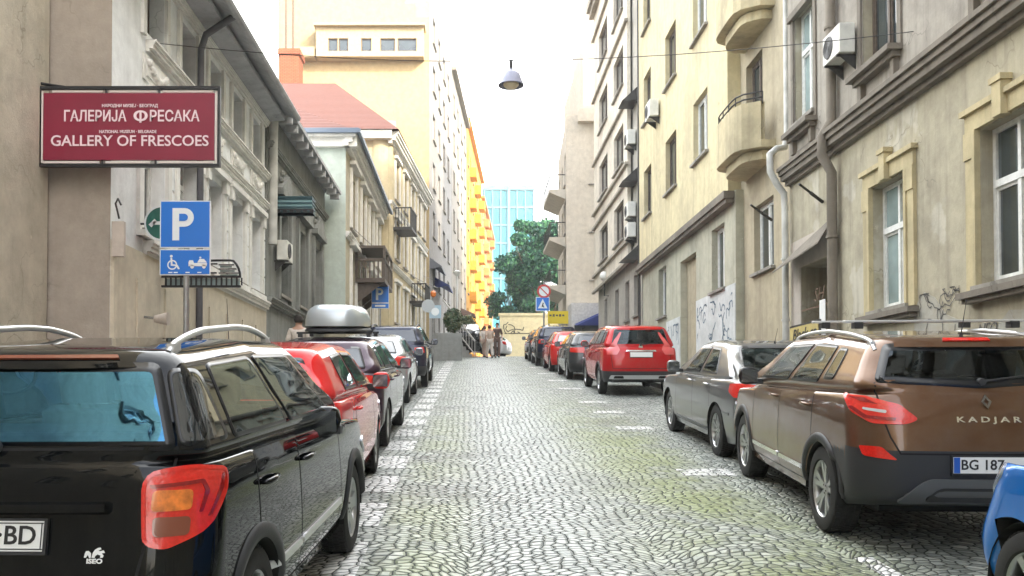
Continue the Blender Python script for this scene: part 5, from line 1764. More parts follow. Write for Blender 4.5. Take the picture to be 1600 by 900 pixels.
for zz in (8.1, 10.8, 13.5):
    m = b.mb(); m.prism([(5.35, 50.2, zz), (5.35, 50.2, zz + .55), (4.45, 50.2, zz + .55), (4.45, 50.2, zz + .38)], (0, 4.4, 0))
    ob = m.build('balcony', M_R4, b.root)
    r = b.mb()
    for k in range(9): r.tube([(4.5, 50.3 + k * .53, zz + .55), (4.5, 50.3 + k * .53, zz + 1.4)], .02, 5)
    r.tube([(5.35, 50.3, zz + 1.4), (4.5, 50.3, zz + 1.4), (4.5, 54.55, zz + 1.4)], .03, 6); r.tube([(4.9, 50.3, zz + .55), (4.9, 50.3, zz + 1.4)], .02, 5)
    r.build('railing', M_IRON, ob)
m = b.mb(); m.box2((6.3, 49.7, 18.2), (13, 60, 22)); m.box2((6.0, 49.5, 17.7), (13.2, 49.93, 18.4)); m.box2((6.9, 50.6, 22), (13, 60, 27)); m.build('upper_storeys', M_R4, b.root)

# ================================================================ LEFT SIDE
M_L0 = stucco('stone_sand', (.56, .52, .42), dirt=(.26, .23, .17), amount=.55, streak=.45, bump=.7, patch=(.56, .52, .42))
M_L1SIDE = stucco('plaster_brown_side', (.38, .335, .285), dirt=(.27, .23, .19), amount=.4, streak=.3)
M_L1 = stucco('plaster_offwhite', (.84, .86, .85), dirt=(.55, .56, .55), amount=.2, streak=.3, bump=.3)
M_L1LOW = stucco('plaster_beige_low', (.62, .56, .44), dirt=(.33, .28, .21), amount=.4, streak=.4)
M_L1TRIM = stucco('plaster_cream_trim', (.80, .79, .74), dirt=(.5, .49, .44), amount=.2, streak=.35)
M_SLATE = stucco('eave_slate', (.48, .49, .50), dirt=(.12, .12, .12), amount=.4, streak=.3)
b = Building('stone_building', 'rough sand coloured stone building at the left edge, holding the red sign', 'house', (-5.36, -14), (-5.36, 11.12), 1, 16, 8, M_L0)
for yc in (-8, -4, 0, 4): 
    b.win(yc, 3.4, 1.2, 2.0, 'white2', depth=.2); b.win(yc, 7.4, 1.2, 2.0, 'white2', depth=.2); b.win(yc, 11.4, 1.2, 2.0, 'white2', depth=.2)
b.wall()
m = b.mb(); b.box(m, 9.6, 11.1, -.02, .10, b.z0, 16); b.box(m, 9.5, 11.11, .0, .22, b.z0, 1.9); b.box(m, 9.5, 11.11, 0, .2, 8.6, 8.9)
m.build('pilaster', M_L0, b.root)

b = Building('ornate_house', 'off-white ornate house with wide grey eaves behind the parking sign', 'house', (-4.5, 11.16), (-4.5, 19.5), 1, 8.35, 9, M_L1)
hw = [(12.65, .95), (14.15, .95), (15.65, .95), (17.15, .95), (18.65, .9)]
for yc, w in hw:
    b.win(yc, 4.12, w, 1.55, 'tall', depth=.2, frame=M_WHITE, curtain=.4 if yc in (14.15, 18.65) else 0)
    b.win(yc, 6.9, w * .85, .82, 'plain2', depth=.22, frame=M_BROWNWOOD, sill=False)
b.wall(mat=M_L1)
m = b.mb(); wall_mesh(m, b.O, b.U, b.N, .0, b.L, b.z0, 3.78, [], n=.05); m.add([b.pt(11.16, 0, b.z0), b.pt(11.16, .05, b.z0), b.pt(11.16, .05, 3.78), b.pt(11.16, 0, 3.78)], [(0, 1, 2, 3)])
for k in range(7): b.box(m, 11.9 + k * 1.1, 12.7 + k * 1.1, .05, .075, 2.3, 3.4)
m.build('plinth', M_L1LOW, b.root)
m = b.mb()
wall_mesh(m, (-8.5, 11.155), (1, 0), (0, -1), 0, 4.0, b.z0, 8.35, [])
b.box(m, 11.13, 11.158, -4, .0, 8.0, 8.35)
m.build('side_wall', M_L1SIDE, b.root)
m = b.mb()
b.band(m, 3.78, .2, .16, 1.1, b.L, CORN)
b.band(m, 5.98, .16, .13, 1.15, b.L, CORN); b.band(m, 6.62, .16, .15, 1.15, b.L, CORN)
for yc, w in hw:
    for sx in (-1, 1):
        b.box(m, yc + sx * (w / 2 + .09) - .075, yc + sx * (w / 2 + .09) + .075, -.01, .055, 4.0, 5.75)
        b.box(m, yc + sx * (w / 2 + .09) - .09, yc + sx * (w / 2 + .09) + .09, -.01, .10, 5.55, 5.78)
        b.box(m, yc + sx * (w * .425 + .07) - .06, yc + sx * (w * .425 + .07) + .06, -.01, .05, 6.8, 7.78)
    b.box(m, yc - w / 2 - .2, yc + w / 2 + .2, -.01, .13, 5.78, 5.88)
    b.box(m, yc - w / 2 - .16, yc + w / 2 + .16, -.01, .12, 4.0, 4.08)
    b.box(m, yc - .46, yc + .46, -.01, .03, 6.2, 6.56); b.box(m, yc - .38, yc + .38, .03, .05, 6.26, 6.50)
b.band(m, 7.82, .12, .12, 1.15, b.L, CORN)
m.build('moulding', M_L1TRIM, b.root)
rd = random.Random(3)
for yc, w in hw:
    m = b.mb()       # relief garlands between the storeys
    for k in range(7):
        t = -1 + 2 * k / 6
        m.lathe([(0, .06), (.045, .045), (.06, 0)], b.pt(yc + t * .34, .05, 6.45 - .13 * (1 - t * t)), 'x', 8)
    m.build('relief', M_L1TRIM, b.root, smooth='angle')
for (y0, y1) in ((13.2, 13.6), (14.7, 15.1), (16.2, 16.6), (17.7, 18.1), (19.2, 19.48)):
    m = b.mb()
    for k in range(4): b.box(m, y0, y1, -.01, .022, 4.15 + k * .4, 4.15 + k * .4 + .36)
    m.build('rustication', M_L1, b.root)
m = b.mb()
m.prism([(-4.55, 11.0, 8.35), (-3.82, 11.0, 8.02), (-3.82, 11.0, 8.10), (-4.55, 11.0, 8.47)], (0, 8.6, 0))
m.prism([(-4.47, 11.1, 7.95), (-4.05, 11.1, 7.98), (-4.05, 11.1, 8.05), (-4.47, 11.1, 8.3)], (0, 8.4, 0))
m.tube([(-3.80, 11.0, 8.06), (-3.80, 19.6, 8.06)], .07, 8)
m.add([(-4.5, 11.0, 8.48), (-4.5, 19.6, 8.48), (-9, 19.6, 10.3), (-9, 11.0, 10.3)], [(0, 1, 2, 3)])
m.add([(-4.5, 11.0, 8.44), (-9, 11.0, 10.2), (-9, 11.0, 8.3), (-4.5, 11.0, 8.3)], [(0, 1, 2, 3)])
m.build('roof', M_SLATE, b.root)
downpipe([(-3.84, 14.45, 8.05), (-4.30, 14.45, 7.75), (-4.38, 14.45, 7.5), (-4.38, 14.45, 1.3)], .055, plain('pipe_dark', (.09, .09, .10), .5, noise=.2), 'dark downpipe on the off-white ornate house behind the red sign', [(z, (-4.38, 14.45), 0) for z in (2.5, 4.5, 6.4)])
downpipe([(-4.15, 19.75, 8.3), (-4.22, 19.75, 8.28), (-4.36, 19.75, 8.1), (-4.38, 19.75, 7.8), (-4.38, 19.75, 5.3)], .11, plain('pipe_white', (.66, .66, .62), .5), 'fat white duct with a rounded top at the far corner of the ornate house', ())

M_L2 = stucco('plaster_dark_grey', (.27, .28, .26), dirt=(.09, .09, .085), amount=.5, streak=.5, bump=.7)
b = Building('dark_house', 'low soot-dark grey house with tall windows between the ornate house and the mint wall', 'house', (-4.46, 19.53), (-4.46, 27.3), 1, 8.3, 9, M_L2)
for yc in (21.3, 23.6, 25.9):
    b.win(yc, 4.35, 1.1, 2.0, 'tall', depth=.2, frame=M_WHITE)
b.wall()
m = b.mb()
b.band(m, 3.95, .18, .15, 0, b.L, CORN); b.band(m, 7.4, .16, .14, 0, b.L, CORN)
for yc in (21.3, 23.6, 25.9):
    for sx in (-1, 1): b.box(m, yc + sx * .68 - .1, yc + sx * .68 + .1, -.01, .08, 4.2, 6.55)
    b.box(m, yc - .85, yc + .85, -.01, .18, 6.6, 6.75)
    m.prism([b.pt(yc - .85, 0, 6.75), b.pt(yc + .85, 0, 6.75), b.pt(yc, 0, 7.2)], (.15, 0, 0))
    for k in range(6): m.lathe([(0, .10), (.07, .06), (.09, 0)], b.pt(yc - .5 + k * .2, .02, 7.0 + .2 * (k % 2)), 'x', 7)
m.build('moulding', M_L2, b.root)
m = b.mb(); m.prism([(-4.5, 19.6, 8.3), (-3.95, 19.6, 8.22), (-3.95, 19.6, 8.32), (-4.5, 19.6, 8.5)], (0, 7.7, 0))
m.add([(-4.5, 19.6, 8.5), (-4.5, 27.3, 8.5), (-9, 27.3, 9.6), (-9, 19.6, 9.6)], [(0, 1, 2, 3)])
for k in range(12): m.box((-4.12, 19.9 + k * .65, 8.12), (.28, .12, .18))
m.build('roof', M_SLATE, b.root)

M_L3 = stucco('plaster_mint', (.56, .64, .57), dirt=(.42, .45, .38), amount=.35, streak=.4)
M_L3F = stucco('plaster_sand_front', (.47, .43, .32), dirt=(.28, .25, .2), amount=.45, streak=.45)
M_ROOF = tiles_mat('roof_tiles', (.13, .048, .036))
b = Building('corner_house', 'two storey house with a bare mint green gable wall, wooden balcony and red tiled roof', 'house', (-3.86, 27.6), (-3.86, 38.6), 1, 10.2, 9, M_L3F)
for yc in (29.3, 31.9, 34.5, 37.1):
    b.win(yc, 4.9, 1.1, 1.9, 'tall', depth=.18, frame=M_BROWNWOOD); b.win(yc, 7.5, 1.1, 1.7, 'tall', depth=.18, frame=M_BROWNWOOD)
b.wall()
m = b.mb(); wall_mesh(m, (-12, 27.595), (1, 0), (0, -1), 0, 8.14, b.z0, 9.75, [])
m.build('gable_wall', M_L3, b.root)
m = b.mb(); wall_mesh(m, (-12, 27.58), (1, 0), (0, -1), 0, 8.15, b.z0, 4.9, []); m.build('lower_gable', M_L3F, b.root)
m = b.mb()
b.band(m, 9.75, .45, .35, -.3, b.L, CORN); b.band(m, 7.0, .18, .15, 0, b.L, CORN)
m.obox((-12, 27.59), (1, 0), (0, -1), 0, 8.5, 0, .2, 9.75, 10.02); m.obox((-12, 27.59), (1, 0), (0, -1), 0, 8.5, 0, .35, 10.02, 10.14)
for yc in (29.3, 31.9, 34.5, 37.1):
    for z in (4.9, 7.5):
        for sx in (-1, 1): b.box(m, yc + sx * .67 - .1, yc + sx * .67 + .1, -.01, .08, z, z + 1.9)
        b.box(m, yc - .8, yc + .8, -.01, .2, z + 2.0, z + 2.12)
m.build('moulding', M_L1TRIM, b.root)
m = b.mb()
e = 10.16
A_, B_, C_, D_ = (-3.45, 27.2, e), (-3.45, 38.7, e), (-12, 38.7, e), (-12, 27.2, e)
R1_, R2_ = (-7.3, 31.0, 12.6), (-7.3, 36.5, 12.6)
m.add([A_, B_, C_, D_, R1_, R2_], [(0, 1, 5, 4), (0, 4, 3), (3, 4, 5, 2), (1, 2, 5)])
m.build('roof', M_ROOF, b.root)
m = b.mb(); m.box((-5.9, 29.6, 11.3), (.8, .6, .12), (R(35), R(0), 0)); m.build('skylight', M_GLASSWIN, b.root)
m = b.mb(); m.box2((-12, 27.12, 10.10), (-3.40, 27.24, 10.24)); m.box2((-3.46, 27.12, 10.10), (-3.36, 38.7, 10.22)); m.build('gutter', plain('gutter_blue_grey', (.12, .16, .22), .5), b.root)
# wooden/iron balcony
m = b.mb()
m.box2((-3.84, 29.8, 5.9), (-2.85, 32.6, 6.04))
m.box2((-3.84, 29.8, 7.05), (-2.85, 32.6, 7.13))
for x, y in ((-2.88, 29.84), (-2.88, 32.56), (-3.8, 29.84), (-2.88, 31.2)): m.box((x, y, 6.55), (.08, .08, 1.0))
for k in range(22): m.box((-2.88, 29.9 + k * .125, 6.35), (.03, .05, .6))
for k in range(7): m.box((-3.78 + k * .14, 29.84, 6.35), (.05, .03, .6))
m.box2((-3.84, 29.80, 6.62), (-2.84, 29.88, 6.70)); m.box2((-2.92, 29.8, 6.62), (-2.84, 32.6, 6.70))
for y in (30.0, 31.2, 32.4): m.prism([(-3.85, y, 5.9), (-2.95, y, 5.9), (-3.85, y, 5.2)], (0, .08, 0))
m.build('balcony', M_BROWNWOOD, b.root)

M_L4 = stucco('plaster_warm_yellow', (.58, .50, .32), dirt=(.35, .29, .2), amount=.35, streak=.4)
b = Building('corner_building', 'tall warm yellow building with a rounded corner, small balcony and steep red hipped roof', 'house', (-3.55, 38.9), (-2.55, 51.2), 1, 13.6, 12, M_L4)
for yc in (41.0, 43.4, 45.8, 48.2, 50.1):
    for zz in (5.6, 8.5, 11.2): b.win(yc, zz, 1.0, 1.75, 'tall', depth=.18, frame=M_BROWNWOOD)
b.wall()
m = b.mb(); wall_mesh(m, (-14, 38.88), (1, 0), (0, -1), 0, 10.3, 4, 13.6, []); 
m.lathe([(.55, 0), (.55, 9.4)], (-3.95, 39.3, 4.2), 'z', 20)
m.build('corner_wall', M_L4, b.root, smooth='angle')
m = b.mb(); b.band(m, 13.25, .5, .45, -.2, b.L, CORN); b.band(m, 10.6, .2, .16, 0, b.L, CORN); b.band(m, 7.9, .2, .16, 0, b.L, CORN)
m.obox((-14, 38.88), (1, 0), (0, -1), 0, 10.6, 0, .4, 13.4, 13.75)
for yc in (41.0, 43.4, 45.8, 48.2, 50.1):
    for z in (5.6, 8.5, 11.2):
        for sx in (-1, 1): b.box(m, yc + sx * .6 - .08, yc + sx * .6 + .08, -.01, .07, z, z + 1.75)
        b.box(m, yc - .75, yc + .75, -.01, .16, z + 1.82, z + 1.95)
m.build('moulding', M_L1TRIM, b.root)
m = b.mb(); e = 13.76
m.add([(-3.1, 38.4, e), (-2.1, 51.6, e), (-14, 51.6, e), (-14, 38.4, e), (-6.6, 43.5, 17.6), (-6.3, 47.5, 17.6), (-11.2, 47.5, 17.6), (-11.2, 43.5, 17.6)],
      [(0, 1, 5, 4), (0, 4, 7, 3), (3, 7, 6, 2), (2, 6, 5, 1), (4, 5, 6, 7)])
m.build('roof', M_ROOF, b.root)
m = b.mb(); m.prism([(-3.6, 42.2, 14.0), (-3.6, 43.8, 14.0), (-3.6, 43.0, 15.6)], (-1.6, 0, .1)); m.build('dormer', plain('dormer_grey', (.25, .24, .22), .7), b.root)
for yy, zz in ((40.8, 9.7), (45.8, 7.0)):
    m = b.mb()
    m.obox(b.O, b.U, b.N, b.y2u(yy) - .9, b.y2u(yy) + .9, 0, .85, zz, zz + .12)
    ob = m.build('balcony', M_IRON, b.root); m = b.mb()
    for k in range(13): m.obox(b.O, b.U, b.N, b.y2u(yy) - .88 + k * .145, b.y2u(yy) - .85 + k * .145, .78, .82, zz + .12, zz + .951)
    for k in range(6): m.obox(b.O, b.U, b.N, b.y2u(yy) - .88, b.y2u(yy) - .85, .1 + k * .14, .13 + k * .14, zz + .12, zz + .951)
    m.obox(b.O, b.U, b.N, b.y2u(yy) - .9, b.y2u(yy) + .9, .76, .84, zz + .95, zz + 1.0); m.obox(b.O, b.U, b.N, b.y2u(yy) - .9, b.y2u(yy) - .84, 0, .84, zz + .952, zz + 1.002)
    m.build('railing', M_IRON, ob)

# tall blocks at the top of the street
M_L5 = stucco('firewall_cream', (.47, .37, .21), dirt=(.38, .29, .17), amount=.3, streak=.3, bump=.15)
M_L5F = stucco('grey_render', (.27, .26, .25), dirt=(.26, .25, .24), amount=.3, streak=.5)
b = Building('apartment_block', 'very tall apartment block with a blank cream firewall and five terrace windows', 'apartment block', (-2.4, 52), (-1.39, 66), 1, 27.2, 9, M_L5F)
for yc in (54.5, 57.5, 60.5, 63.5):
    for k in range(7): b.win(yc, 6.2 + k * 2.95, 1.3, 1.6, 'plain2', depth=.13, frame=M_WHITE)
b.wall()
m = b.mb(); wall_mesh(m, (-11.2, 51.98), (1, 0), (0, -1), 0, 8.8, 4, 24.6, [])
m.box2((-11.2, 51.99, 24.6), (-3.2, 58, 25.4)); m.box2((-11.2, 52.0, 25.4), (-3.8, 58, 30))
m.build('firewall', M_L5, b.root)
m = b.mb(); O5, U5, N5 = (-8.9, 51.2), (1, 0), (0, -1)
tw_ = [(1.0, 1.55), (1.6, 2.15), (2.9, 3.5), (4.0, 4.85), (5.0, 6.1)]
wall_mesh(m, O5, U5, N5, 0, 6.2, 22.0, 23.6, [(a_ - .3, b_ - .3, 22.3, 23.05, .15) for a_, b_ in tw_])
m.box2((-8.9, 51.22, 23.6), (-2.7, 52, 23.7)); m.add([(-8.9, 51.2, 22), (-2.7, 51.2, 22), (-2.7, 51.98, 22), (-8.9, 51.98, 22)], [(0, 1, 2, 3)])
m.add([(-2.7, 51.2, 22), (-2.7, 51.98, 22), (-2.7, 51.98, 23.6), (-2.7, 51.2, 23.6)], [(0, 1, 2, 3)])
m.box2((-9.0, 50.9, 23.7), (-2.6, 52, 23.85)); m.box2((-11, 51.3, 22.0), (-9.0, 51.98, 22.6))
m.build('terrace', plain('terrace_white', (.44, .36, .22), .8, noise=.1), b.root)
for a_, b_ in tw_: window_part(b.root, b.org, O5, U5, N5, (a_ + b_) / 2 - .3, 22.3, b_ - a_, .75, .1, 'single', M_GLASSWIN, False, 0, M_BROWNWOOD)
m = b.mb(); m.box2((-10.7, 49.9, 13), (-9.65, 51.2, 21.9)); m.box2((-10.8, 49.8, 21.6), (-9.55, 51.3, 21.9)); m.build('chimney', stucco('brick_chimney', (.40, .13, .07), amount=.2, streak=.2, block=(.25, .08)), b.root)
m = b.mb()
for x in (-10.5, -10.1): m.tube([(x, 50.6, 21.8), (x, 50.6, 28)], .06, 8)
m.build('flue', M_BROWNWOOD, b.root)
M_L6 = stucco('grey_render_light', (.28, .26, .23), dirt=(.2, .18, .16), amount=.3, streak=.4)
M_OR = stucco('ochre_yellow', (.62, .31, .05), dirt=(.55, .27, .05), amount=.35, streak=.4)
M_OR2 = stucco('orange_tan', (.56, .24, .08), dirt=(.5, .25, .12), amount=.35, streak=.4)
for (y0, y1, top_, mat_, lab) in ((66.05, 80, 27.4, M_L6, 'narrow light grey apartment block between the cream firewall block and the yellow one'),
                             (80.05, 103, 28.2, M_OR, 'bright ochre yellow apartment block with stacked balconies at the top of the street'),
                             (103.05, 130, 26.6, M_OR2, 'farthest orange-tan apartment block on the left, beside the glass tower')):
    xa, xb_ = -2.4 + .0724 * (y0 - 52), -2.4 + .0724 * (y1 - 52)
    b = Building('apartment_block', lab, 'apartment block', (xa, y0), (xb_, y1), 1, top_, 10, mat_)
    n_ = int((y1 - y0) / 3.4)
    bl = b.mb()
    for i in range(n_):
        yc = y0 + 2 + i * 3.4
        for k in range(7):
            b.win(yc, 6.4 + k * 2.95, 1.3, 1.6, 'plain2', depth=.12, frame=M_WHITE)
            if mat_ is not M_L6 and i % 2 == 1:
                bl = b.mb()
                b.box(bl, yc - 1.0, yc + 1.0, 0, .62, 6.0 + k * 2.95, 6.15 + k * 2.95); b.box(bl, yc - 1.0, yc + 1.0, .54, .62, 6.15 + k * 2.95, 6.9 + k * 2.95)
                b.box(bl, yc - 1.0, yc - .92, 0, .54, 6.15 + k * 2.95, 6.9 + k * 2.95)
                bl.build('balcony', mat_, b.root)
    b.wall()
    m = b.mb(); m.obox(b.O, b.U, b.N, -.0, b.L, -.02, .35, top_ - .5, top_ - .25)
    wall_mesh(m, (xa - 6, y0 - .02), (1, 0), (0, -1), 0, 6.0, 20, top_ - .01, [])
    m.build('cornice', mat_, b.root)

# glass tower
M_CURT = plain('curtain_glass', (.035, .26, .33), .3, 0, 0, .3, noise=.4, nscale=.12)
t = thing('glass_tower', (9, 170, 4), 'turquoise glass office tower closing the view at the end of the street', 'tower')
m = MB(t.location); x0, x1 = XY(757, 170), XY(834, 170)
m.box2((x0, 170, 4), (x1, 182, 43.5)); m.build('glazing', M_CURT, t)
m = MB(t.location)
for k in range(12): m.box2((x0 - .15, 169.75, 6 + k * 3.4), (x1 + .15, 169.95, 6.35 + k * 3.4))
for k in range(7):
    xx = x0 + (x1 - x0) * k / 6; m.box2((xx - .12, 169.7, 4), (xx + .12, 169.98, 43.6))
m.box2((x0 + 4.4, 169.5, 4), (x0 + 4.9, 170, 44)); m.box2((x0 - .3, 169.6, 43.5), (x1 + .3, 182, 44.3))
m.build('mullions', plain('tower_frame', (.10, .26, .32), .6), t)

# tree
def tree(name, loc, h, r, zc, label, seed, nleaf=9000, rz=None, dark=(.02, .10, .07), light=(.07, .22, .10)):
    rr = np.random.default_rng(seed)
    t = thing(name, loc, label, 'tree')
    m = MB(); 
    m.tube([(0, 0, -.5), (.1, 0, zc * .5), (0, .1, zc)], [.32, .25, .16], 10)
    for k in range(9):
        a = rr.uniform(0, 6.28); e = rr.uniform(.3, 1.0)
        p = Vector((math.cos(a) * r * .7, math.sin(a) * r * .7, zc + (h - zc) * e * .6))
        s0 = Vector((0, 0, zc * rr.uniform(.45, .95))); m.tube([s0, s0.lerp(p, .5) + Vector((0, 0, .4)), p], [.11, .07, .03], 6)
    m.build('trunk', plain('bark', (.10, .08, .06), .9, noise=.4, nscale=10), t)
    m = MB(); rz = rz or (h - zc * .55) / 2; c0 = h - rz
    blobs = []
    for k in range(34):
        d = rr.normal(size=3); d /= np.linalg.norm(d); q = rr.uniform(.35, .98)
        blobs.append((d[0] * r * q, d[1] * r * q, c0 + d[2] * rz * q, rr.uniform(.14, .36) * r))
    V = []; F = []; MI = []
    for i in range(nleaf):
        bx = blobs[rr.integers(len(blobs))]
        d = rr.normal(size=3); d /= np.linalg.norm(d)
        q = bx[3] * rr.uniform(.55, 1.05)
        p = np.array(bx[:3]) + d * q * np.array([1, 1, .8])
        a = rr.normal(size=3); a /= np.linalg.norm(a); bb = np.cross(a, d + rr.normal(size=3) * .4); bb /= (np.linalg.norm(bb) + 1e-9)
        s_ = rr.uniform(.07, .24)
        k = len(V); V += [tuple(p - a * s_), tuple(p + bb * s_ * .6), tuple(p + a * s_), tuple(p - bb * s_ * .6)]; F.append((k, k + 1, k + 2, k + 3)); MI.append(int(rr.random() < .35))
    m.v = V; m.f = F; m.m = MI
    m.build('crown', [plain('leaf_dark', dark, .6, spec=.3), plain('leaf_light', light, .6, spec=.3)], t)
    return t
tree('broadleaf_tree', (6.7, 76, 4.9), 14.8, 4.1, 5.0, 'big dark green tree beside the balconies of the ivory corner house', 1, 22000)
tree('broadleaf_tree', (4.2, 80, 4.9), 11.0, 2.5, 3.5, 'lower bluish green tree in front of the glass tower, left of the biggest tree', 2, 9000, dark=(.012, .06, .06), light=(.03, .12, .09))
tree('broadleaf_tree', (8.0, 84, 4.9), 14.2, 2.8, 4.5, 'light green tree crown behind the balconies of the ivory house', 3, 9000, dark=(.05, .13, .06), light=(.14, .24, .08))
tree('broadleaf_tree', (10.5, 82, 4.9), 12.2, 3.0, 4.5, 'dark tree mostly hidden behind the ivory corner house', 4, 5000)

# cream wall under the trees
m = MB((5, 70, 4)); m.box2((2.3, 70, 3.8), (9.4, 70.3, 9.0)); m.box2((2.2, 69.9, 9.0), (9.5, 70.4, 9.2))
gw = thing('garden_wall', (5, 70, 4), 'high cream wall with scribbles under the dark trees at the end of the street', 'wall')
m.build('wall', stucco('cream_wall', (.74, .66, .42), dirt=(.6, .55, .4), amount=.3, streak=.3), gw)
g_ = MB((5, 70, 4)); S = Sub(); S.N = (0, -1); S.pt = lambda y, n, z: (y, 70 - n, z)
squiggles(g_, S, 2.6, 4.8, 7.6, 8.9, 5, .03, .02, 21, .6); g_.build('graffiti', M_IRON, gw)

# end block on the right beyond the ivory house: low shop front with white ground floor
t = thing('corner_shop', (7, 48.2, 4.3), 'small white shop front under the navy awning on the right', 'shop')
m = MB(t.location); m.box2((5.45, 48.2, 4.3), (8, 49.9, 7.4)); m.build('wall', plain('shop_white', (.62, .60, .56), .8, noise=.2), t)
m = MB(t.location); m.box2((5.6, 48.17, 4.5), (7.6, 48.195, 6.2)); m.build('shop_window', M_GLASSWIN, t)
m = MB(t.location); m.prism([(7.9, 48.15, 7.3), (7.9, 48.15, 6.25), (5.6, 48.15, 6.25)], (0, -.9, -.15)); m.build('awning', plain('awning_navy', (.015, .03, .16), .8), t)

b = Building('plaster_house', 'plain grey-green house behind the viewer on the right', 'house', (6.3, -58), (6.3, -14.1), -1, 18, 9, M_R2LOW)
for i in range(11):
    for zz in (.6, 4.2, 7.8): b.win(-55.5 + i * 4, zz, 1.2, 1.9, 'plain2', depth=.15)
b.wall()
b = Building('plaster_house', 'plain sand coloured house behind the viewer on the left', 'house', (-5.4, -58), (-5.4, -14.1), 1, 14, 9, M_L0)
for i in range(11):
    for zz in (.6, 4.2, 7.8): b.win(-55.5 + i * 4, zz, 1.2, 1.9, 'plain2', depth=.15)
b.wall()
tree('broadleaf_tree', (-2.5, -62, -5.8), 13, 5, 4, 'street tree far behind the viewer, on the left', 8, 3000)
tree('broadleaf_tree', (5.5, -66, -6.1), 12, 5, 4, 'street tree far behind the viewer, on the right', 9, 3000)

# the air: pale haze that washes out the far end of the street
hz_ = MB(); hz_.box2((-520, -120, -8), (520, 720, 46))
mh = bpy.data.materials.new('haze_air'); mh.use_nodes = True
nh = mh.node_tree; nh.nodes.clear()
oh = nh.nodes.new('ShaderNodeOutputMaterial'); vh = nh.nodes.new('ShaderNodeVolumePrincipled')
vh.inputs['Color'].default_value = (.95, .95, .92, 1); vh.inputs['Density'].default_value = .0011; vh.inputs['Anisotropy'].default_value = .2
nh.links.new(vh.outputs[0], oh.inputs['Volume'])
o = hz_.build('haze', mh); o['kind'] = 'stuff'
# ================================================================ signs, lamps, wires
def label_sign(): pass
# red gallery sign
t = thing('gallery_sign', (-5.2, 10.9, 4.6), 'dark red bilingual gallery sign in a black iron frame, fixed to the stone building', 'sign')
m = MB(t.location)
x0, x1, z0, z1 = -5.22, -3.13, 4.70, 5.52
m.box2((x0, 10.88, z0), (x1, 10.92, z1)); m.build('panel', plain('sign_crimson', (.22, .008, .035), .45, noise=.12, nscale=2), t)
m = MB(t.location)
for a, c in (((x0 - .07, 10.87, z1 + .05), (x1 + .07, 10.93, z1 + .085)), ((x0 - .07, 10.87, z0 - .085), (x1 + .07, 10.93, z0 - .05)), ((x0 - .07, 10.87, z0 - .05), (x0 - .04, 10.93, z1 + .05)), ((x1 + .04, 10.87, z0 - .05), (x1 + .07, 10.93, z1 + .05))): m.box2(a, c)
for xx in (x0 + .75, x0 + 1.4):
    m.box2((xx, 10.885, z1), (xx + .02, 10.915, z1 + .05)); m.box2((xx - .04, 10.885, z0 - .05), (xx - .02, 10.915, z0))
m.tube([(-5.36, 10.9, z1 + .14), (x0 + .25, 10.9, z1 + .08)], .018, 6); m.tube([(-6.2, 10.6, z1 + .16), (-5.3, 10.9, z1 + .10)], .02, 6)
m.tube([(-5.6, 10.8, z0 + .02), (x0 - .02, 10.9, z0 - .07)], .018, 6)
m.build('frame', M_BLACK, t)
m = MB(t.location)
for xa, xb2, zz in ((x0 + .1, x0 + .72, z1 + .012), (x0 + .8, x0 + 1.38, z1 + .012), (x0 + 1.45, x1 - .02, z1 + .012), (x0 + .0, x0 + .68, z0 - .04), (x0 + .76, x0 + 1.3, z0 - .04), (x0 + 1.4, x1 - .02, z0 - .04)):
    m.box2((xa, 10.89, zz), (xb2, 10.91, zz + .028))
m.box2((x1 + .005, 10.89, z0 - .03), (x1 + .032, 10.91, z1 + .03)); m.box2((x0 - .03, 10.89, z0 - .03), (x0 - .008, 10.91, z1 + .03))
m.build('light_strip', plain('pale_strip', (.70, .64, .60), .6), t)
def st(s, px, py, wpx, size, bold=.006):
    m = MB(t.location)
    M = frame_matrix(Vector((XY(px, 10.87), 10.875, HZ(py, 10.87))), Vector((1, 0, 0)), Vector((0, 0, 1)), Vector((0, -1, 0)))
    text_mb(m, s, size, M, .003, 0, 'CENTER', bold, wpx * 10.87 / 1400)
    if s == 'О': m.box((XY(216, 10.87), 10.872, HZ(179, 10.87)), (.024, .006, .15))
    m.build('lettering', plain('sign_pinkwhite', (.80, .66, .70), .5), t)
st('ГАЛЕРИЈА', 144, 179, 98, .185, .003)
st('РЕСАКА', 269, 179, 78, .185, .003)
st('О', 216, 179, 22, .165, .004)
st('GALLERY OF FRESCOES', 199, 218, 248, .185, .002)
st('НАРОДНИ МУЗЕЈ · БЕОГРАД', 199, 162, 88, .052, .001)
st('NATIONAL MUSEUM · BELGRADE', 196, 203, 90, .052, .001)

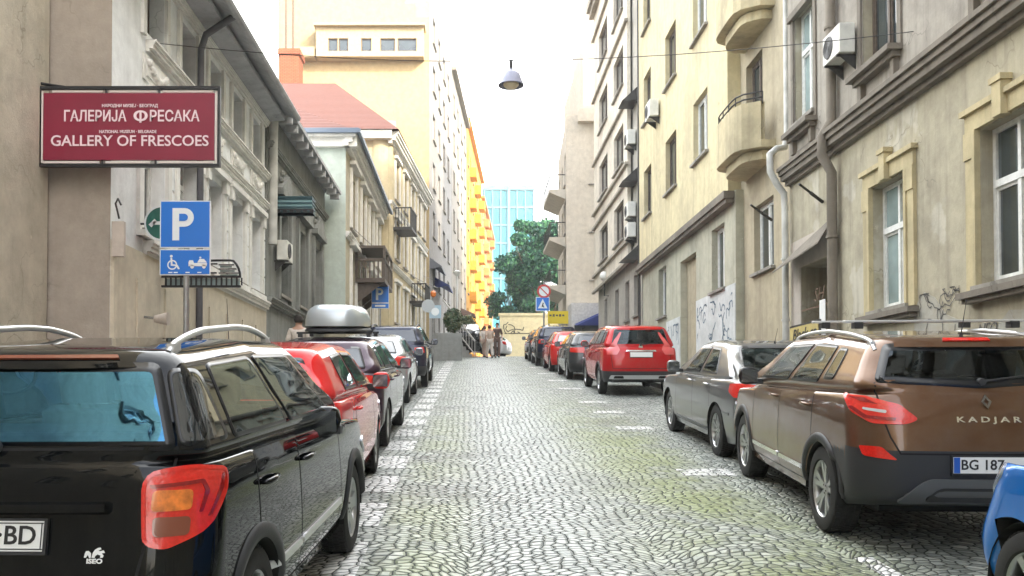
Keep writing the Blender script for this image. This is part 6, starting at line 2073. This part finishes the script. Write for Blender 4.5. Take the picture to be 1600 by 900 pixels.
# parking signs
def arc_pts(cx, cy, r, a0, a1, n): return [(cx + r * math.cos(R(a0 + (a1 - a0) * k / n)), cy + r * math.sin(R(a0 + (a1 - a0) * k / n))) for k in range(n + 1)]
M_SIGNBLUE = plain('sign_blue', (.005, .16, .62), .35, 0, .4)
M_SIGNWHITE = plain('sign_white', (.74, .80, .82), .4)
M_POLE = plain('galvanised', (.32, .33, .33), .45, .6, noise=.2, nscale=9)
def parking(loc, w, h1, h2, ztop, label, sc=1.0):
    t = thing('parking_sign', loc, label, 'parking sign', 'blue parking signs')
    x, y, z = loc
    m = MB(loc); m.tube([(x, y, z - .1), (x, y, ztop - .05)], .032 * sc, 12); m.build('pole', M_POLE, t, smooth='angle')
    yf = y - .05
    m = MB(loc)
    m.box2((x - w / 2, yf, ztop - h1), (x + w / 2, yf + .012, ztop), 1)
    m.box2((x - w / 2 + .012, yf - .004, ztop - h1 + .012), (x + w / 2 - .012, yf, ztop - .012), 0)
    pw, ph = w * .42, h1 * .68; cx, cz = x - w * .04, ztop - h1 * .5
    X0, Z0 = cx - pw / 2, cz - ph / 2; th_ = pw * .32
    def pl2(pts, yy, mi): m.prism([(a, yy, c) for a, c in pts], (0, -.004, 0), mi)
    rr = ph * .29
    bowl = [(X0, Z0 + ph), (X0 + pw - rr, Z0 + ph)] + [(a, c) for a, c in arc_pts(X0 + pw - rr, Z0 + ph - rr, rr, 90, -90, 10)] + [(X0, Z0 + ph - 2 * rr)]
    pl2(bowl, yf - .004, 1); pl2([(X0, Z0), (X0 + th_, Z0), (X0 + th_, Z0 + ph - 2 * rr + .001), (X0, Z0 + ph - 2 * rr + .001)], yf - .004, 1)
    ri = rr - th_ * .85
    pl2([(X0 + th_, Z0 + ph - rr + ri), (X0 + pw - rr, Z0 + ph - rr + ri)] + arc_pts(X0 + pw - rr, Z0 + ph - rr, ri, 90, -90, 8)[1:-1] + [(X0 + pw - rr, Z0 + ph - rr - ri), (X0 + th_, Z0 + ph - rr - ri)], yf - .0085, 0)
    m.build('sign_plate', [M_SIGNBLUE, M_SIGNWHITE], t)
    m = MB(loc)
    za, zb2 = ztop - h1 - .015, ztop - h1 - .015 - h2
    m.box2((x - w / 2, yf, zb2), (x + w / 2, yf + .012, za), 1); 
    m.box2((x - w / 2 + .010, yf - .004, zb2 + .010), (x + w / 2 - .010, yf, za - .010), 0)
    if sc >= 1:      # pictograms: wheelchair user on the left, tow truck on the right
        def ring(cx, cz, r, t2): 
            o = arc_pts(cx, cz, r, 0, 360, 18)[:-1]; i_ = arc_pts(cx, cz, r - t2, 0, 360, 18)[:-1]
            vs = [(a, yf - .006, c) for a, c in o + i_]; n = 18
            m.add(vs, [(k, (k + 1) % n, n + (k + 1) % n, n + k) for k in range(n)], 1)
        cx = x - w * .25; cz = (za + zb2) / 2
        ring(cx, cz - .03, .055, .014); m.lathe([(0, -.002), (.016, -.002)], (cx - .01, yf - .005, cz + .065), 'y', 10, 1)
        for p in ([(cx - .02, cz + .045), (cx - .0, cz + .045), (cx + .005, cz - .03), (cx - .015, cz - .03)], [(cx - .015, cz - .02), (cx + .06, cz - .03), (cx + .085, cz - .075), (cx + .065, cz - .08), (cx + .045, cz - .045), (cx - .015, cz - .04)]):
            m.add([(a, yf - .007, c) for a, c in p], [tuple(range(len(p)))], 1)
        cx = x + w * .25
        for p in ([(cx - .10, cz - .045), (cx + .10, cz - .045), (cx + .105, cz - .01), (cx - .04, cz - .01), (cx - .05, cz + .02), (cx - .09, cz + .02), (cx - .10, cz)], [(cx - .0, cz - .0), (cx + .02, cz + .035), (cx + .07, cz + .035), (cx + .10, cz), (cx + .10, cz - .005), (cx, cz - .005)]):
            m.add([(a, yf - .007, c) for a, c in p], [tuple(range(len(p)))], 1)
        for dx in (-.06, .07): m.lathe([(0, -.002), (.022, -.002)], (cx + dx, yf - .005, cz - .05), 'y', 10, 1)
        m.lathe([(0, -.002), (.012, -.002)], (cx + .03, yf - .005, cz + .05), 'y', 8, 1)
        for k, dx in enumerate((-.16, -.1, .03, .16)): m.box((x + dx, yf - .006, zb2 + .028), (.045, .002, .012), None, 1)
    else:
        m.box((x, yf - .005, (za + zb2) / 2), (w * .6, .003, h2 * .35), None, 1)
    m.build('supplementary_plate', [M_SIGNBLUE, M_SIGNWHITE], t)
    return t
parking((XY(290, 9.9), 9.9, gz(9.9) + .13), .56, .525, .285, HZ(312, 9.85), 'nearest blue parking sign with wheelchair plate below the red gallery sign')
parking((XY(594, 31), 31, gz(31) + .13), .60, .60, .18, HZ(446, 31), 'small far blue parking sign on a pole beyond the roof box', .9)
# green round sign
t = thing('round_sign', (-4.35, 12.0, 3.9), 'dark green round sign with a white mark, half hidden behind the nearest parking sign', 'sign')
m = MB(t.location); cx, cz = XY(252, 12.0), HZ(348, 12.0)
m.lathe([(0, -.02), (.225, -.02)], (cx, 12.0, cz), 'y', 32, 0); m.lathe([(.215, -.024), (.24, -.024), (.24, .02), (0, .02)], (cx, 12.0, cz), 'y', 32, 1)
m.box((cx - .04, 11.972, cz), (.16, .006, .045), None, 1); m.box((cx - .12, 11.972, cz), (.05, .006, .11), (0, R(45), 0), 1)
m.build('disc', [plain('sign_green', (.01, .13, .10), .4), M_SIGNWHITE], t)
m = MB(t.location); m.tube([(-4.5, 12.03, cz), (cx, 12.03, cz)], .015, 6); m.build('bracket', M_BLACK, t)
# iron canopy sign: curved slatted bracket
t = thing('canopy_frame', (-4.4, 12.9, 3.4), 'black slatted iron canopy frame with a rounded end, behind the nearest parking sign', 'canopy')
m = MB(t.location); xa, xb2 = -4.45, XY(376, 12.9); zA, zB = HZ(449, 12.9), HZ(412, 12.9)
for zz in (zA, zA + .14): m.box2((xa, 12.86, zz), (xb2, 12.9, zz + .03))
for k in range(16): m.box2((xa + .05 + k * .073, 12.865, zA + .03), (xa + .068 + k * .073, 12.895, zA + .14))
arc_ = arc_pts(xb2 - .34, zA + .15, .33, 0, 90, 8)
m.tube([(a, 12.88, c if c < zB + .05 else zB + .05) for a, c in arc_] + [(xa, 12.88, zB + .03)], .018, 6)
for k in range(3): m.box2((xb2 - .32, 12.865, zA + .2 + k * .06), (xb2 - .03 - k * .035, 12.895, zA + .215 + k * .06))
m.box2((xa + .05, 12.865, zA + .20), (xb2 - .35, 12.895, zA + .22)); m.box2((xa + .05, 12.865, zB - .01), (xb2 - .34, 12.895, zB + .01))
m.build('frame', M_BLACK, t)
m = MB(t.location)
for k in range(3): m.box2((xb2 - .31, 12.905, zA + .165 + k * .062), (xb2 - .06 - k * .04, 12.915, zA + .195 + k * .062))
m.box2((xa + .05, 12.905, zA + .03), (xb2 - .02, 12.915, zA + .135)); m.build('glass', M_GLASSPALE, t)
# teal slatted projecting sign
t = thing('projecting_sign', (-4.4, 20, 6), 'dark teal slatted sign box sticking out over the pavement from the soot-dark house', 'sign')
m = MB(t.location); xa, xb2 = -4.44, XY(488, 20.2); zA, zB = HZ(332, 20.2), HZ(307, 20.2)
for k in range(4): m.box2((xa, 20.1, zA + k * .095), (xb2, 20.5, zA + .045 + k * .095), 0)
m.box2((xa, 20.12, zA), (xb2 - .02, 20.48, zB - .02), 1); m.box2((xa, 20.08, zB - .03), (xb2, 20.52, zB), 0)
m.build('slats', [plain('teal_dark', (.012, .06, .075), .5), plain('teal_pale', (.25, .42, .45), .5)], t)
m = MB(t.location)
m.box2((xa, 20.055, zA + .04), (xb2, 20.07, zA + .07))
for k in range(6): m.box((xa + .12 + k * .15, 20.06, zA + .02), (.09, .02, .07))
m.build('trim', M_BLACK, t)
ac_unit((-4.44, 20.55, 5.05), (1, 0), 'grey-black air conditioner beside the first window of the soot-dark house', .8, 'air conditioning units on the left-hand facades')
# wall lantern on the brown side wall
t = thing('intercom_panel', (-4.9, 11.1, 3.9), 'pale box and hook lamp on the brown side wall left of the green sign', 'wall box')
m = MB(t.location); cx = XY(183, 11.1)
m.box2((cx - .08, 11.08, HZ(400, 11.1)), (cx + .07, 11.15, HZ(345, 11.1))); m.build('box', M_PALE, t)
m = MB(t.location); m.tube([(cx, 11.12, HZ(340, 11.1)), (cx - .02, 11.05, HZ(318, 11.1)), (cx + .03, 11.0, HZ(312, 11.1)), (cx + .07, 11.0, HZ(322, 11.1))], .012, 6); m.build('hook', M_IRON, t)
t = thing('wall_spotlight', (-4.4, 12, 2.6), 'small pale spotlight on an arm at the foot of the ornate house', 'lamp')
m = MB(t.location); m.tube([(-4.5, 12.2, HZ(492, 12)), (XY(240, 12), 12, HZ(497, 12))], .02, 6); m.build('arm', M_POLE, t)
m = MB(t.location); m.lathe([(0, -.12), (.05, -.12), (.09, .06), (0, .06)], (XY(255, 12), 12, HZ(498, 12)), 'x', 14); m.build('lamp_head', M_PALE, t, smooth='angle')

# hanging street lamp and its wires
LX, LY, LZ = XY(799, 17), 17.0, HZ(114, 17)
t = thing('hanging_lamp', (LX, LY, LZ), 'bell-shaped enamel street lamp hanging on a wire over the middle of the street', 'lamp')
m = MB(t.location); m.lathe([(.02, .16), (.03, .09), (.10, .08), (.17, .02), (.21, -.10), (.25, -.19), (.245, -.20), (.20, -.11), (.15, .0), (.02, .05)], (LX, LY, LZ), 'z', 28)
m.build('lamp_shade', plain('enamel_grey', (.30, .31, .40), .4), t, smooth='angle')
m = MB(t.location); m.lathe([(0, -.27), (.09, -.25), (.15, -.19), (.15, -.16)], (LX, LY, LZ), 'z', 20); m.build('globe', plain('lamp_cream', (.75, .62, .42), .3), t, smooth='angle')
m = MB(t.location); m.box2((LX - .035, LY - .035, LZ + .14), (LX + .035, LY + .035, LZ + .30)); m.build('fitting', M_IRON, t)
def wire(a, c, sag, r, label, mat=M_IRON):
    m = MB(); pts = []
    for k in range(25):
        q = k / 24; p = Vector(a).lerp(Vector(c), q); p.z -= sag * 4 * q * (1 - q); pts.append(p)
    m.tube(pts, r, 5); return solo(m, 'wire', mat, label, 'wire', 'wires over the street')
top = (LX, LY, LZ + .29)
wire(top, (6.3, 12.6, HZ(44, 12.6)), .10, .007, 'thin wire from the hanging lamp to the brown plaster house')
wire(top, (-4.5, 12.6, HZ(62, 12.6)), .10, .007, 'thin wire from the hanging lamp to the ornate house')
wire((6.3, 12.0, 6.75), (6.3, 8.6, 8.1), .03, .008, 'short thin cable along the upper wall of the brown house')
wire((-3.9, 39, 8.8), (-1.5, 60, 10.2), .4, .012, 'dark cable sagging along the fronts of the warm yellow building')
wire((-3.86, 29, 7.6), (-1.6, 46, 7.9), .3, .010, 'dark cable running from the wooden balcony up the street')
m = MB(); m.tube([(-4.5, 13.3, HZ(450, 13.2)), (-4.42, 12.9, 4.4), (-4.45, 12.6, 3.9)], .012, 6)
solo(m, 'cable', M_IRON, 'loose dark cable hanging on the ornate house by the canopy frame', 'cable')

# signs and lamps at the top of the street
def pole(m, x, y, z0, z1, r=.04): m.tube([(x, y, z0), (x, y, z1)], r, 10)
Y = 41.5
t = thing('traffic_sign', (XY(850, Y), Y, gz(Y)), 'round red-rimmed sign above a blue pedestrian crossing sign beside the tree', 'traffic sign')
m = MB(t.location); pole(m, XY(850, Y), Y, gz(Y), HZ(440, Y)); m.build('pole', M_POLE, t)
m = MB(t.location); c = (XY(850, Y), Y - .06, HZ(455, Y)); m.lathe([(0, -.01), (.30, -.01)], c, 'y', 28, 1); m.lathe([(.23, -.016), (.32, -.016), (.32, .01), (0, .01)], c, 'y', 28, 0); m.box((c[0], c[1] - .018, c[2]), (.48, .006, .05), (0, R(45), 0), 0)
m.build('round_plate', [plain('sign_red', (.5, .03, .03), .4), M_SIGNWHITE], t)
m = MB(t.location); x, z = XY(848, Y), HZ(475, Y); m.box((x, Y - .06, z), (.64, .015, .66), None, 1); m.box((x, Y - .072, z), (.58, .01, .60), None, 0)
m.add([(x - .22, Y - .08, z - .2), (x + .22, Y - .08, z - .2), (x, Y - .08, z + .24)], [(0, 1, 2)], 1); m.box((x - .0, Y - .084, z - .04), (.05, .004, .2), (0, R(15), 0), 2); m.box((x + .03, Y - .084, z - .1), (.04, .004, .14), (0, R(-25), 0), 2)
m.build('crossing_plate', [M_SIGNBLUE, M_SIGNWHITE, M_INK], t)
t = thing('yellow_sign', (XY(872, 44), 44, gz(44)), 'bright yellow board on a post under the crossing sign, above the parked cars', 'sign')
m = MB(t.location); pole(m, XY(858, 44), 44, gz(44), HZ(490, 44)); pole(m, XY(886, 44), 44, gz(44), HZ(490, 44)); m.build('post', M_POLE, t)
m = MB(t.location); m.box((XY(872, 44), 43.9, HZ(496, 44)), (1.0, .05, .62), None, 0)
for k in range(5): m.box((XY(860 + k * 5, 44), 43.868, HZ(493, 44)), (.1, .01, .08 + .04 * (k % 2)), None, 1)
m.build('board', [plain('sign_yellow', (.80, .60, .02), .5), M_BROWNWOOD], t)
t = thing('globe_lamp', (6.3, 41, 8), 'white globe lamp on a wall bracket of the grey house', 'lamp')
m = MB(t.location); x, z = XY(945, 41) , HZ(431, 41)
m.lathe([(0, -.22)] + [(.22 * math.sin(R(a)), -.22 * math.cos(R(a))) for a in range(15, 180, 15)] + [(0, .22)], (x, 41, z), 'z', 20); m.build('globe', plain('lamp_white', (.75, .74, .68), .3), t, smooth='angle')
m = MB(t.location); m.tube([(6.34, 41, z - .9), (x, 41, z - .9), (x, 41, z - .2)], .03, 8); m.build('bracket', M_IRON, t)
Y = 38
t = thing('street_lamp', (XY(714, 44), 44, gz(44)), 'slim white lamp column on the left at the crest of the street', 'street lamp')
m = MB(t.location); x = XY(714, 44); pole(m, x, 44, gz(44), HZ(428, 44), .06); m.lathe([(.06, -.1), (.16, 0), (.20, .12), (.05, .2), (0, .2)], (x, 44, HZ(428, 44)), 'z', 14); m.build('pole', plain('pole_white', (.6, .6, .58), .5), t, smooth='angle')
t = thing('traffic_sign', (XY(676, Y), Y, gz(Y)), 'pole with three sign backs and an orange lamp on the left before the crest', 'traffic sign')
m = MB(t.location); x = XY(676, Y); pole(m, x, Y, gz(Y), HZ(450, Y)); m.build('pole', M_POLE, t)
m = MB(t.location); m.lathe([(0, -.02), (.28, -.02), (.28, .0), (0, 0)], (XY(669, Y), Y - .05, HZ(478, Y)), 'y', 24); m.build('round_plate', plain('sign_back', (.42, .46, .48), .5, .3), t)
m = MB(t.location); m.box((XY(680, Y), Y - .05, HZ(487, Y)), (.5, .02, .55), None, 0); m.lathe([(0, -.02), (.17, -.02)], (XY(680, Y), Y - .06, HZ(487, Y)), 'y', 20, 1); m.build('square_plate', [plain('sign_pale_blue', (.35, .5, .6), .4), M_SIGNWHITE], t)
m = MB(t.location); m.lathe([(0, -.16), (.11, -.1), (.13, .05), (.06, .13), (0, .13)], (XY(677, Y), Y - .05, HZ(459, Y)), 'z', 14); m.build('warning_lamp', M_ORANGE, t, smooth='angle')
# awnings on the left
for (px0, px1, py, Yn, lab, matn, colr) in ((678, 702, 445, 55, 'navy blue shop awning on the left near the crest', 'awning_navy', (.015, .03, .16)), (664, 690, 415, 52.5, 'grey flat awning above the navy one on the left', 'awning_grey', (.12, .13, .15)),
                                (720, 742, 490, 74, 'brown awning farthest up the left side', 'awning_brown', (.10, .06, .05))):
    m = MB(); xa = -2.4 + .0724 * (Yn - 52) - .02; xb2 = XY(px1, Yn); zz = HZ(py, Yn)
    m.prism([(xa, Yn, zz + .5), (xb2, Yn, zz), (xb2, Yn, zz - .12), (xa, Yn, zz + .38)], (.15, 3.2, 0)); m.prism([(xa, Yn - .02, zz + .4), (xb2, Yn - .02, zz), (xa, Yn - .02, zz - .2)], (0, .03, 0))
    solo(m, 'awning', plain(matn, colr, .8), lab, 'awning')
# stair with railing by the grey stone block
t = thing('outdoor_stair', (-2.0, 48, 4.4), 'outdoor stair with a sloping pale handrail beside the low stone block, left of the people', 'stair')
m = MB(t.location)
for k in range(9): m.box2((XY(700, 48) + k * .16, 47.5, 4.2), (XY(700, 48) + (k + 1) * .16, 49, 4.2 + (9 - k) * .2))
m.build('steps', M_KERB, t)
m = MB(t.location); a, c = (XY(692, 47.3), 47.3, HZ(468, 47.3)), (XY(742, 47.3), 47.3, HZ(533, 47.3))
m.tube([a, c], .045, 8)
for k in range(12):
    p = Vector(a).lerp(Vector(c), k / 11); m.tube([p, (p.x, p.y, p.z - .8)], .018, 6)
m.tube([(a[0], a[1], a[2] - .7), (c[0], c[1], c[2] - .7)], .03, 8)
m.build('railing', plain('rail_pale', (.5, .48, .45), .5), t)
M_BLOCKW = stucco('grey_block', (.30, .31, .30), amount=.4, bump=.6)
t = thing('low_wall', (-2.4, 43, gz(43)), 'low rough grey stone wall below the hedge on the left at the crest', 'wall')
m = MB(t.location); m.box2((XY(686, 43) - .35, 43, gz(43) - .1), (XY(722, 43), 43.5, HZ(520, 43))); m.build('wall', M_BLOCKW, t, bevel=.02)
def shrub(name, c, s, n, label, seed, cat='shrub', col=(.05, .09, .04), col2=(.15, .16, .08)):
    rr = np.random.default_rng(seed); m = MB(); V = []; F = []; MI = []
    for i in range(n):
        d = rr.normal(size=3); d /= np.linalg.norm(d); p = np.array(c) + d * np.array(s) * rr.uniform(.5, 1.0)
        a = rr.normal(size=3); a /= np.linalg.norm(a); bb = np.cross(a, d); bb /= np.linalg.norm(bb) + 1e-9; q = rr.uniform(.05, .10)
        k = len(V); V += [tuple(p - a * q), tuple(p + bb * q * .6), tuple(p + a * q), tuple(p - bb * q * .6)]; F.append((k, k + 1, k + 2, k + 3)); MI.append(int(rr.random() < .4))
    t = thing(name, (c[0], c[1], c[2] - s[2]), label, cat)
    m.v, m.f, m.m, m.org = V, F, MI, t.location.copy(); m.build('foliage', [plain('shrub_dark', col, .7), plain('shrub_light', col2, .7)], t)
    k = MB(t.location); k.tube([(c[0], c[1], c[2] - s[2]), (c[0] + .05, c[1], c[2])], [.05, .02], 6); k.build('stem', M_BROWNWOOD, t)
shrub('hedge_shrub', (XY(708, 44), 43.9, HZ(500, 44)), (.50, .4, .62), 1600, 'dusty shrub behind the low stone wall at the crest', 31)
shrub('hedge_shrub', (XY(730, 50), 50, HZ(505, 50)), (.5, .4, .5), 900, 'brownish shrub beside the stair railing near the people', 32, col=(.12, .08, .05), col2=(.3, .2, .12))

# ================================================================ people
def limb_chain(name, pts, edges, radii, mat, parent=None, sub=2):
    me = bpy.data.meshes.new(name); me.from_pydata(pts, edges, []); me.materials.append(mat)
    o = bpy.data.objects.new(name, me); COL.objects.link(o)
    if parent: o.parent = parent
    md = o.modifiers.new('skin', 'SKIN')
    sv = me.skin_vertices if len(me.skin_vertices) else None
    if sv is None:
        import bmesh
        bm_ = bmesh.new(); bm_.from_mesh(me); bm_.verts.layers.skin.verify(); bm_.to_mesh(me); bm_.free()
    for i, r in enumerate(radii):
        d = me.skin_vertices[0].data[i]; d.radius = (r, r) if not isinstance(r, tuple) else r
        d.use_root = (i == 0)
    md.use_smooth_shade = True
    s = o.modifiers.new('subd', 'SUBSURF'); s.levels = sub; s.render_levels = sub
    return o
def person(loc, rz, label, top, legs, hairc, h=1.72, stride=.18, group=None):
    k = h / 1.75
    t = thing('person', loc, label, 'person', group, (0, 0, rz))
    s = stride
    P = [(0, 0, .95), (0, .0, 1.12), (0, .01, 1.32), (0, 0, 1.45), (0, .01, 1.52), (0, .03, 1.60), (0, .02, 1.70),     # 0..6 pelvis spine neck head
         (-.16, 0, 1.42), (-.23, -s * .5, 1.16), (-.24, -s * .5 + .06, .93), (-.24, -s * .5 + .10, .84),       # arm 7..10
         (.16, 0, 1.42), (.23, s * .5, 1.16), (.24, s * .5 + .10, .93), (.24, s * .5 + .14, .84),             # arm 11..14
         (-.09, 0, .92), (-.10, s * .6, .50), (-.10, s * .75, .09), (-.10, s * .75 + .14, .03),               # leg 15..18
         (.09, 0, .92), (.10, -s * .3, .50), (.10, -s * 1.1, .10), (.10, -s * 1.1 + .13, .04)]
    E = [(0, 1), (1, 2), (2, 3), (3, 4), (4, 5), (5, 6), (3, 7), (7, 8), (8, 9), (9, 10), (3, 11), (11, 12), (12, 13), (13, 14), (0, 15), (15, 16), (16, 17), (17, 18), (0, 19), (19, 20), (20, 21), (21, 22)]
    Rr = [.13, .12, .14, .10, .055, .085, .075, .055, .045, .035, .03, .055, .045, .035, .03, .085, .06, .045, .035, .085, .06, .045, .035]
    P = [tuple(c * k for c in p) for p in P]
    limb_chain('body', P, E, Rr, M_SKIN, t)
    sel = [0, 1, 2, 3, 7, 8, 11, 12]
    mp_ = {v: i for i, v in enumerate(sel)}
    limb_chain('shirt', [P[i] for i in sel], [(mp_[a], mp_[c]) for a, c in E if a in mp_ and c in mp_], [Rr[i] + .022 for i in sel], top, t)
    sel = [0, 15, 16, 17, 19, 20, 21]; mp_ = {v: i for i, v in enumerate(sel)}
    limb_chain('trousers', [P[i] for i in sel], [(mp_[a], mp_[c]) for a, c in E if a in mp_ and c in mp_], [Rr[i] + .02 for i in sel], legs, t)
    m = MB(); m.lathe([(0, .10), (.05, .095), (.088, .05), (.098, 0), (.09, -.05), (.07, -.08)], (0, -.005, 1.665 * k), 'z', 16)
    m.build('hair', hairc, t, smooth=True)
    for xs in (-.10, .10):
        yy = (s * .75 if xs < 0 else -s * 1.1) * k
        m = MB(); m.box((xs * k, yy + .06, .04), (.09, .26, .08)); m.build('shoe', M_INK, t, bevel=.03)
    return t
CL = lambda n, c: plain('cloth_' + n, c, .85, noise=.15, nscale=20)
yy = 46.5
person((XY(765, yy), yy, gz(yy)), R(10), 'person in pale clothes walking at the crest, left of the dark clad one', CL('sand', (.50, .38, .30)), CL('pale', (.55, .48, .42)), CL('hairb', (.05, .03, .02)), 1.7, .26)
person((XY(777, yy + .6), yy + .6, gz(yy + .6)), R(170), 'person in dark brown clothes standing at the crest, tallest of the group', CL('brown', (.09, .05, .04)), CL('brown2', (.12, .07, .055)), CL('black', (.02, .015, .012)), 1.84, .12)
person((XY(757, yy + 1.2), yy + 1.2, gz(yy + 1.2)), R(-20), 'person in a white top at the crest, leftmost of the group', CL('white', (.62, .56, .50)), CL('tan', (.40, .28, .22)), CL('hairb', (.05, .03, .02)), 1.66, .2)
yy = 19.5
person((XY(466, yy), yy, gz(yy) + .13), R(0), 'person in a white shirt on the left pavement beside the roof box', CL('white', (.62, .56, .50)), CL('jeans', (.05, .07, .12)), CL('black', (.02, .015, .012)), 1.76, .1)

# ================================================================ cars
G1 = 'cars parked along the left kerb'; G2 = 'cars parked along the right kerb'
make_car(SX, 'parked_car', (-1.835, 3.44), -2.4, 'black off-road hatchback with silver roof rails and orange-red tail lamps, nearest on the left', 'car', G1)
make_car(RH, 'parked_car', (-1.86, 7.1), 0.5, 'bright red hatchback parked right in front of the black hatchback on the left', 'car', G1)
dw, DB = make_car(DW, 'parked_car', (-1.98, 11.6), 0, 'dark aubergine hatchback under the silver roof box, third in the left row', 'car', G1)
make_car(SH, 'parked_car', (-2.15, 18.6), 0, 'silver grey hatchback with red tail lamps, fourth in the left row', 'car', G1)
make_car(SU, 'parked_car', (-2.05, 23.6), 0, 'dark navy SUV with black roof rails, last in the left row before the crest', 'car', G1)
make_car(KJ, 'parked_car', (3.65, 6.35), -4.0, 'bronze brown crossover with roof bars and a BG plate, on the right', 'car', G2)
make_car(SD, 'parked_car', (3.98, 10.45), -.5, 'graphite grey saloon between the bronze crossover and the red SUV', 'car', G2)
make_car(CR, 'parked_car', (4.0, 21.0), -.3, 'bright red SUV with vertical tail lamps, its rear in full view on the right', 'car', G2)
q = dict(DW); q.update(paint=paint('paint_dark_grey', (.04, .045, .05), .4, .3), bumper_z=.55, bumper_y=.6, low=M_INK, glass=G_DARK)
q['lamps'] = [('taillight', [(.30, .84), (.72, .86), (.74, .99), (.34, 1.01)], 'rcorner', [M_RED], dict(rnd=.03)), lamps_front(4.25)]
make_car(q, 'parked_car', (3.85, 27.2), 0, 'dark grey hatchback with wide red tail lamps just beyond the red SUV', 'car', G2)
q = dict(SH); q.update(paint=RH['paint']); make_car(q, 'parked_car', (3.72, 32.0), 0, 'small red hatchback farther up the right row, between two dark cars', 'car', G2)
q = dict(SU); q.update(paint=SU['paint'], rails=None); make_car(q, 'parked_car', (3.62, 36.6), 0, 'dark navy SUV without roof rails in the right row near the crest', 'car', G2)
q = dict(DW); q.update(paint=paint('paint_dark_grey', (.04, .045, .05), .4, .3)); make_car(q, 'parked_car', (3.6, 41.7), 0, 'dark grey hatchback, last of the right row at the crest', 'car', G2)
make_car(BH, 'parked_car', (3.60, 1.28), 0, 'bright blue hatchback at the right edge, only its nose and front wheel in view', 'car', G2)
q = dict(SH); q.update(paint=paint('paint_white', (.62, .62, .62), .1, .3)); make_car(q, 'parked_car', (XY(795, 57), 57), 70, 'white hatchback standing across the street beyond the crest', 'car')
q = dict(DW); q.update(paint=paint('paint_black', (.006, .007, .009), .1, .25)); make_car(q, 'parked_car', (XY(734, 51.5), 51.5), 175, 'black hatchback facing the camera beyond the crest, left of the people', 'car')

# roof box on the third car
t = thing('roof_box', (-1.98, 12.6, gz(12.6) + 1.5), 'silver grey roof box with a dark base strapped on the aubergine hatchback', 'roof box', None, (math.atan(SLOPE), 0, 0))
def rbox(z0, hgt, W_, L_, name, mat):
    m = MB(); n = 14; vs = []; rows = 6
    for j in range(rows + 1):
        q = j / rows; sc_ = math.sqrt(max(0, 1 - (q * .97) ** 2.6)); zz = z0 + hgt * q
        for k in range(40):
            a = 2 * math.pi * k / 40; ca, sa = math.cos(a), math.sin(a); e = .38
            vs.append((math.copysign(abs(ca) ** e, ca) * W_ / 2 * (.55 + .45 * sc_), L_ / 2 + math.copysign(abs(sa) ** (e + .15), sa) * L_ / 2 * (.78 + .22 * sc_), zz))
    fs = [(j * 40 + k, j * 40 + (k + 1) % 40, (j + 1) * 40 + (k + 1) % 40, (j + 1) * 40 + k) for j in range(rows) for k in range(40)]
    fs.append(tuple(range(rows * 40, rows * 40 + 40))); fs.append(tuple(range(40))[::-1]); m.add(vs, fs); return m.build(name, mat, t, smooth='angle')
rbox(.155, .30, .84, 1.9, 'lid', plain('box_silver', (.42, .47, .50), .3, .4, .5)); rbox(.075, .078, .86, 1.94, 'base', M_PLASTIC)
m = MB()
for yy in (.45, 1.4): m.box((0, yy, .055), (1.1, .05, .03)); m.box((-.5, yy, .02), (.06, .08, .06)); m.box((.5, yy, .02), (.06, .08, .06))
m.build('roof_bar', M_PLASTIC, t)
